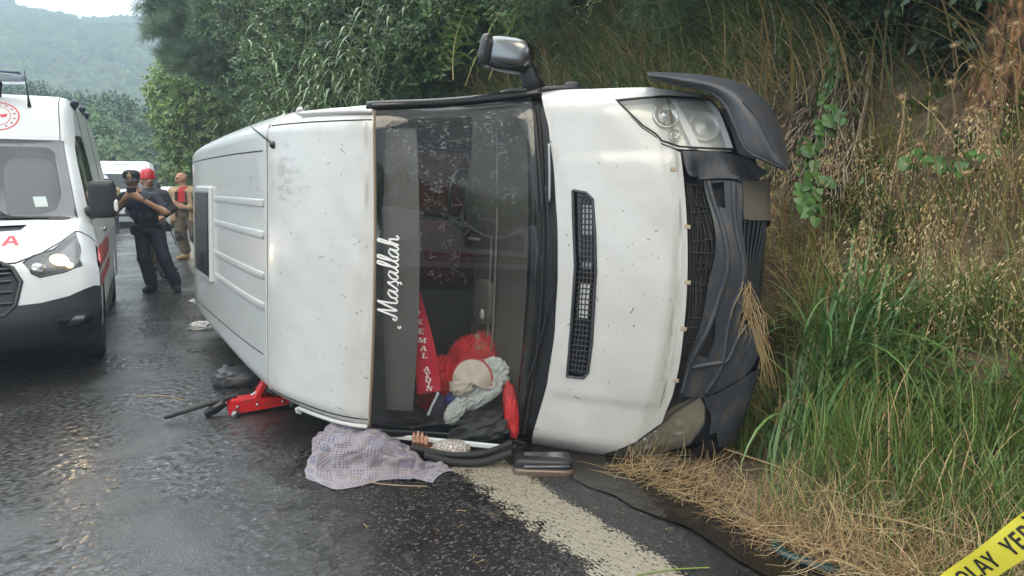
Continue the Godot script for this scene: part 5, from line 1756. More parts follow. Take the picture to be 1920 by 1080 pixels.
	var hm := mat(0.012, 0.05, 0.045, 0.25)
	tag(put("green_hose", g.mesh(), hm), "flat dark green hose half under the straw at the gutter", "hose")
	# barrier tape
	var t0 := shot(1600, 1235, 2.02); var t1 := shot(2140, 832, 1.80)
	var along := (t1 - t0).normalized()
	var face := Vector3(-0.30, 0.18, 1.0).normalized()
	var acr := face.cross(along).normalized()
	face = along.cross(acr).normalized()
	var len := t0.distance_to(t1)
	var tape := func(a: float, b: float) -> Vector3:
		return t0 + along * len * a + acr * 0.092 * (b - 0.5) + face * (0.010 * sin(a * 9.0) + 0.006 * sin(a * 23.0 + b * 2.0)) + Vector3(0, -0.02 * sin(PI * a), 0)
	g = Geo.new(); g.sheet(tape, 40, 4)
	g.sheet(func(a: float, b: float) -> Vector3: return tape.call(a, b) - face * 0.0012, 40, 4, true)
	var ym := mat(0.62, 0.56, 0.05, 0.35)
	ym.cull_mode = BaseMaterial3D.CULL_DISABLED
	var tp := put("barrier_tape", g.mesh(), ym)
	tag(tp, "yellow barrier tape with black letters strung across the near corner", "tape")
	for wd in [["OLAY", 0.475], ["YERİ", 0.625]]:
		put("lettering", lettering(wd[0], true, false, 0.050, func(x: float, y: float, z: float) -> Vector3:
			return tape.call(wd[1] + x * 0.72 / len, 0.5 + y / 0.092) + face * (0.0012 + z), 0.0006), mat(0.015, 0.015, 0.012, 0.5), tp)

func hand() -> void:
	var o := shot(788, 832, 3.96)
	var b := []
	var sk := Color(0.40, 0.21, 0.14); var nail := Color(0.52, 0.32, 0.26)
	b.append([Vector3(-0.030, -0.022, -0.012), Vector3(0.028, -0.026, -0.012), 0.016, 0.015, sk])
	b.append([Vector3(-0.026, -0.040, -0.016), Vector3(0.022, -0.042, -0.016), 0.018, 0.017, sk])
	b.append([Vector3(-0.005, -0.045, -0.02), Vector3(0.03, -0.075, -0.16), 0.024, 0.032, sk])
	b.append([Vector3(0.03, -0.075, -0.16), Vector3(0.08, -0.07, -0.36), 0.032, 0.042, sk])
	var fx := [-0.036, -0.013, 0.011, 0.034]
	var fl := [0.066, 0.080, 0.072, 0.056]
	for k in 4:
		var x: float = fx[k]; var l: float = fl[k]
		var j0 := Vector3(x * 0.92, -0.018, -0.004)
		var j1 := Vector3(x, l * 0.28, 0.022)
		var j2 := Vector3(x * 1.03 - 0.003, l * 0.66, 0.020)
		var j3 := Vector3(x * 1.0 - 0.005, l * 0.88, 0.006)
		b.append([j0, j1, 0.0105, 0.0100, sk]); b.append([j1, j2, 0.0100, 0.0090, sk]); b.append([j2, j3, 0.0090, 0.0075, sk])
		b.append([j3 + Vector3(0, -0.006, 0.006), j3 + Vector3(0, 0.0, 0.0045), 0.0045, 0.004, nail])
	b.append([Vector3(0.030, -0.036, -0.008), Vector3(0.056, -0.026, 0.010), 0.013, 0.011, sk]); b.append([Vector3(0.056, -0.026, 0.010), Vector3(0.070, -0.010, 0.016), 0.010, 0.008, sk])
	var m := mat(1, 1, 1, 0.5)
	m.vertex_color_use_as_albedo = true
	m.subsurf_scatter_enabled = true; m.subsurf_scatter_strength = 0.1
	var h := put("person", figure(b, 0.0028, 0.006), m, null, Transform3D(Basis(Vector3(0, 0, 1), -0.12), o))
	tag(h, "person under the van, only a hand gripping the white bar shows", "person")

# a body as one continuous skin: tapered bones [from, to, radius, radius, colour] merged smoothly, meshed as surface nets
func figure(bones: Array, cell: float, k: float) -> ArrayMesh:
	var lo: Vector3 = bones[0][0]; var hi := lo
	for b in bones:
		var r: float = max(b[2], b[3]) + cell * 3
		for e in 2:
			lo = lo.min(b[e] - Vector3.ONE * r); hi = hi.max(b[e] + Vector3.ONE * r)
	var nx := int((hi.x - lo.x) / cell) + 2; var ny := int((hi.y - lo.y) / cell) + 2; var nz := int((hi.z - lo.z) / cell) + 2
	var val := PackedFloat32Array(); val.resize(nx * ny * nz); val.fill(1.0)
	var best := PackedFloat32Array(); best.resize(nx * ny * nz); best.fill(9.0)
	var who := PackedByteArray(); who.resize(nx * ny * nz)
	for bi in bones.size():
		var b: Array = bones[bi]
		var a: Vector3 = b[0]; var ab: Vector3 = b[1] - a
		var ra: float = b[2]; var rb: float = b[3]
		var l2: float = max(ab.length_squared(), 1e-9)
		var pad: float = max(ra, rb) + k + cell * 2
		var mn := ((b[0] as Vector3).min(b[1]) - Vector3.ONE * pad - lo) / cell
		var mx := ((b[0] as Vector3).max(b[1]) + Vector3.ONE * pad - lo) / cell
		for z in range(max(0, int(mn.z)), min(nz, int(mx.z) + 2)):
			for y in range(max(0, int(mn.y)), min(ny, int(mx.y) + 2)):
				var row := (z * ny + y) * nx
				for x in range(max(0, int(mn.x)), min(nx, int(mx.x) + 2)):
					var p := lo + Vector3(x, y, z) * cell - a
					var t: float = clampf(p.dot(ab) / l2, 0.0, 1.0)
					var d: float = (p - ab * t).length() - lerpf(ra, rb, t)
					var i := row + x
					var v := val[i]
					var h: float = maxf(k - absf(v - d), 0.0) / k
					val[i] = minf(v, d) - h * h * k * 0.25
					if d < best[i]:
						best[i] = d; who[i] = bi
	var g := Geo.new()
	var id := PackedInt32Array(); id.resize(nx * ny * nz); id.fill(-1)
	var sx := 1; var sy := nx; var sz := nx * ny
	var off := [0, sx, sy, sx + sy, sz, sz + sx, sz + sy, sz + sx + sy]
	var edges := [[0, 1], [2, 3], [4, 5], [6, 7], [0, 2], [1, 3], [4, 6], [5, 7], [0, 4], [1, 5], [2, 6], [3, 7]]
	for z in nz - 1:
		for y in ny - 1:
			for x in nx - 1:
				var i := (z * ny + y) * nx + x
				if absf(val[i]) > cell * 2.2: continue
				var neg := 0
				for o in off:
					if val[i + o] < 0: neg += 1
				if neg == 0 or neg == 8: continue
				var s := Vector3.ZERO; var n := 0
				for e in edges:
					var v0 := val[i + off[e[0]]]; var v1 := val[i + off[e[1]]]
					if (v0 < 0) != (v1 < 0):
						var t := v0 / (v0 - v1)
						var c0 := Vector3(e[0] & 1, (e[0] >> 1) & 1, e[0] >> 2); var c1 := Vector3(e[1] & 1, (e[1] >> 1) & 1, e[1] >> 2)
						s += c0.lerp(c1, t); n += 1
				id[i] = g.vert(lo + (Vector3(x, y, z) + s / n) * cell, Vector2(x, y) * cell, bones[who[i]][4])
	for z in range(1, nz - 1):
		for y in range(1, ny - 1):
			for x in range(1, nx - 1):
				var i := (z * ny + y) * nx + x
				var v := val[i]
				if absf(v) > cell * 2.2: continue
				for ax in 3:
					var st: int = [sx, sy, sz][ax]; var u: int = [sy, sz, sx][ax]; var w: int = [sz, sx, sy][ax]
					var v1 := val[i + st]
					if (v < 0) == (v1 < 0): continue
					var a := id[i - u - w]; var b := id[i - w]; var c := id[i]; var d := id[i - u]
					if a < 0 or b < 0 or c < 0 or d < 0: continue
					if v < 0: g.quad(a, b, c, d)
					else: g.quad(a, d, c, b)
	return g.mesh()

# ---------------------------------------------------------------- people
func skin_mat() -> StandardMaterial3D:
	var m := mat(1, 1, 1, 0.75)
	m.vertex_color_use_as_albedo = true
	return m

func head_bones(c: Vector3, b: Basis, sk: Color, hair: Color, bald := false) -> Array:
	var r := []
	var f := func(x: float, y: float, z: float) -> Vector3: return c + b * Vector3(x, y, z)
	r.append([f.call(0, 0.03, -0.012), f.call(0, 0.045, 0.0), 0.083, 0.08, sk if bald else hair])
	r.append([f.call(0, -0.035, 0.030), f.call(0, -0.075, 0.045), 0.062, 0.042, sk])
	r.append([f.call(0, 0.0, 0.022), f.call(0, -0.02, 0.03), 0.074, 0.068, sk])
	r.append([f.call(0, 0.005, 0.090), f.call(0, -0.03, 0.108), 0.010, 0.015, sk])
	for s in [-1.0, 1.0]:
		r.append([f.call(0.080 * s, 0.012, -0.005), f.call(0.080 * s, -0.025, 0.0), 0.016, 0.012, sk])
		r.append([f.call(0.022 * s, 0.028, 0.088), f.call(0.042 * s, 0.026, 0.080), 0.008, 0.007, Color(0.05, 0.03, 0.025)])
		r.append([f.call(0.028 * s, 0.012, 0.088), f.call(0.036 * s, 0.012, 0.086), 0.007, 0.007, Color(0.10, 0.07, 0.06)])
	r.append([f.call(-0.022, -0.058, 0.092), f.call(0.022, -0.058, 0.092), 0.007, 0.007, Color(0.24, 0.09, 0.075)])
	return r

func hand_bones(w: Vector3, dir: Vector3, side: Vector3, sk: Color, curl := 0.5) -> Array:
	var r := []
	var nn := dir.cross(side).normalized()
	r.append([w, w + dir * 0.07, 0.026, 0.03, sk]); r.append([w + dir * 0.03 - side * 0.018, w + dir * 0.08 - side * 0.02, 0.022, 0.02, sk]); r.append([w + dir * 0.03 + side * 0.018, w + dir * 0.08 + side * 0.02, 0.022, 0.02, sk])
	for k in 4:
		var o := side * (0.030 - 0.020 * k)
		var l: float = [0.065, 0.078, 0.074, 0.058][k]
		var a := w + dir * 0.085 + o
		var m := a + dir * l * 0.5 + nn * l * 0.25 * curl
		r.append([a, m, 0.0105, 0.0095, sk]); r.append([m, m + dir * l * (0.5 - 0.4 * curl) + nn * l * 0.5 * curl, 0.0095, 0.008, sk])
	r.append([w + dir * 0.03 + side * 0.03, w + dir * 0.065 + side * 0.062 + nn * 0.015, 0.014, 0.0105, sk]); r.append([w + dir * 0.065 + side * 0.062 + nn * 0.015, w + dir * 0.095 + side * 0.055 + nn * 0.035, 0.0105, 0.009, sk])
	return r

func limb(r: Array, a: Vector3, b: Vector3, c: Vector3, r0: float, r1: float, r2: float, c1: Color, c2: Color) -> void:
	r.append([a, b, r0, r1, c1]); r.append([b, c, r1, r2, c2])

func boot(r: Array, ankle: Vector3, dir: Vector3, col: Color) -> void:
	r.append([ankle, Vector3(ankle.x, 0.07, ankle.z), 0.055, 0.055, col])
	r.append([Vector3(ankle.x, 0.052, ankle.z) - dir * 0.03, Vector3(ankle.x, 0.045, ankle.z) + dir * 0.17, 0.05, 0.043, col])

func build_people() -> void:
	# policeman taking a picture
	var navy := Color(0.016, 0.022, 0.042); var dark := Color(0.012, 0.014, 0.022); var sk := Color(0.42, 0.235, 0.155)
	var b := []
	b.append([Vector3(-0.20, 0.93, 0), Vector3(-0.22, 1.08, 0), 0.145, 0.135, navy]); b.append([Vector3(-0.285, 0.92, 0), Vector3(-0.13, 0.92, 0), 0.10, 0.10, navy])
	b.append([Vector3(-0.23, 1.10, 0), Vector3(-0.26, 1.30, 0.0), 0.150, 0.172, navy]); b.append([Vector3(-0.41, 1.36, -0.01), Vector3(-0.13, 1.36, -0.01), 0.105, 0.105, navy])
	b.append([Vector3(-0.34, 1.26, 0.03), Vector3(-0.17, 1.26, 0.03), 0.115, 0.115, navy])
	b.append([Vector3(-0.31, 1.44, 0), Vector3(-0.345, 1.54, 0.015), 0.062, 0.055, sk])
	limb(b, Vector3(-0.285, 0.92, 0), Vector3(-0.275, 0.50, 0.03), Vector3(-0.225, 0.16, -0.01), 0.105, 0.082, 0.078, navy, navy)
	limb(b, Vector3(-0.12, 0.92, 0), Vector3(-0.01, 0.50, 0.05), Vector3(0.085, 0.16, 0.0), 0.105, 0.082, 0.078, navy, navy)
	b.append([Vector3(-0.23, 0.22, -0.01), Vector3(-0.222, 0.15, -0.01), 0.080, 0.062, navy]); b.append([Vector3(0.072, 0.22, 0.0), Vector3(0.087, 0.15, 0.0), 0.080, 0.062, navy])
	boot(b, Vector3(-0.218, 0.13, -0.02), Vector3(-0.15, 0, 1).normalized(), dark); boot(b, Vector3(0.093, 0.13, -0.01), Vector3(0.45, 0, 0.9).normalized(), dark)
	limb(b, Vector3(-0.465, 1.40, 0.0), Vector3(-0.585, 1.17, 0.12), Vector3(-0.345, 1.38, 0.30), 0.066, 0.048, 0.032, navy, sk)
	limb(b, Vector3(-0.075, 1.40, 0.0), Vector3(0.075, 1.17, 0.12), Vector3(-0.165, 1.375, 0.30), 0.066, 0.048, 0.032, navy, sk)
	b.append([Vector3(-0.08, 1.38, 0.02), Vector3(0.03, 1.26, 0.08), 0.072, 0.062, navy]); b.append([Vector3(-0.475, 1.39, 0.02), Vector3(-0.55, 1.26, 0.08), 0.072, 0.062, navy])
	b.append_array(hand_bones(Vector3(-0.345, 1.38, 0.30), Vector3(0.75, 0.55, 0.35).normalized(), Vector3(-0.2, 0.7, -0.6).normalized(), sk, 0.5))
	b.append_array(hand_bones(Vector3(-0.165, 1.375, 0.30), Vector3(-0.75, 0.58, 0.32).normalized(), Vector3(0.2, 0.7, -0.6).normalized(), sk, 0.5))
	var hb := Basis(Vector3(0, 1, 0), 0.12) * Basis(Vector3(1, 0, 0), 0.10)
	var hc := Vector3(-0.36, 1.635, 0.03)
	b.append_array(head_bones(hc, hb, sk, Color(0.015, 0.012, 0.01)))
	var base := Transform3D(Basis(Vector3(0, 1, 0), 0.10).scaled(Vector3(1.10, 1, 1.1)), Vector3(-5.10, 0.004, -10.58))
	var pol := put("person", figure(b, 0.0125, 0.035), skin_mat(), null, base)
	tag(pol, "person in navy uniform and peaked cap photographing with a phone", "person")
	var g := Geo.new()
	var hx := Transform3D(hb, hc + Vector3(0, 0.045, -0.005))
	g.lathe([Vector2(0.098, -0.02), Vector2(0.104, 0.01), Vector2(0.103, 0.05), Vector2(0.085, 0.085), Vector2(0.04, 0.102), Vector2(0.0, 0.105)], 24, hx)
	var cap := put("cap", g.mesh(), mat(0.010, 0.013, 0.024, 0.7), pol)
	g = Geo.new()
	g.sheet(func(a: float, q: float) -> Vector3:
		var an: float = lerp(0.25, PI - 0.25, a)
		return hx * Vector3(cos(an) * lerp(0.10, 0.115, q), -0.018 - 0.03 * q, sin(an) * lerp(0.10, 0.185, q)), 14, 4, true)
	var bm := mat(0.010, 0.013, 0.024, 0.6); bm.cull_mode = BaseMaterial3D.CULL_DISABLED
	put("cap_peak", g.mesh(), bm, cap)
	g = Geo.new()
	g.box(Vector3(0.05, 0.038, 0.006), hx * Transform3D(Basis.IDENTITY, Vector3(0, 0.03, 0.106)), 0.002)
	var gold := mat(0.55, 0.45, 0.25, 0.5)
	var badge := put("cap_badge", g.mesh(), gold, cap)
	g = Geo.new(); g.ball(hx * Vector3(0, 0.062, 0.098), Vector3(0.012, 0.016, 0.006), 10, 6)
	put("badge_crest", g.mesh(), gold, badge)
	g = Geo.new(); g.box(Vector3(0.36, 0.05, 0.30), Transform3D(Basis(Vector3(0, 0, 1), 0.05), Vector3(-0.205, 0.985, 0)), 0.02)
	put("belt", g.mesh(), M.black, pol)
	g = Geo.new(); g.box(Vector3(0.07, 0.17, 0.08), Transform3D(Basis(Vector3(0, 0, 1), 0.08), Vector3(-0.385, 0.93, 0.03)), 0.02)
	put("holster", g.mesh(), M.black, pol)
	for q in [[-0.33, 1.16, 0.155], [-0.22, 1.14, 0.165], [-0.12, 1.15, 0.155]]:
		g = Geo.new(); g.box(Vector3(0.075, 0.10, 0.035), Transform3D(Basis.IDENTITY, Vector3(q[0], q[1], q[2])), 0.008)
		put("vest_pouch", g.mesh(), mat(0.022, 0.027, 0.045, 0.8), pol)
	g = Geo.new(); g.box(Vector3(0.05, 0.11, 0.035), Transform3D(Basis(Vector3(0, 0, 1), 0.1), Vector3(-0.11, 1.33, 0.16)), 0.008)
	put("radio", g.mesh(), M.black, pol)
	for q in [[-0.225, 0.32], [0.05, 0.33]]:
		g = Geo.new(); g.lathe([Vector2(0.086, -0.01), Vector2(0.090, 0), Vector2(0.086, 0.012)], 16, Transform3D(Basis(Vector3(0, 0, 1), 0.05), Vector3(q[0], q[1], 0.01)))
		put("trouser_fold", g.mesh(), mat(0.014, 0.018, 0.034, 0.8), pol)
	g = Geo.new(); g.box(Vector3(0.07, 0.035, 0.004), Transform3D(Basis(Vector3(0, 1, 0), -0.5) * Basis(Vector3(0, 0, 1), 0.4), Vector3(-0.50, 1.36, 0.085)), 0.001)
	put("flag_patch", g.mesh(), mat(0.45, 0.03, 0.05, 0.6), pol)
	g = Geo.new(); g.lathe([Vector2(0.038, -0.012), Vector2(0.041, 0), Vector2(0.038, 0.012)], 14, Transform3D(Basis(Quaternion(Vector3.UP, Vector3(-0.205, 0.19, 0.16).normalized())), Vector3(-0.14, 1.36, 0.275)))
	put("wrist_watch", g.mesh(), M.black, pol)
	g = Geo.new()
	g.box(Vector3(0.11, 0.072, 0.01), base * Transform3D(Basis(Vector3(0, 0, 1), 0.03), Vector3(-0.225, 1.50, 0.40)), 0.004)
	tag(put("phone", g.mesh(), M.gloss_black), "black phone held up in front of the navy uniformed person's face", "phone")

	# firefighter in an open tan coat, looking down to the side
	var tan := Color(0.33, 0.235, 0.13); var trouser := Color(0.12, 0.095, 0.065); var boots := Color(0.40, 0.29, 0.13); var redc := Color(0.42, 0.02, 0.03); var black := Color(0.02, 0.022, 0.028)
	b = []
	b.append([Vector3(0, 0.95, 0), Vector3(0, 1.05, 0), 0.145, 0.14, trouser]); b.append([Vector3(-0.09, 0.93, 0), Vector3(0.09, 0.93, 0), 0.105, 0.105, trouser])
	b.append([Vector3(0, 1.08, 0.01), Vector3(0, 1.40, 0.015), 0.128, 0.12, redc])
	b.append([Vector3(0, 1.06, 0.012), Vector3(0, 1.16, 0.015), 0.132, 0.13, black])
	b.append([Vector3(0.0, 1.45, 0.0), Vector3(-0.015, 1.56, 0.02), 0.062, 0.056, sk])
	limb(b, Vector3(-0.10, 0.93, 0), Vector3(-0.11, 0.52, 0.03), Vector3(-0.07, 0.20, -0.02), 0.115, 0.10, 0.095, trouser, trouser)
	limb(b, Vector3(0.10, 0.93, 0), Vector3(0.15, 0.52, 0.0), Vector3(0.20, 0.20, -0.08), 0.115, 0.10, 0.095, trouser, trouser)
	b.append([Vector3(-0.11, 0.58, 0.045), Vector3(-0.10, 0.44, 0.04), 0.088, 0.085, black]); b.append([Vector3(0.15, 0.58, 0.015), Vector3(0.16, 0.44, 0.01), 0.088, 0.085, black])
	boot(b, Vector3(-0.07, 0.14, -0.02), Vector3(-0.3, 0, 0.95).normalized(), boots); boot(b, Vector3(0.20, 0.14, -0.08), Vector3(0.2, 0, 0.98).normalized(), boots)
	b.append_array(hand_bones(Vector3(-0.135, 1.17, 0.20), Vector3(0.93, 0.05, 0.2).normalized(), Vector3(0.05, 0.9, 0.3).normalized(), sk, 0.5))
	b.append_array(hand_bones(Vector3(0.13, 1.10, 0.22), Vector3(-0.9, 0.1, 0.2).normalized(), Vector3(0.05, 0.9, 0.3).normalized(), sk, 0.6))
	b.append([Vector3(-0.25, 1.16, 0.14), Vector3(-0.135, 1.17, 0.20), 0.042, 0.03, sk]); b.append([Vector3(0.25, 1.10, 0.15), Vector3(0.13, 1.10, 0.22), 0.042, 0.03, sk])
	hb = Basis(Vector3(0, 1, 0), -0.75) * Basis(Vector3(1, 0, 0), 0.22)
	b.append_array(head_bones(Vector3(-0.02, 1.685, 0.03), hb, sk, Color(0.12, 0.09, 0.07), true))
	base = Transform3D(Basis(Vector3(0, 1, 0), -0.10).scaled(Vector3(1.18, 1, 1.15)), Vector3(-6.80, 0.004, -15.09))
	var ff := put("person", figure(b, 0.0135, 0.035), skin_mat(), null, base)
	tag(ff, "bareheaded person in an open tan firefighter coat beside the van's roof", "person")
	# coat: a shell with an open front
	b = []
	for s in [-1.0, 1.0]:
		b.append([Vector3(0.15 * s, 1.42, 0.0), Vector3(0.175 * s, 1.0, 0.02), 0.095, 0.09, tan]); b.append([Vector3(0.17 * s, 1.05, 0.02), Vector3(0.21 * s, 0.80, 0.03), 0.09, 0.085, tan])
		b.append([Vector3(0.135 * s, 1.40, 0.07), Vector3(0.16 * s, 0.85, 0.09), 0.06, 0.06, tan])
		b.append([Vector3(0.05 * s, 1.44, -0.07), Vector3(0.07 * s, 0.82, -0.08), 0.10, 0.11, tan])
		b.append([Vector3(0.10 * s, 1.50, 0.0), Vector3(0.085 * s, 1.44, 0.09), 0.036, 0.032, tan])
		b.append([Vector3(0.09 * s, 1.40, 0.135), Vector3(0.105 * s, 0.92, 0.145), 0.016, 0.016, Color(0.04, 0.035, 0.03)])
		b.append([Vector3(0.175 * s, 1.40, 0.10), Vector3(0.20 * s, 0.95, 0.115), 0.012, 0.012, Color(0.04, 0.035, 0.03)])
	limb(b, Vector3(-0.205, 1.42, 0.0), Vector3(-0.34, 1.20, -0.02), Vector3(-0.20, 1.165, 0.17), 0.095, 0.085, 0.07, tan, tan)
	limb(b, Vector3(0.205, 1.42, 0.0), Vector3(0.345, 1.16, -0.01), Vector3(0.20, 1.10, 0.19), 0.095, 0.085, 0.07, tan, tan)
	b.append([Vector3(-0.235, 1.172, 0.125), Vector3(-0.225, 1.17, 0.14), 0.078, 0.077, Color(0.05, 0.045, 0.035)]); b.append([Vector3(0.235, 1.12, 0.14), Vector3(0.225, 1.115, 0.155), 0.078, 0.077, Color(0.05, 0.045, 0.035)])
	put("coat", figure(b, 0.0135, 0.03), skin_mat(), ff)
	g = Geo.new()
	g.tube([Vector3(-0.20, 0.90, 0.12), Vector3(-0.22, 0.60, 0.15), Vector3(-0.16, 0.30, 0.10)], [0.012], 6)
	put("strap", g.mesh(), mat(0.10, 0.09, 0.07, 0.8), ff)

	# firefighter with a red helmet, half hidden behind the navy uniform
	var coat := Color(0.035, 0.038, 0.045); var band := Color(0.36, 0.34, 0.14)
	b = []
	b.append([Vector3(0, 0.95, 0), Vector3(0, 1.12, 0.02), 0.15, 0.15, coat]); b.append([Vector3(0, 1.12, 0.02), Vector3(0, 1.38, 0.06), 0.155, 0.15, coat]); b.append([Vector3(-0.15, 1.40, 0.05), Vector3(0.15, 1.40, 0.05), 0.10, 0.10, coat])
	b.append([Vector3(0.12, 0.98, 0), Vector3(0.24, 0.84, -0.08), 0.08, 0.06, coat]); b.append([Vector3(0.05, 1.0, 0.10), Vector3(0.16, 0.96, 0.06), 0.07, 0.06, band]); b.append([Vector3(-0.05, 1.2, 0.11), Vector3(0.12, 1.2, 0.10), 0.065, 0.065, band])
	b.append([Vector3(0.0, 1.45, 0.06), Vector3(0, 1.55, 0.09), 0.06, 0.055, sk])
	limb(b, Vector3(-0.10, 0.93, 0), Vector3(-0.10, 0.52, 0.03), Vector3(-0.10, 0.18, -0.02), 0.115, 0.10, 0.09, trouser, trouser)
	limb(b, Vector3(0.10, 0.93, 0), Vector3(0.12, 0.52, 0.03), Vector3(0.13, 0.18, -0.05), 0.115, 0.10, 0.09, trouser, trouser)
	boot(b, Vector3(-0.10, 0.13, -0.02), Vector3(0, 0, 1), black); boot(b, Vector3(0.13, 0.13, -0.05), Vector3(0.3, 0, 0.95).normalized(), black)
	limb(b, Vector3(-0.22, 1.40, 0.04), Vector3(-0.30, 1.14, 0.03), Vector3(-0.20, 1.02, 0.20), 0.085, 0.07, 0.055, coat, coat)
	limb(b, Vector3(0.22, 1.40, 0.04), Vector3(0.32, 1.16, 0.02), Vector3(0.20, 1.05, 0.20), 0.085, 0.07, 0.055, coat, coat)
	b.append_array(hand_bones(Vector3(0.20, 1.05, 0.20), Vector3(-0.5, -0.5, 0.6).normalized(), Vector3(0.7, 0, 0.5).normalized(), sk, 0.6))
	b.append_array(hand_bones(Vector3(-0.20, 1.02, 0.20), Vector3(0.5, -0.5, 0.6).normalized(), Vector3(-0.7, 0, 0.5).normalized(), sk, 0.6))
	hb = Basis(Vector3(0, 1, 0), 0.5)
	hc = Vector3(0, 1.66, 0.10)
	b.append_array(head_bones(hc, hb, sk, Color(0.02, 0.015, 0.012)))
	base = Transform3D(Basis(Vector3(0, 1, 0), 0.35), Vector3(-6.02, 0.004, -12.05))
	var f2 := put("person", figure(b, 0.0145, 0.035), skin_mat(), null, base)
	tag(f2, "person in a dark firefighter coat and red helmet behind the navy uniform", "person")
	helmet(f2, Transform3D(hb, hc + Vector3(0, 0.045, -0.01)), mat(0.50, 0.015, 0.03, 0.25))
	# one more helmet wearer further back
	var src: MeshInstance3D = f2.duplicate()
	src.name = numbered("person"); add_child(src, true)
	src.transform = Transform3D(Basis(Vector3(0, 1, 0), -0.6), Vector3(-6.75, 0.004, -13.6))
	tag(src, "person in dark coat and dull grey helmet furthest behind the navy uniform", "person")
	for c in src.get_children():
		c.material_override = mat(0.12, 0.09, 0.085, 0.5)
	# two onlookers by the minibus, one under an umbrella
	for k in 2:
		b = []
		var top := Color(0.03, 0.03, 0.04) if k == 0 else Color(0.42, 0.36, 0.16)
		b.append([Vector3(0, 0.95, 0), Vector3(0, 1.36, 0), 0.14, 0.15, top]); b.append([Vector3(-0.15, 1.38, 0), Vector3(0.15, 1.38, 0), 0.08, 0.08, top])
		limb(b, Vector3(-0.1, 0.92, 0), Vector3(-0.1, 0.5, 0), Vector3(-0.1, 0.15, 0), 0.10, 0.07, 0.055, black, black); limb(b, Vector3(0.1, 0.92, 0), Vector3(0.1, 0.5, 0), Vector3(0.1, 0.15, 0), 0.10, 0.07, 0.055, black, black)
		boot(b, Vector3(-0.1, 0.1, 0), Vector3(0, 0, 1), black); boot(b, Vector3(0.1, 0.1, 0), Vector3(0, 0, 1), black)
		limb(b, Vector3(-0.21, 1.38, 0), Vector3(-0.26, 1.12, 0.02), Vector3(-0.12, 1.2, 0.16), 0.06, 0.05, 0.035, top, sk); limb(b, Vector3(0.21, 1.38, 0), Vector3(0.26, 1.12, 0.02), Vector3(0.12, 1.25, 0.16), 0.06, 0.05, 0.035, top, sk)
		b.append_array(hand_bones(Vector3(-0.12, 1.2, 0.16), Vector3(0.3, 0.9, 0.1).normalized(), Vector3(0, 0, 1), sk)); b.append_array(hand_bones(Vector3(0.12, 1.25, 0.16), Vector3(-0.2, 0.9, 0.1).normalized(), Vector3(0, 0, 1), sk))
		b.append([Vector3(0, 1.4, 0), Vector3(0, 1.5, 0.01), 0.06, 0.055, sk])
		b.append_array(head_bones(Vector3(0, 1.62, 0.02), Basis.IDENTITY, sk, Color(0.02, 0.015, 0.012)))
		var po := shot_ground(196, 424) if k == 0 else shot_ground(214, 436)
		var q := put("person", figure(b, 0.02, 0.035), skin_mat(), null, Transform3D(Basis(Vector3(0, 1, 0), 0.5), po))
		tag(q, "person in dark clothes under the pale umbrella beside the minibus" if k == 0 else "person in a yellow top standing before the minibus", "person")
		if k == 0:
			var u := thing("umbrella", "pale lilac umbrella held up beside the minibus", "umbrella", Transform3D(Basis.IDENTITY, po + Vector3(0.05, 1.25, 0.1)))
			g = Geo.new(); g.lathe([Vector2(0.55, 0.50), Vector2(0.45, 0.60), Vector2(0.25, 0.69), Vector2(0.0, 0.73)], 16)
			put("canopy", g.mesh(), mat(0.42, 0.42, 0.55, 0.6), u)
			g = Geo.new(); g.tube([Vector3(0, 0, 0), Vector3(0, 0.72, 0)], [0.01], 6)
			put("shaft", g.mesh(), M.steel, u)

func helmet(p: Node, xf: Transform3D, m: Material) -> void:
	var g := Geo.new()
	g.lathe([Vector2(0.125, -0.045), Vector2(0.135, -0.03), Vector2(0.120, 0.0), Vector2(0.118, 0.05), Vector2(0.09, 0.10), Vector2(0.04, 0.125), Vector2(0, 0.13)], 24, xf)
	var h := put("helmet", g.mesh(), m, p)
	g = Geo.new()
	g.tube([xf * Vector3(0, -0.03, -0.12), xf * Vector3(0, 0.07, -0.105), xf * Vector3(0, 0.135, 0), xf * Vector3(0, 0.09, 0.10), xf * Vector3(0, 0.0, 0.125)], [0.014], 6)
	put("helmet_comb", g.mesh(), m, h)

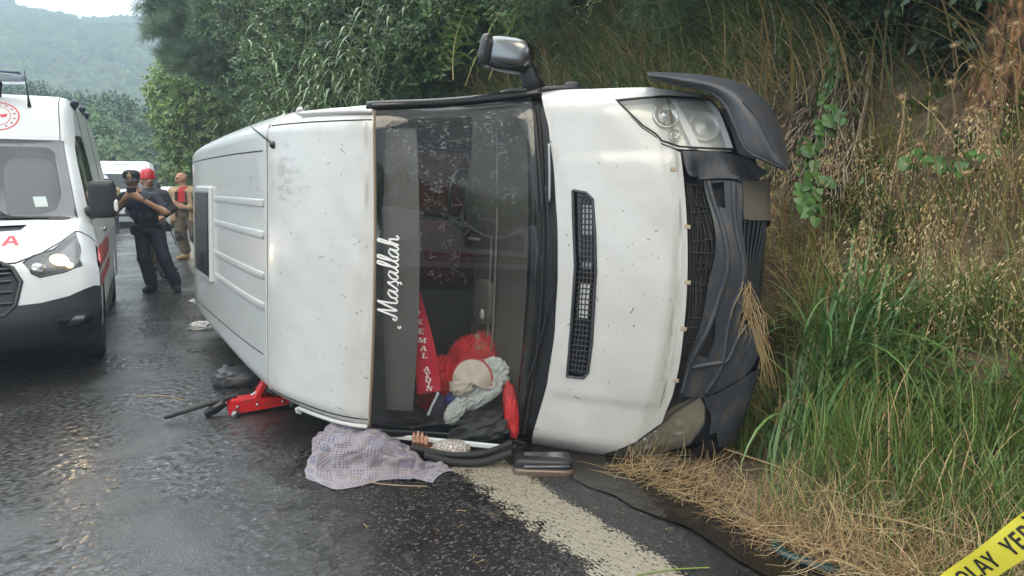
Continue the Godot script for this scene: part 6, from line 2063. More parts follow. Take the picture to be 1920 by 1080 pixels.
# ---------------------------------------------------------------- vehicles further down the road
func build_far_vehicles() -> void:
	var AX := func(p: Vector3, ang: float) -> Transform3D: return Transform3D(Basis(Vector3(0, 1, 0), ang), p)
	# white minibus, facing this way
	var p := shot_ground(232, 428)
	var mb := thing("minibus", "white minibus parked far behind the person in navy uniform", "minibus", AX.call(p, deg_to_rad(24)))
	var g := Geo.new()
	var prof := [Vector2(0.05, 0.35), Vector2(-0.02, 0.7), Vector2(0.10, 1.02), Vector2(0.75, 1.28), Vector2(1.35, 1.98), Vector2(1.75, 2.32), Vector2(2.3, 2.42), Vector2(5.6, 2.42), Vector2(5.75, 2.2), Vector2(5.75, 0.4)]
	loft(g, prof, 0.98, 0.10)
	put("body", g.mesh(), M.amb_white, mb)
	g = Geo.new(); quad_on(g, prof, 3.15, 3.92, 0.80, 0.012)
	put("windscreen", g.mesh(), mat(0.05, 0.06, 0.065, 0.06), mb)
	g = Geo.new(); quad_on(g, prof, 0.2, 1.3, 0.75, 0.012)
	put("grille", g.mesh(), M.black, mb)
	for s in [-1.0, 1.0]:
		g = Geo.new(); g.box(Vector3(0.26, 0.18, 0.08), Transform3D(Basis.IDENTITY, Vector3(0.74 * s, 0.95, -0.10)), 0.03)
		put("headlight", g.mesh(), M.chrome, mb)
		g = Geo.new(); g.box(Vector3(0.02, 0.62, 3.6), Transform3D(Basis(Vector3(0, 0, 1), 0.12 * s), Vector3(0.965 * s, 1.72, -3.3)), 0.008)
		put("side_window", g.mesh(), M.gloss_black, mb)
		g = Geo.new(); superball(g, Transform3D(Basis.IDENTITY, Vector3(1.16 * s, 1.5, -1.0)), Vector3(0.09, 0.16, 0.07), 0.5)
		put("door_mirror", g.mesh(), M.black, mb)
		for wz in [-0.95, -4.5]:
			g = Geo.new(); g.lathe([Vector2(0.0, -0.1), Vector2(0.33, -0.1), Vector2(0.34, 0.1), Vector2(0, 0.1)], 20, Transform3D(Basis(Vector3(0, 0, 1), PI / 2), Vector3(0.86 * s, 0.34, wz)))
			put("wheel", g.mesh(), M.rubber, mb)
	g = Geo.new()
	var path := []
	for k in 9: path.append(Vector3(lerp(-0.28, 0.28, k / 8.0), 2.26 + 0.03 * sin(PI * k / 8.0), -1.62))
	g.tube(path, [0.012], 5)
	put("roof_emblem", g.mesh(), M.black, mb)
	# pale car with its door open
	p = shot_ground(318, 432)
	var car := thing("car", "pale car far down the road beside the tan coat", "car", AX.call(p + Vector3(0.5, 0, -1.5), deg_to_rad(38)))
	g = Geo.new()
	prof = [Vector2(0.05, 0.3), Vector2(0.0, 0.6), Vector2(0.25, 0.82), Vector2(1.15, 0.98), Vector2(1.9, 1.40), Vector2(2.4, 1.47), Vector2(3.3, 1.42), Vector2(4.0, 1.02), Vector2(4.3, 0.9), Vector2(4.3, 0.35)]
	loft(g, prof, 0.86, 0.16)
	put("body", g.mesh(), M.amb_white, car)
	g = Geo.new(); quad_on(g, prof, 3.1, 3.95, 0.66, 0.012)
	put("windscreen", g.mesh(), mat(0.05, 0.06, 0.065, 0.06), car)
	g = Geo.new(); quad_on(g, prof, 0.5, 1.3, 0.45, 0.012)
	put("grille", g.mesh(), M.black, car)
	for s in [-1.0, 1.0]:
		g = Geo.new(); g.box(Vector3(0.26, 0.12, 0.10), Transform3D(Basis.IDENTITY, Vector3(0.62 * s, 0.70, -0.12)), 0.03)
		put("headlight", g.mesh(), M.chrome, car)
		g = Geo.new(); g.box(Vector3(0.02, 0.32, 1.5), Transform3D(Basis(Vector3(0, 0, 1), 0.35 * s), Vector3(0.765 * s, 1.2, -2.6)), 0.008)
		put("side_window", g.mesh(), M.gloss_black, car)
		for wz in [-0.8, -3.4]:
			g = Geo.new(); g.lathe([Vector2(0.0, -0.09), Vector2(0.29, -0.09), Vector2(0.30, 0.09), Vector2(0, 0.09)], 20, Transform3D(Basis(Vector3(0, 0, 1), PI / 2), Vector3(0.76 * s, 0.30, wz)))
			put("wheel", g.mesh(), M.rubber, car)

func loft(g: Geo, prof: Array, half: float, tumble: float) -> void:
	var n := prof.size()
	var first := g.v.size()
	var ss := [-1.0, -0.97, -0.85, -0.4, 0.0, 0.4, 0.85, 0.97, 1.0]
	for i in n:
		var q: Vector2 = prof[i]
		var w: float = half - tumble * smoothstep(1.0, 2.4, q.y)
		for s in ss:
			g.vert(Vector3(w * s, q.y - 0.05 * smoothstep(0.84, 1.0, abs(s)) * (1.0 if i > 1 and i < n - 1 else 0.0), -(q.x + 0.16 * s * s * (1.0 if i < 5 else 0.0))))
	for i in n - 1:
		for j in ss.size() - 1:
			var a := first + i * ss.size() + j
			g.quad(a, a + 1, a + 1 + ss.size(), a + ss.size())
	for s in [-1.0, 1.0]:
		for i in n - 1:
			var a: Vector3 = g.v[first + i * ss.size() + (0 if s < 0 else ss.size() - 1)]; var b: Vector3 = g.v[first + (i + 1) * ss.size() + (0 if s < 0 else ss.size() - 1)]
			var a2 := Vector3((half + 0.02) * s, 0.34, a.z); var b2 := Vector3((half + 0.02) * s, 0.34, b.z)
			if s > 0: g.flat_quad(a, a2, b2, b)
			else: g.flat_quad(a, b, b2, a2)

func quad_on(g: Geo, prof: Array, t0: float, t1: float, half: float, off: float) -> void:
	for k in 2:
		var t := t0 if k == 0 else t1
		var i := int(t)
		var q: Vector2 = prof[i].lerp(prof[i + 1], t - i)
		var d: Vector2 = (prof[i + 1] - prof[i]).normalized()
		var lift := Vector2(-d.y, d.x) * off
		for j in 9:
			var s: float = lerp(-half, half, j / 8.0)
			g.vert(Vector3(s * (1.0 if k == 0 else 0.93), q.y + lift.y, -(q.x + lift.x + 0.16 * s * s * (1.0 if t < 4.5 else 0.0))))
	for j in 8: g.quad(j, j + 1, j + 10, j + 9)

# ---------------------------------------------------------------- plant pieces
func blade_mesh(len: float, width: float, bend_by: float, segs := 5, fold := 0.25) -> ArrayMesh:
	var g := Geo.new()
	var y := 0.0; var z := 0.0
	for k in segs + 1:
		var f := float(k) / segs
		if k > 0:
			var a := bend_by * pow((k - 0.5) / segs, 1.2)
			y += cos(a) * len / segs; z += sin(a) * len / segs
		var w := width * 0.5 * (1.0 - pow(f, 2.2)) * (0.55 + 0.9 * f * (1.0 - 0.6 * f)) + 0.0003
		g.vert(Vector3(-w, y, z + w * fold), Vector2(0, f)); g.vert(Vector3(0, y, z), Vector2(0.5, f)); g.vert(Vector3(w, y, z + w * fold), Vector2(1, f))
	for k in segs:
		var b := k * 3
		g.quad(b, b + 1, b + 4, b + 3); g.quad(b + 1, b + 2, b + 5, b + 4)
	return g.mesh()

func straw_mesh(len: float, r: float, wob: float, sd: int) -> ArrayMesh:
	var g := Geo.new()
	var q := RandomNumberGenerator.new(); q.seed = sd
	var path := []; var p := Vector3.ZERO; var d := Vector3(0, 1, 0)
	for k in 6:
		path.append(p)
		d = (d + Vector3(q.randfn() * wob, 0, q.randfn() * wob)).normalized()
		p += d * len / 5.0
	g.tube(path, [r, r, r * 0.9, r * 0.8, r * 0.6, r * 0.4], 3, Color.WHITE, 1.0, false)
	return g.mesh()

func leaf_into(g: Geo, o: Vector3, d: Vector3, side: Vector3, l: float, w: float, droop := 0.2) -> void:
	var nn := d.cross(side).normalized()
	var m := o + d * l * 0.45 - nn * w * 0.18
	var t := o + d * l - nn * l * droop
	var k := g.vert(o, Vector2(0.5, 0)); g.vert(m + side * w * 0.5 + nn * w * 0.12, Vector2(1, 0.45)); g.vert(m, Vector2(0.5, 0.45)); g.vert(m - side * w * 0.5 + nn * w * 0.12, Vector2(0, 0.45)); g.vert(t, Vector2(0.5, 1))
	g.tri(k, k + 1, k + 2); g.tri(k, k + 2, k + 3); g.tri(k + 1, k + 4, k + 2); g.tri(k + 2, k + 4, k + 3)

func sprig_mesh(n: int, leaf: float, ratio: float, sd: int) -> ArrayMesh:
	var g := Geo.new()
	var q := RandomNumberGenerator.new(); q.seed = sd
	for k in n:
		var f := float(k) / n
		var a := k * 2.4 + q.randf() * 0.7
		var o := Vector3(q.randfn() * 0.1, f * leaf * 1.8, q.randfn() * 0.1) * 1.0
		var d := Vector3(cos(a), q.randf_range(-0.3, 0.7), sin(a)).normalized()
		leaf_into(g, o * Vector3(leaf, 1, leaf), d, d.cross(Vector3(0.2, 1, 0.1)).normalized(), leaf * q.randf_range(0.7, 1.15), leaf * ratio, 0.25)
	return g.mesh()

func tuft_mesh(n: int, l: float, w: float, sd: int) -> ArrayMesh:
	var g := Geo.new()
	var q := RandomNumberGenerator.new(); q.seed = sd
	for k in n:
		var f := q.randf()
		var a := q.randf() * TAU
		var d := Vector3(cos(a) * 0.8, 0.75 + 0.3 * q.randfn() * 0.5, sin(a) * 0.8).normalized()
		var o := Vector3(0, f * l * 0.7, 0)
		var s := d.cross(Vector3(q.randfn(), q.randfn(), q.randfn())).normalized() * w * 0.5
		var m := o + d * l * 0.6
		g.flat_quad(o - s, o + s, m + s, m - s)
		g.flat_tri(m - s, m + s, o + d * l + Vector3(0, -l * 0.10, 0))
	return g.mesh()

func oat_mesh(h: float, sd: int) -> ArrayMesh:
	var g := Geo.new()
	var q := RandomNumberGenerator.new(); q.seed = sd
	var path := []; var p := Vector3.ZERO; var d := Vector3(q.randfn() * 0.12, 1, q.randfn() * 0.12).normalized()
	for k in 8:
		path.append(p)
		if k > 3: d = (d + Vector3(0.10, -0.08, 0.03)).normalized()
		p += d * h / 7.0
	g.tube(path, [0.0016, 0.0015, 0.0014, 0.0012, 0.001, 0.0008, 0.0006, 0.0005], 3, Color.WHITE, 1.0, false)
	for k in 15:
		var f := q.randf_range(0.5, 1.0) * 6.99
		var i := int(f)
		var o: Vector3 = path[i].lerp(path[min(i + 1, 7)], f - i)
		var a := q.randf() * TAU
		var tip := o + Vector3(cos(a) * 0.035 + 0.01, -0.012, sin(a) * 0.035) * q.randf_range(0.4, 1.2)
		var dir := Vector3(cos(a) * 0.5, -0.8, sin(a) * 0.5).normalized()
		leaf_into(g, tip, dir, dir.cross(Vector3(sin(a), 0.2, -cos(a))).normalized(), q.randf_range(0.020, 0.034), 0.008, 0.1)
	return g.mesh()

func heart_mesh(l: float) -> ArrayMesh:
	var g := Geo.new()
	var out := [Vector2(0, 0.06), Vector2(0.20, -0.06), Vector2(0.42, 0.02), Vector2(0.52, 0.24), Vector2(0.44, 0.52), Vector2(0.24, 0.80), Vector2(0, 1.05), Vector2(-0.24, 0.80), Vector2(-0.44, 0.52), Vector2(-0.52, 0.24), Vector2(-0.42, 0.02), Vector2(-0.20, -0.06)]
	for side in 1:
		var c := g.vert(Vector3(0, 0.35, -0.05) * l, Vector2(0.5, 0.35))
		for q in out: g.vert(Vector3(q.x, q.y, 0.10 * abs(q.x) - 0.12 * q.y * q.y * 0.6) * l, Vector2(q.x + 0.5, q.y))
		for k in out.size(): g.tri(c, c + 1 + k, c + 1 + (k + 1) % out.size())
	return g.mesh()

func upright(p: Vector3, yaw: float, lean: float, s: float, ls := 1.0) -> Transform3D:
	var b := Basis(Vector3.UP, yaw) * Basis(Vector3(1, 0, 0), lean)
	return Transform3D(b.scaled_local(Vector3(s, s * ls, s)), p)

func tint(c: Color, v: float, r: RandomNumberGenerator, warm := 0.0) -> Color:
	var k := 1.0 + r.randf_range(-v, v)
	var w := r.randf_range(-warm, warm)
	return Color(c.r * k * (1 + w), c.g * k, c.b * k * (1 - w))

# ---------------------------------------------------------------- the verge and bank
func build_bank_plants() -> void:
	var r := RandomNumberGenerator.new(); r.seed = 101
	var patch := FastNoiseLite.new(); patch.seed = 33; patch.frequency = 0.9; patch.fractal_octaves = 3
	var gm := leafmat(1, 1, 1, 0.45, 0.45)
	var dm := leafmat(1, 1, 1, 0.8, 0.2)
	var GREEN := Color(0.080, 0.155, 0.028); var LIME := Color(0.14, 0.205, 0.04); var TAN := Color(0.46, 0.31, 0.14); var BROWN := Color(0.30, 0.175, 0.085); var PALE := Color(0.60, 0.47, 0.27)
	# short green grass of the verge
	var xs := []; var cs := []
	for k in 19000:
		var A := r.randf_range(-0.4, 3.1); var L := 2.66 + 1.9 * pow(r.randf(), 1.1)
		var m := patch.get_noise_2d(L * 2, A * 2)
		if L > 3.75 + m * 1.4: continue
		if L < 2.85 and r.randf() < 0.5: continue
		if A > 2.1 and L < 3.3: continue
		xs.append(upright(on_bank(L, A, -0.01), r.randf() * TAU, r.randf_range(-0.2, 0.45), r.randf_range(0.6, 1.25) * (0.75 + 0.35 * smoothstep(2.7, 3.2, L))))
		cs.append(tint(GREEN.lerp(LIME, r.randf()), 0.3, r, 0.15) if r.randf() < 0.9 else tint(TAN, 0.3, r))
	scatter("grass", blade_mesh(0.32, 0.0065, 1.5, 5), gm, xs.slice(0, xs.size() / 2), cs.slice(0, xs.size() / 2))
	scatter("grass", blade_mesh(0.40, 0.0055, 0.9, 5), gm, xs.slice(xs.size() / 2), cs.slice(xs.size() / 2))
	# thin yellow green grass through the oats
	xs = []; cs = []
	for k in 7000:
		var A := r.randf_range(0.0, 3.4); var L := r.randf_range(3.5, 4.9)
		if patch.get_noise_2d(L * 1.7 + 30, A * 1.7) < -0.10: continue
		xs.append(upright(on_bank(L, A, -0.01), r.randf() * TAU, r.randf_range(-0.1, 0.9), r.randf_range(0.5, 1.2)))
		cs.append(tint(LIME.lerp(Color(0.30, 0.28, 0.08), r.randf()), 0.3, r, 0.12))
	scatter("grass", blade_mesh(0.36, 0.006, 1.3, 5), gm, xs, cs)
	# dry grass and brown litter up the slope
	xs = []; cs = []
	for k in 21000:
		var A := r.randf_range(0.2, 6.5); var L := r.randf_range(3.3, 6.2)
		if L < 3.8 and r.randf() < 0.6: continue
		var m := patch.get_noise_2d(L * 1.6 + 50, A * 1.6)
		xs.append(upright(on_bank(L, A, -0.005), r.randf() * TAU, r.randf_range(0.6, 1.55) + 0.35 * smoothstep(4.2, 4.8, L), r.randf_range(0.5, 1.2)))
		cs.append(tint(TAN.lerp(BROWN, clamp(0.3 + m * 1.2 + 0.6 * smoothstep(4.2, 4.9, L), 0, 1)), 0.35, r, 0.08))
	scatter("dry_grass", blade_mesh(0.34, 0.005, 0.5, 4), dm, xs, cs)
	# wild oats, seed heads nodding
	for v in 3:
		xs = []; cs = []
		for k in 260:
			var A := r.randf_range(0.1, 3.6); var L := r.randf_range(3.6, 4.75) - 0.25 * maxf(0.0, A - 2.4)
			if patch.get_noise_2d(L * 1.5, A * 1.5 + 20) < -0.25: continue
			xs.append(upright(on_bank(L, A), r.randf() * TAU, r.randf_range(-0.25, 0.35), r.randf_range(0.55, 1.1)))
			cs.append(tint(PALE.lerp(TAN, r.randf()), 0.25, r, 0.08))
		scatter("oat_grass", oat_mesh(0.50, 60 + v), dm, xs, cs)
	# green leaves and weeds between the dry grass
	xs = []; cs = []
	for k in 2000:
		var A := r.randf_range(0.2, 5.0); var L := r.randf_range(3.4, 5.6)
		if patch.get_noise_2d(L * 1.3 + 9, A * 1.3 + 7) < 0.05: continue
		xs.append(upright(on_bank(L, A, 0.04), r.randf() * TAU, r.randf_range(-0.5, 0.5), r.randf_range(0.5, 1.1)))
		cs.append(tint(Color(0.08, 0.155, 0.04), 0.35, r, 0.1))
	scatter("weeds", sprig_mesh(9, 0.065, 0.6, 3), gm, xs, cs)
	# heap of straw washed up along the gutter
	for v in 4:
		xs = []; cs = []
		for k in 800:
			var A := r.randf_range(0.6, 3.0)
			var L: float = 2.56 + absf(r.randfn()) * 0.17 - 0.06 * smoothstep(2.2, 2.9, A)
			if L > 3.0: continue
			if A > 2.15 and r.randf() < 0.55: continue
			var hgt := bank(L, A) + r.randf() * (0.10 - 0.08 * smoothstep(1.6, 2.3, A)) * smoothstep(2.42, 2.62, L) + 0.012
			var yaw := r.randf() * TAU
			if r.randf() < 0.45: yaw = 2.1 + r.randfn() * 0.35
			xs.append(upright(at(L, A, hgt), yaw, r.randf_range(1.1, 1.75) if A < 1.75 else r.randf_range(1.48, 1.62), r.randf_range(0.5, 1.3) * (1.0 if A < 1.75 else 0.75)))
			cs.append(tint(TAN.lerp(PALE, r.randf() * 0.8) if r.randf() < 0.8 else BROWN, 0.3, r, 0.08))
		scatter("straw_litter", straw_mesh(0.30, 0.0016, 0.16 + 0.08 * v, 90 + v), dm, xs, cs)
	# upright dead twigs at the corner of the bumper
	xs = []; cs = []
	for k in 260:
		var A := r.randf_range(1.4, 2.15); var L := 2.45 + r.randf() * 0.3
		xs.append(upright(on_bank(L, A), r.randf() * TAU, r.randf_range(0.7, 1.45), r.randf_range(0.3, 0.62)))
		cs.append(tint(Color(0.24, 0.15, 0.08), 0.35, r))
	scatter("dead_twigs", straw_mesh(0.33, 0.0022, 0.28, 97), dm, xs, cs)
	# stray stalks, grit and leaf bits on the road
	xs = []; cs = []
	for k in 330:
		var A := r.randf_range(2.2, 14.0); var L := r.randf_range(-1.2, 2.5)
		if r.randf() < 0.5: L = r.randf_range(1.2, 2.5)
		xs.append(upright(at(L, A, 0.012), r.randf() * TAU, PI / 2, r.randf_range(0.10, 0.45)))
		cs.append(tint(TAN if r.randf() < 0.6 else (BROWN if r.randf() < 0.7 else GREEN), 0.3, r))
	scatter("road_litter", straw_mesh(0.24, 0.0045, 0.25, 99), dm, xs, cs)
	for q in [["610,872 700,905 800,912", "dry reed stalk lying in the mud below the lilac cloth"], ["1195,1078 1260,1068 1330,1064", "green grass stalk lying on the white line"], ["250,745 300,742 345,750", "wisp of straw on the road left of the jack"]]:
		var g := Geo.new(); var path := []
		for w in smooth(pts(q[0]), 5): path.append(shot_ground(w.x, w.y, 0.014))
		g.tube(path, [0.003], 6)
		tag(put("stalk", g.mesh(), mat(0.30, 0.23, 0.12, 0.7) if not "green" in q[1] else mat(0.16, 0.24, 0.04, 0.5)), q[1], "stalk", "stalks fallen on the road")
	# tall arching grass beside the bumper: every leaf its own piece
	var clump := thing("tall_grass", "tall arching green grass clump right beside the torn bumper", "grass")
	clump.set_meta("kind", "thing")
	var lm := leafmat(0.075, 0.165, 0.045, 0.35, 0.4)
	var lm2 := leafmat(0.115, 0.20, 0.06, 0.35, 0.4)
	var bl := [blade_mesh(1.0, 0.032, 2.3, 10, 0.5), blade_mesh(0.85, 0.026, 1.5, 9, 0.5), blade_mesh(1.15, 0.030, 2.7, 11, 0.5), blade_mesh(0.75, 0.024, 1.0, 8, 0.5)]
	for k in 190:
		var A := 2.33 + r.randfn() * 0.15; var L := 3.47 + r.randfn() * 0.15
		if A > 2.75: A = 2.65
		put("leaf", bl[k % 4], lm if r.randf() < 0.6 else lm2, clump, upright(on_bank(L, A, -0.02), r.randf_range(0.3, 2.9) if r.randf() < 0.75 else r.randf() * TAU, r.randf_range(-0.1, 0.25), r.randf_range(0.65, 1.05)))
	# foxtail heads standing in front of the clump
	for k in 9:
		var A := 2.35 + r.randf_range(-0.12, 0.16); var L := 3.34 + r.randf_range(-0.12, 0.14)
		var p := on_bank(L, A)
		var f := thing("foxtail_grass", "tan foxtail seed heads standing below the tall green clump", "grass", Transform3D(Basis(Vector3.UP, r.randf() * TAU), p), "foxtail seed heads below the tall clump")
		f.set_meta("kind", "thing")
		var h := r.randf_range(0.20, 0.36)
		var g := Geo.new(); g.tube([Vector3.ZERO, Vector3(0.01, h * 0.5, 0), Vector3(0.03, h, 0.01)], [0.0022], 4)
		put("stem", g.mesh(), lm2, f)
		g = Geo.new()
		var q2 := RandomNumberGenerator.new(); q2.seed = k
		for j in 90:
			var y := h + q2.randf() * 0.085
			var a := q2.randf() * TAU
			var o := Vector3(0.03 + (y - h) * 0.1, y, 0.01)
			var d := Vector3(cos(a), 0.8, sin(a)).normalized()
			var s := d.cross(Vector3.UP).normalized() * 0.0016
			g.flat_tri(o - s, o + s, o + d * 0.014)
		put("seed_head", g.mesh(), leafmat(0.36, 0.27, 0.13, 0.8, 0.2), f)
	# heart-leaved bindweed climbing beside the bumper
	var vine := thing("bindweed", "heart-leaved climbing weed on the bank right of the bumper end", "climbing plant")
	vine.set_meta("kind", "thing")
	var hearts := [heart_mesh(0.062), heart_mesh(0.048), heart_mesh(0.075)]
	var hm := [leafmat(0.075, 0.17, 0.04, 0.4, 0.4), leafmat(0.055, 0.13, 0.032, 0.4, 0.4)]
	for st in ["1492,430 1505,380 1500,330 1512,270 1520,215 1530,160 1536,100", "1492,420 1480,380 1484,330 1490,290", "1500,300 1530,262 1545,240", "1650,330 1700,320 1740,350 1790,300"]:
		var line := smooth(pts(st), 7)
		var path := []
		var first := Vector3.ZERO
		for w in line:
			var p := pick_bank(w.x, w.y)
			path.append(p + Vector3(-0.02, 0.10, 0.30))
		var g := Geo.new(); g.tube(path, [0.003], 4)
		put("stem", g.mesh(), hm[1], vine)
		for p in path:
			for e in 2:
				if r.randf() < 0.30: continue
				var b := Basis(Vector3(0, 1, 0), r.randf_range(-0.7, 0.7)) * Basis(Vector3(1, 0, 0), PI - r.randf_range(0.1, 0.8)) * Basis(Vector3(0, 0, 1), r.randf_range(-0.8, 0.8))
				put("leaf", hearts[r.randi_range(0, 2)], hm[r.randi_range(0, 1)], vine, Transform3D(b, p + Vector3(r.randf_range(-0.08, 0.08), r.randf_range(-0.04, 0.05), r.randf_range(0.0, 0.06))))
	# dry roots and stems hanging down the bank
	var tangle := thing("root_tangle", "grey brown tangle of dry hanging stems above the torn bumper", "dry stems")
	tangle.set_meta("kind", "thing")
	var g3 := Geo.new()
	for k in 760:
		var top := pick_bank(1545 + r.randfn() * 34, -60 + r.randf() * 60) + Vector3(0, 0, 0.35 + r.randf() * 0.3)
		var bot := pick_bank(1490 + r.randfn() * 30, 190 + r.randf() * 190) + Vector3(0, 0.02, 0.25 + r.randf() * 0.2)
		var path := []
		var side := Vector3(r.randfn(), r.randfn() * 0.3, r.randfn()) * 0.10
		for j in 8:
			var f := j / 7.0
			path.append(top.lerp(bot, f) + side * sin(PI * f) + Vector3(r.randfn(), r.randfn(), r.randfn()) * 0.012 + Vector3(0, -0.18 * sin(PI * f), 0.10 * sin(PI * f)))
		g3.tube(path, [r.randf_range(0.004, 0.008)], 3, Color.WHITE, 1.0, false)
	put("hanging_stems", g3.mesh(), mat(0.30, 0.24, 0.175, 0.85), tangle).set_meta("kind", "stuff")
	g3 = Geo.new()
	var tp := pick_bank(1552, -30) + Vector3(0, 0, 0.3); var bt := pick_bank(1530, 160) + Vector3(0, 0, 0.25)
	g3.tube([tp, tp.lerp(bt, 0.5) + Vector3(0.03, 0, 0.08), bt], [0.016, 0.013, 0.008], 7)
	put("pale_branch", g3.mesh(), mat(0.32, 0.27, 0.21, 0.8), tangle)
	# long grass drooping over the bank behind the van
	xs = []; cs = []
	for k in 10500:
		var A := r.randf_range(2.0, 10.5); var L := r.randf_range(4.6, 8.2)
		if A < 4.2 and L < 4.9: continue
		xs.append(upright(on_bank(L, A, -0.02), -PI / 2 + r.randfn() * 1.0, r.randf_range(-0.1, 0.8), r.randf_range(0.6, 1.5)))
		var m := patch.get_noise_2d(L, A) + (0.45 if A < 4.2 and L > 5.35 else 0.0)  # more dark green in the upper hollow, its gloom put into the colour
		cs.append(tint(Color(0.07, 0.125, 0.035), 0.4, r, 0.12) if r.randf() < (0.62 + m if A > 4.2 else 0.30 + m) else tint(Color(0.32, 0.24, 0.12), 0.3, r, 0.1))
	scatter("long_grass", blade_mesh(0.85, 0.013, 1.5, 7), gm, xs, cs)
	# dry thistles against the dark of the bank
	var heads := 0
	for q in [[1790, 86, 330], [1690, 183, 500], [1782, 155, 420], [1862, 60, 380], [1872, 130, 430], [1752, 205, 450], [1838, 210, 420], [1905, 45, 420], [1845, 275, 480]]:
		var foot := pick_bank(q[0] + 12 + r.randf_range(-10, 25), q[2])
		var head := shot(q[0], q[1], max(2.6, -foot.z - 0.15))
		var th := thing("thistle", "dry thistle with spiky brown heads on the slope below the pine trunk", "thistle", Transform3D(Basis.IDENTITY, foot), "dry thistles below the pine trunk")
		var rel := head - foot
		var g := Geo.new()
		var path := []
		for j in 7: path.append(rel * (j / 6.0) + Vector3(0.03 * sin(j * 1.3), 0, 0.02 * cos(j)))
		path[0] = Vector3.ZERO; path[6] = rel
		g.tube(path, [0.005, 0.0045, 0.004, 0.0035, 0.003, 0.0025, 0.0025], 5)
		var stem := mat(0.28, 0.18, 0.09, 0.8)
		put("stem", g.mesh(), stem, th)
		for e in 2:
			var o: Vector3 = rel if e == 0 else path[3 + e]
			var tip := o
			if e > 0:
				tip = o + Vector3(r.randf_range(-0.14, 0.14), r.randf_range(0.05, 0.14), r.randf_range(-0.05, 0.08))
				g = Geo.new(); g.tube([o, o.lerp(tip, 0.5) + Vector3(0, 0.01, 0), tip], [0.003, 0.0025, 0.002], 4)
				put("side_stem", g.mesh(), stem, th)
			g = Geo.new()
			g.ball(tip, Vector3(0.012, 0.013, 0.012), 8, 6)
			for j in 46:
				var d := Vector3(r.randfn(), r.randfn() + 0.4, r.randfn()).normalized()
				var s := d.cross(Vector3(0.3, 0.5, 0.8)).normalized() * 0.0022
				g.flat_tri(tip - s, tip + s, tip + d * r.randf_range(0.024, 0.044))
			put("seed_head", g.mesh(), leafmat(0.36, 0.24, 0.13, 0.8, 0.2), th)
	# long bare stems leaning across the slope
	for q in [[1440, 285, 1600, 420, "leaning stem crossing the slope below the bindweed"], [1590, 380, 1480, 610, "thin straw stem bent over the tall green clump"], [1680, 185, 1655, 395, "upright thin stem under the middle thistle"], [1690, 200, 1800, 320, "bare stem falling to the right of the middle thistle"], [1330, 840, 1720, 1000, "long pale stem lying over the straw heap"], [1560, 960, 1860, 1040, "pale stem lowest on the straw heap"], [1830, 880, 1795, 1000, "short upright dead stem near the barrier tape"], [1760, 560, 1920, 690, "long dry stem low on the right slope"]]:
		var a := pick_bank(q[0], q[1]) + Vector3(0, 0.06, 0.12); var b := pick_bank(q[2], q[3]) + Vector3(0, 0.04, 0.06)
		var g := Geo.new()
		g.tube([a, a.lerp(b, 0.35) + Vector3(0, 0.03, 0.03), a.lerp(b, 0.7) + Vector3(0, 0.025, 0.02), b], [0.0035, 0.0045, 0.0045, 0.004], 5)
		tag(put("dry_stem", g.mesh(), mat(0.40, 0.29, 0.14, 0.75)), q[4], "stem", "long dry stems on the bank")
	# grass caught in the bumper
	var caught := thing("caught_straw", "wisp of straw and roots caught in the torn bumper", "straw")
	g3 = Geo.new()
	for k in 46:
		var a := shot(1398 + r.randf_range(-6, 10), 565 + r.randf_range(-40, 30), 3.60)
		var b := shot(1440 + r.randfn() * 9, 690 + r.randf_range(-70, 40), 3.56)
		if r.randf() < 0.4: b = a + Vector3(r.randfn() * 0.05, -0.10 - r.randf() * 0.10, 0.02)
		g3.tube([a, a.lerp(b, 0.4) + Vector3(r.randfn() * 0.015, 0.02, 0.02), a.lerp(b, 0.75) + Vector3(r.randfn() * 0.015, 0.01, 0.02), b], [0.0022, 0.002, 0.0018, 0.001], 3, Color.WHITE, 1.0, false)
	put("stalks", g3.mesh(), mat(0.36, 0.25, 0.12, 0.8), caught).set_meta("kind", "stuff")

# where a line of sight from the road meets the bank
func pick_bank(px: float, py: float) -> Vector3:
	var a := shot(px, py, 1.0) - Vector3(0, CAM_H, 0)
	var k := 1.5
	while k < 14.0:
		var p := Vector3(0, CAM_H, 0) + a * k
		var q := LA(p)
		if p.y <= bank(q.x, q.y) and q.x > 2.6 + bend(q.y): return p
		k += 0.02
	return Vector3(0, CAM_H, 0) + a * 9.0

# ---------------------------------------------------------------- trees and canes
func bark(r: float, g: float, b: float) -> StandardMaterial3D:
	var m := mat(r, g, b, 0.9)
	m.normal_enabled = true
	m.normal_texture = noise_tex(0.05, 256, [], FastNoiseLite.TYPE_CELLULAR, 2, 13, true, 8.0)
	m.uv1_scale = Vector3(3, 1.2, 1)
	return m

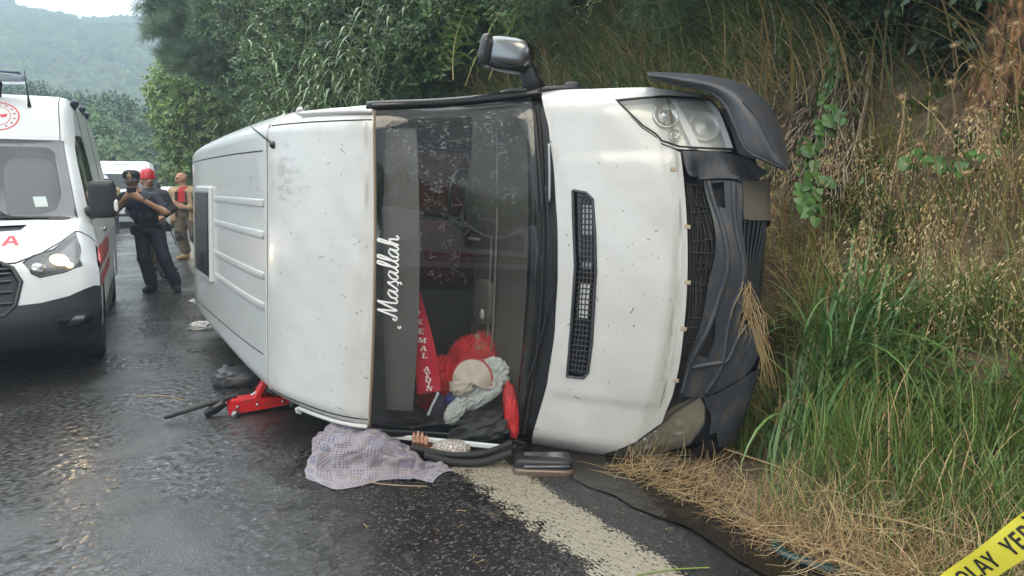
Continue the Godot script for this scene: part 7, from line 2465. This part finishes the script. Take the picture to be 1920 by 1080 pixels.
# a tapered trunk with limbs into each mass of the crown, and leaf sprays through those masses
func tree(called: String, label: String, category: String, foot: Vector3, masses: Array, n: int, leaf: Mesh, lm: Material, col: Color, bk: Material, r: RandomNumberGenerator, size := Vector2(0.7, 1.3), droop := 0.0, group := "", trunk_r := 0.16) -> Node3D:
	var t := thing(called, label, category, Transform3D(Basis.IDENTITY, foot), group)
	var g := Geo.new()
	var top := Vector3.ZERO
	for m in masses: top += m[0] - foot
	top /= masses.size()
	top.y *= 1.1
	var path := []
	for k in 8:
		var f := k / 7.0
		path.append(Vector3(top.x * f * f + 0.08 * sin(f * 7.0), -0.2 + (top.y + 0.2) * f, top.z * f * f + 0.08 * cos(f * 5.0)))
	var rad := []
	for k in 8: rad.append(trunk_r * (1.15 - 0.95 * k / 7.0))
	g.tube(path, rad, 10)
	for m in masses:
		var c: Vector3 = m[0] - foot
		var f := clampf((c.y - m[1].y * 0.8) / max(0.5, top.y), 0.25, 0.9)
		var s: Vector3 = path[int(f * 7)]
		var tip := c + Vector3(r.randfn(), r.randfn() * 0.5, r.randfn()) * 0.2
		g.tube([s, s.lerp(tip, 0.4) + Vector3(0, 0.15, 0), tip], [trunk_r * 0.45, trunk_r * 0.3, trunk_r * 0.10], 6)
		for e in 4:
			var q := tip.lerp(s, 0.3) ; var w: Vector3 = c + Vector3(r.randfn(), r.randfn(), r.randfn()).normalized() * m[1] * 0.8
			g.tube([q, q.lerp(w, 0.5) + Vector3(0, 0.08, 0), w], [trunk_r * 0.16, trunk_r * 0.1, trunk_r * 0.04], 5)
	put("trunk", g.mesh(), bk, t)
	var xs := []; var cs := []
	var tot := 0.0
	for m in masses: tot += pow(m[1].x * m[1].y * m[1].z, 0.75)
	for m in masses:
		var share := int(n * pow(m[1].x * m[1].y * m[1].z, 0.75) / tot)
		var lumps := []
		for e in 9: lumps.append(Vector3(r.randfn(), r.randfn(), r.randfn()).normalized())
		var tone := r.randf_range(0.8, 1.2)
		for k in share:
			var d := Vector3(r.randfn(), r.randfn(), r.randfn()).normalized()
			var swell := 0.0
			for l in lumps: swell = max(swell, d.dot(l))
			var q := pow(r.randf(), 0.42) * (0.55 + 0.55 * smoothstep(0.45, 0.95, swell))
			var p: Vector3 = m[0] - foot + d * m[1] * q
			var dir := (d * 0.9 + Vector3(0, 0.25 - droop, 0) + Vector3(r.randfn(), r.randfn(), r.randfn()) * 0.55).normalized()
			var x := dir.cross(Vector3(r.randfn(), r.randfn(), r.randfn())).normalized()
			xs.append(Transform3D(Basis(x, dir, x.cross(dir)).scaled_local(Vector3.ONE * r.randf_range(size.x, size.y)), p))
			cs.append(tint(col, 0.28, r, 0.12) * tone)
	scatter("crown", leaf, lm, xs, cs, t)
	return t

func build_trees() -> void:
	var r := RandomNumberGenerator.new(); r.seed = 500
	var lm := leafmat(1, 1, 1, 0.5, 0.4)
	var broad := sprig_mesh(10, 0.11, 0.55, 11)
	var small := sprig_mesh(11, 0.075, 0.5, 12)
	var needle := tuft_mesh(34, 0.17, 0.004, 13)
	var bk := bark(0.16, 0.12, 0.09)
	var V := func(px: float, py: float, d: float) -> Vector3: return shot(px, py, d)
	# left end of the roadside wood
	tree("broadleaf_tree", "light green tree leaning over the road behind the tan coat", "tree", at(5.6, 25.0, 0.6), [[V.call(400, 200, 23.5), Vector3(1.9, 1.5, 1.7)], [V.call(345, 165, 23.0), Vector3(1.0, 0.9, 1.0)], [V.call(350, 260, 23.0), Vector3(0.9, 1.0, 1.0)], [V.call(365, 320, 22.5), Vector3(0.8, 0.9, 0.9)], [V.call(440, 300, 23.0), Vector3(1.5, 1.3, 1.4)], [V.call(470, 170, 23.0), Vector3(1.6, 1.6, 1.5)]], 5200, broad, lm, Color(0.18, 0.27, 0.08), bk, r, Vector2(0.8, 1.5), 0.1)
	tree("pine_tree", "tall blue green pine with branches reaching over the road", "pine tree", at(5.6, 19.5, 1.0), [[V.call(520, 30, 19.5), Vector3(2.0, 1.5, 1.8)], [V.call(430, 45, 19.0), Vector3(1.5, 0.9, 1.3)], [V.call(360, 35, 19.0), Vector3(1.0, 0.55, 0.9)], [V.call(305, 20, 19.0), Vector3(0.6, 0.32, 0.6)], [V.call(320, 70, 18.5), Vector3(0.55, 0.35, 0.5)], [V.call(395, 105, 19.0), Vector3(1.1, 0.6, 1.0)], [V.call(500, 120, 19.5), Vector3(1.6, 0.9, 1.4)], [V.call(430, -60, 19.5), Vector3(1.9, 1.2, 1.7)], [V.call(560, -60, 19.5), Vector3(2.2, 1.7, 2.0)]], 9500, needle, lm, Color(0.15, 0.225, 0.155), bk, r, Vector2(1.2, 2.1), 0.0, "", 0.22)
	# wood behind the canes and above the van
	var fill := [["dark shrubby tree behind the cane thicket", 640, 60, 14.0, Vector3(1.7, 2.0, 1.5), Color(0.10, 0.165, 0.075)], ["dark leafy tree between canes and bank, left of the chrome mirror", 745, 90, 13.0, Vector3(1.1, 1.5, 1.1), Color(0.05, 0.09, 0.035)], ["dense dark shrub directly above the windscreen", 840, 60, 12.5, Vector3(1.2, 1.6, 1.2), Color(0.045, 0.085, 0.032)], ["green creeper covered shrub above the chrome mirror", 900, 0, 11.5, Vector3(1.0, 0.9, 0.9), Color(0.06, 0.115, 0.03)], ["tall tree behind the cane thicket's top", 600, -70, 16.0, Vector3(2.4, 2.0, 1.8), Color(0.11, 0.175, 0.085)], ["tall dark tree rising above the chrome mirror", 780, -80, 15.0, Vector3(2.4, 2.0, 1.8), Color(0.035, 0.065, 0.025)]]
	for q in fill:
		var c: Vector3 = V.call(q[1], q[2], q[3])
		var la := LA(c)
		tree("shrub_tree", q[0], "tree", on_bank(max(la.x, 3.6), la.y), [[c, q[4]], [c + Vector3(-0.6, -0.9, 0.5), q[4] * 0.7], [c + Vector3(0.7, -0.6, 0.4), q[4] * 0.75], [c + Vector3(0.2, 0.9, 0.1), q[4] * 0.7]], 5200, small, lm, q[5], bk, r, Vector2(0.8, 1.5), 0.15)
	# trees on top of the bank that shade it
	var k := 0
	for q in [[7.6, 11.0, 2.6], [8.4, 8.6, 2.6], [8.0, 6.4, 2.4], [7.9, 4.6, 2.3], [7.4, 2.9, 2.2], [7.6, 1.2, 2.3], [7.0, -0.6, 2.3], [10.5, 9.5, 3.2], [10.0, 6.0, 3.2], [10.0, 2.6, 3.2], [9.6, -0.5, 3.0]]:
		var foot := on_bank(q[0], q[1], -0.1)
		var s: float = q[2]
		var lab: String = ["leafy tree on the bank top behind the dark shrubs", "leafy tree on the bank top above the windscreen", "leafy tree on the bank top above the bonnet", "leafy tree on the bank top above the bumper end", "leafy tree on the bank top above the root tangle", "leafy tree on the bank top behind the thistles", "leafy tree on the bank top behind the pine trunk", "rear tree of the wood above the van's windscreen", "rear tree of the wood above the van's bumper", "rear tree of the wood behind the thistles", "rear tree of the wood behind the pine trunk"][k]
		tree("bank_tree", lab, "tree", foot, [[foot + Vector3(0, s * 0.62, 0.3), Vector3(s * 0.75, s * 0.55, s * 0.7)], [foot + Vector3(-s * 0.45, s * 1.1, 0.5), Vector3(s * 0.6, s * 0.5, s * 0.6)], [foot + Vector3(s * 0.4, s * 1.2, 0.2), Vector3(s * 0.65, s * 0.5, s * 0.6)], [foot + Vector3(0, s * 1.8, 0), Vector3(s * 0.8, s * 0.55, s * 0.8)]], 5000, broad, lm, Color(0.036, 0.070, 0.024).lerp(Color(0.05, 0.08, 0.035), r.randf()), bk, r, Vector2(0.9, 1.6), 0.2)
		k += 1
	# dark shrubs added to darken the hollow at the top of the bank
	for q in [[1640, 20, 6.9, 0.62, "added dark shrub darkening the hollow left of the pine trunk"], [1775, 45, 6.6, 0.55, "dark shrub added to darken the hollow, touching the pine trunk's left side"], [1430, 10, 7.6, 0.6, "dark shrub added to darken the bank behind the root tangle"]]:
		var c: Vector3 = pick_bank(q[0], q[1]) + Vector3(0, 0.15, 0.45)
		var la := LA(c); var s2: float = q[3] * 0.85
		tree("added_dark_shrub", q[4], "shrub", on_bank(la.x + 0.1, la.y), [[c, Vector3(s2 * 1.2, s2 * 0.7, s2)], [c + Vector3(-0.5, 0.25, -0.1), Vector3(s2, s2 * 0.7, s2)], [c + Vector3(0.5, 0.3, -0.2), Vector3(s2, s2 * 0.7, s2)], [c + Vector3(0.0, -0.35, 0.1), Vector3(s2 * 0.8, s2 * 0.5, s2 * 0.5)]], 1900, small, lm, Color(0.030, 0.058, 0.022), bk, r, Vector2(0.7, 1.2), 0.5, "", 0.05)
	# trees across the road behind the photographer, mirrored in the windscreen
	for q in [[3.0, 13.5, 2.6, "tree behind the photographer, left of the second ambulance"], [7.5, 12.5, 3.0, "tree behind the photographer, straight behind the second ambulance"], [11.5, 10.5, 2.8, "tree behind the photographer, right of the second ambulance"]]:
		var f2 := Vector3(q[0], -0.1, q[1]); var s3: float = q[2]
		tree("roadside_tree", q[3], "tree", f2, [[f2 + Vector3(0, s3, 0), Vector3(s3 * 0.9, s3 * 0.8, s3 * 0.8)], [f2 + Vector3(-s3 * 0.5, s3 * 1.5, 0), Vector3(s3, s3, s3) * 0.6], [f2 + Vector3(s3 * 0.5, s3 * 1.4, 0), Vector3(s3, s3, s3) * 0.6]], 2600, broad, lm, Color(0.10, 0.17, 0.05), bk, r, Vector2(1.2, 2.0), 0.1)
	# pine boughs hanging into view above the bonnet
	for q in [[1250, -20, 8.2, "pine bough hanging above the bonnet's middle"], [1310, 40, 7.8, "pine bough hanging lowest above the upper headlight"], [1235, 60, 8.0, "pine bough hanging left above the bonnet"], [1010, 20, 9.0, "pine bough hanging right of the chrome mirror"], [1390, 10, 7.6, "pine bough hanging above the torn bumper end"]]:
		var tip: Vector3 = V.call(q[0], q[1], q[2])
		var root := tip + Vector3(0.5, 1.5, -1.2)
		var b := thing("pine_bough", q[3], "bough", Transform3D(Basis.IDENTITY, root), "pine boughs above the van")
		var g := Geo.new()
		var path := [Vector3.ZERO, (tip - root) * 0.35 + Vector3(0, 0.12, 0), (tip - root) * 0.7 + Vector3(0, 0.1, 0), tip - root]
		g.tube(path, [0.03, 0.022, 0.014, 0.006], 6)
		put("branch", g.mesh(), bk, b)
		var xs := []; var cs := []
		for e in 190:
			var f := 0.35 + 0.68 * r.randf()
			var p: Vector3 = path[0].lerp(path[3], f) + Vector3(r.randfn() * 0.20, r.randfn() * 0.13 + 0.05, r.randfn() * 0.22)
			var dir := ((tip - root).normalized() * 0.7 + Vector3(r.randfn(), r.randfn() * 0.6, r.randfn()) * 0.7).normalized()
			var x := dir.cross(Vector3(r.randfn(), r.randfn(), r.randfn())).normalized()
			xs.append(Transform3D(Basis(x, dir, x.cross(dir)).scaled_local(Vector3.ONE * r.randf_range(0.8, 1.3)), p))
			cs.append(tint(Color(0.055, 0.105, 0.035), 0.3, r, 0.1))
		scatter("needles", needle, lm, xs, cs, b)
	# thick pine trunk at the right
	var foot := pick_bank(1893, 150)
	var pt := thing("old_pine", "thick pine trunk with flaking orange bark", "tree", Transform3D(Basis.IDENTITY, foot))
	var g2 := Geo.new()
	var n := FastNoiseLite.new(); n.seed = 70; n.frequency = 7.0; n.noise_type = FastNoiseLite.TYPE_CELLULAR
	g2.sheet(func(a: float, b: float) -> Vector3:
		var an := TAU * a
		var y := -0.4 + 5.5 * b
		var rr := 0.165 * (1.0 - 0.25 * b + 0.5 * exp(-max(0.0, y) * 4.0)) + 0.02 * n.get_noise_3d(cos(an) * 0.35, y * 0.35, sin(an) * 0.35)
		return Vector3(cos(an) * rr, y, -sin(an) * rr), 90, 220)
	var pb := mat(1, 1, 1, 0.9)
	pb.albedo_texture = noise_tex(0.03, 512, [0.1, Color(0.36, 0.19, 0.085), 0.35, Color(0.26, 0.13, 0.06), 0.55, Color(0.13, 0.062, 0.03), 0.75, Color(0.03, 0.016, 0.010)], FastNoiseLite.TYPE_CELLULAR, 2, 71)
	pb.normal_enabled = true
	pb.normal_texture = noise_tex(0.03, 512, [], FastNoiseLite.TYPE_CELLULAR, 3, 71, true, 12.0)
	pb.uv1_scale = Vector3(2, 3, 1)
	put("trunk", g2.mesh(), pb, pt)
	var xs := []; var cs := []
	for e in 1500:
		var d := Vector3(r.randfn(), r.randfn() * 0.6, r.randfn()).normalized()
		var p := Vector3(0, 4.9, 0) + d * Vector3(2.4, 1.3, 2.2) * pow(r.randf(), 0.4)
		var x := d.cross(Vector3(r.randfn(), 1, r.randfn())).normalized()
		xs.append(Transform3D(Basis(x, d, x.cross(d)).scaled_local(Vector3.ONE * r.randf_range(1.2, 2.0)), p)); cs.append(tint(Color(0.05, 0.09, 0.035), 0.3, r, 0.1))
	scatter("crown", needle, lm, xs, cs, pt)
	# giant canes beside the road behind the van
	var cm := leafmat(1, 1, 1, 0.4, 0.4)
	var protos := []
	for v in 4:
		var gs := Geo.new(); var gl := Geo.new()
		var q := RandomNumberGenerator.new(); q.seed = 900 + v
		var h: float = [3.5, 3.0, 3.9, 2.6][v]
		var path := []
		for j in 9:
			var f := j / 8.0
			path.append(Vector3(0.5 * f * f * (1 if v % 2 else -1), h * f, 0.35 * f * f))
		gs.tube(path, [0.014, 0.013, 0.012, 0.011, 0.010, 0.008, 0.007, 0.005, 0.003], 6)
		for j in 34:
			var f := 0.12 + 0.88 * j / 33.0
			var i: int = min(int(f * 8), 7)
			var o: Vector3 = path[i].lerp(path[i + 1], f * 8 - i)
			var a := (0.0 if j % 2 == 0 else PI) + q.randfn() * 0.7
			var len := q.randf_range(0.50, 0.88) * (1.0 if f < 0.85 else 0.75)
			var out := Vector3(cos(a), 0, sin(a))
			var side := Vector3(-sin(a), 0, cos(a))
			var w := q.randf_range(0.036, 0.058)
			var first := gl.v.size()
			var colr := Color.WHITE * q.randf_range(0.8, 1.2)
			for s in 7:
				var t := s / 6.0
				var p := o + out * len * (0.75 * t - 0.12 * t * t) + Vector3(0, len * (0.62 * t - 0.85 * t * t), 0)
				var ww := w * 0.5 * (1 - pow(t, 1.8)) * (0.7 + 0.5 * t)
				gl.vert(p - side * ww + Vector3(0, ww * 0.3, 0), Vector2(0, t), colr); gl.vert(p, Vector2(0.5, t), colr); gl.vert(p + side * ww + Vector3(0, ww * 0.3, 0), Vector2(1, t), colr)
			for s in 6:
				var b := first + s * 3
				gl.quad(b, b + 1, b + 4, b + 3); gl.quad(b + 1, b + 2, b + 5, b + 4)
		protos.append([gs.mesh(), gl.mesh()])
	var gs_m := mat(0.14, 0.17, 0.07, 0.6)
	var leaf_ms := [leafmat(0.21, 0.30, 0.17, 0.28, 0.5), leafmat(0.235, 0.325, 0.17, 0.28, 0.5), leafmat(0.175, 0.26, 0.13, 0.28, 0.5)]
	for e in 92:
		var A := r.randf_range(9.8, 13.4) if e < 64 else r.randf_range(12.0, 16.0)
		var L := 2.95 + bend(A) + r.randf() * 1.5
		if e >= 64: L = 2.9 + bend(A) + r.randf() * 1.0
		elif e > 52:
			A = r.randf_range(10.2, 12.0); L = r.randf_range(4.4, 5.2)
		var v := e % 4
		var c := thing("giant_cane", "grey green giant cane with drooping leaves in the thicket behind the van", "cane", Transform3D(Basis(Vector3.UP, r.randf() * TAU).scaled(Vector3.ONE * r.randf_range(0.75, 1.1)), on_bank(L, A, -0.05)), "giant canes behind the van")
		put("stalk", protos[v][0], gs_m, c)
		put("foliage", protos[v][1], leaf_ms[e % 3], c)
	# arrow-leaved reeds leaning out above the mirror
	for e in 9:
		var foot2 := pick_bank(850 + e * 22, 150 + (e % 3) * 12)
		var c := thing("reed", "bright green reed leaning out beside the chrome mirror", "reed", Transform3D(Basis(Vector3.UP, r.randf() * TAU) * Basis(Vector3(1, 0, 0), r.randf_range(0.2, 0.9)), foot2).scaled_local(Vector3.ONE * 0.55), "bright reeds beside the chrome mirror")
		put("stalk", protos[e % 4][0], mat(0.26, 0.20, 0.08, 0.6), c)
		put("foliage", protos[e % 4][1], leafmat(0.13, 0.21, 0.045, 0.38, 0.4), c)
	# trees beyond the parked vehicles
	k = 0
	for q in [[185, 300, 42.0, 2.6, Color(0.085, 0.15, 0.05)], [225, 275, 48.0, 3.2, Color(0.06, 0.115, 0.045)], [262, 290, 52.0, 2.8, Color(0.09, 0.15, 0.06)], [150, 265, 55.0, 3.4, Color(0.055, 0.105, 0.045)], [205, 325, 38.0, 1.6, Color(0.11, 0.18, 0.055)], [292, 318, 60.0, 2.2, Color(0.08, 0.13, 0.055)], [318, 330, 46.0, 1.5, Color(0.10, 0.16, 0.05)], [60, 250, 60.0, 4.0, Color(0.06, 0.11, 0.05)]]:
		var c: Vector3 = V.call(q[0], q[1], q[2])
		var s: float = q[3]
		var foot3 := Vector3(c.x, -0.1, c.z)
		tree("far_tree", ["green tree straight behind the minibus", "dark green tree behind the navy cap", "pale green tree right of the navy cap", "dark tree showing over the ambulance's roof edge", "low bright bush left of the minibus", "small tree down the road beside the firefighters", "bright bush beside the pale car", "big tree hidden mostly by the ambulance"][k], "tree", foot3, [[c, Vector3(s, s * 0.8, s)], [c + Vector3(-s * 0.6, -s * 0.35, 0), Vector3(s, s, s) * 0.6], [c + Vector3(s * 0.6, -s * 0.4, 0.3), Vector3(s, s, s) * 0.62], [c + Vector3(0, s * 0.5, 0), Vector3(s, s, s) * 0.5], [c + Vector3(0.2 * s, -s * 0.8, s * 0.4), Vector3(s * 0.9, s * 0.5, s * 0.6)]], 3000, broad, lm, q[4], bk, r, Vector2(1.6, 2.8) * (s / 2.6), 0.1)
		k += 1

# ---------------------------------------------------------------- the hillside across the valley
func build_far() -> void:
	var r := RandomNumberGenerator.new(); r.seed = 808
	var g := Geo.new()
	var n := FastNoiseLite.new(); n.seed = 3; n.frequency = 0.012; n.fractal_octaves = 4
	var H := func(x: float, d: float) -> float:
		var f := smoothstep(60.0, 300.0, d)
		return (pow(f, 0.85) * 70.0 + n.get_noise_2d(x, d) * 12.0 * f) * (1.0 - 0.16 * smoothstep(-230.0, -60.0, x)) - 4.0 - 15.0 * smoothstep(320.0, 400.0, d)
	g.sheet(func(a: float, b: float) -> Vector3:
		var x := lerpf(-420.0, 200.0, a); var d := lerpf(55.0, 400.0, b)
		return Vector3(x, H.call(x, d), -d), 110, 90, true)
	var hm := mat(1, 1, 1, 0.95)
	hm.albedo_texture = noise_tex(0.02, 512, [0.25, Color(0.05, 0.08, 0.03), 0.5, Color(0.10, 0.12, 0.05), 0.7, Color(0.30, 0.25, 0.13), 0.9, Color(0.42, 0.34, 0.2)], FastNoiseLite.TYPE_SIMPLEX_SMOOTH, 4, 51)
	tri_map(hm, 0.012)
	struct("hill", g.mesh(), hm)
	# woodland covering it
	g = Geo.new()
	var bn := FastNoiseLite.new(); bn.seed = 9; bn.frequency = 1.6
	var first := 0
	for i in 9:
		for j in 12:
			var th := PI * 0.72 * i / 8.0; var a := TAU * j / 12
			var d := Vector3(sin(th) * cos(a), cos(th), sin(th) * sin(a))
			g.vert(d * (1.0 + 0.45 * bn.get_noise_3dv(d * 1.4)))
	for i in 8:
		for j in 12:
			var a := i * 12 + j; var b := i * 12 + (j + 1) % 12
			g.quad(a, b, b + 12, a + 12)
	var xs := []; var cs := []
	var gap := FastNoiseLite.new(); gap.seed = 77; gap.frequency = 0.022; gap.fractal_octaves = 3
	for k in 30000:
		var d := 75.0 + 245.0 * sqrt(r.randf())
		var x := -d * r.randf_range(0.44, 0.98)
		var h: float = H.call(x, d)
		var open := gap.get_noise_2d(x, d * 1.6) + 0.30 * smoothstep(220.0, 280.0, d) * (1.0 - smoothstep(286.0, 296.0, d))
		if open > 0.22 and r.randf() < 0.93: continue
		var s := r.randf_range(1.1, 2.3)
		xs.append(Transform3D(Basis(Vector3.UP, r.randf() * TAU).scaled(Vector3(s, s * r.randf_range(0.9, 1.5), s)), Vector3(x, h + s * 0.4, -d)))
		cs.append(tint(Color(0.045, 0.080, 0.032).lerp(Color(0.085, 0.115, 0.045), r.randf()), 0.35, r, 0.12))
	var fm := leafmat(1, 1, 1, 0.9, 0.0)
	scatter("woodland", g.mesh(), fm, xs, cs)
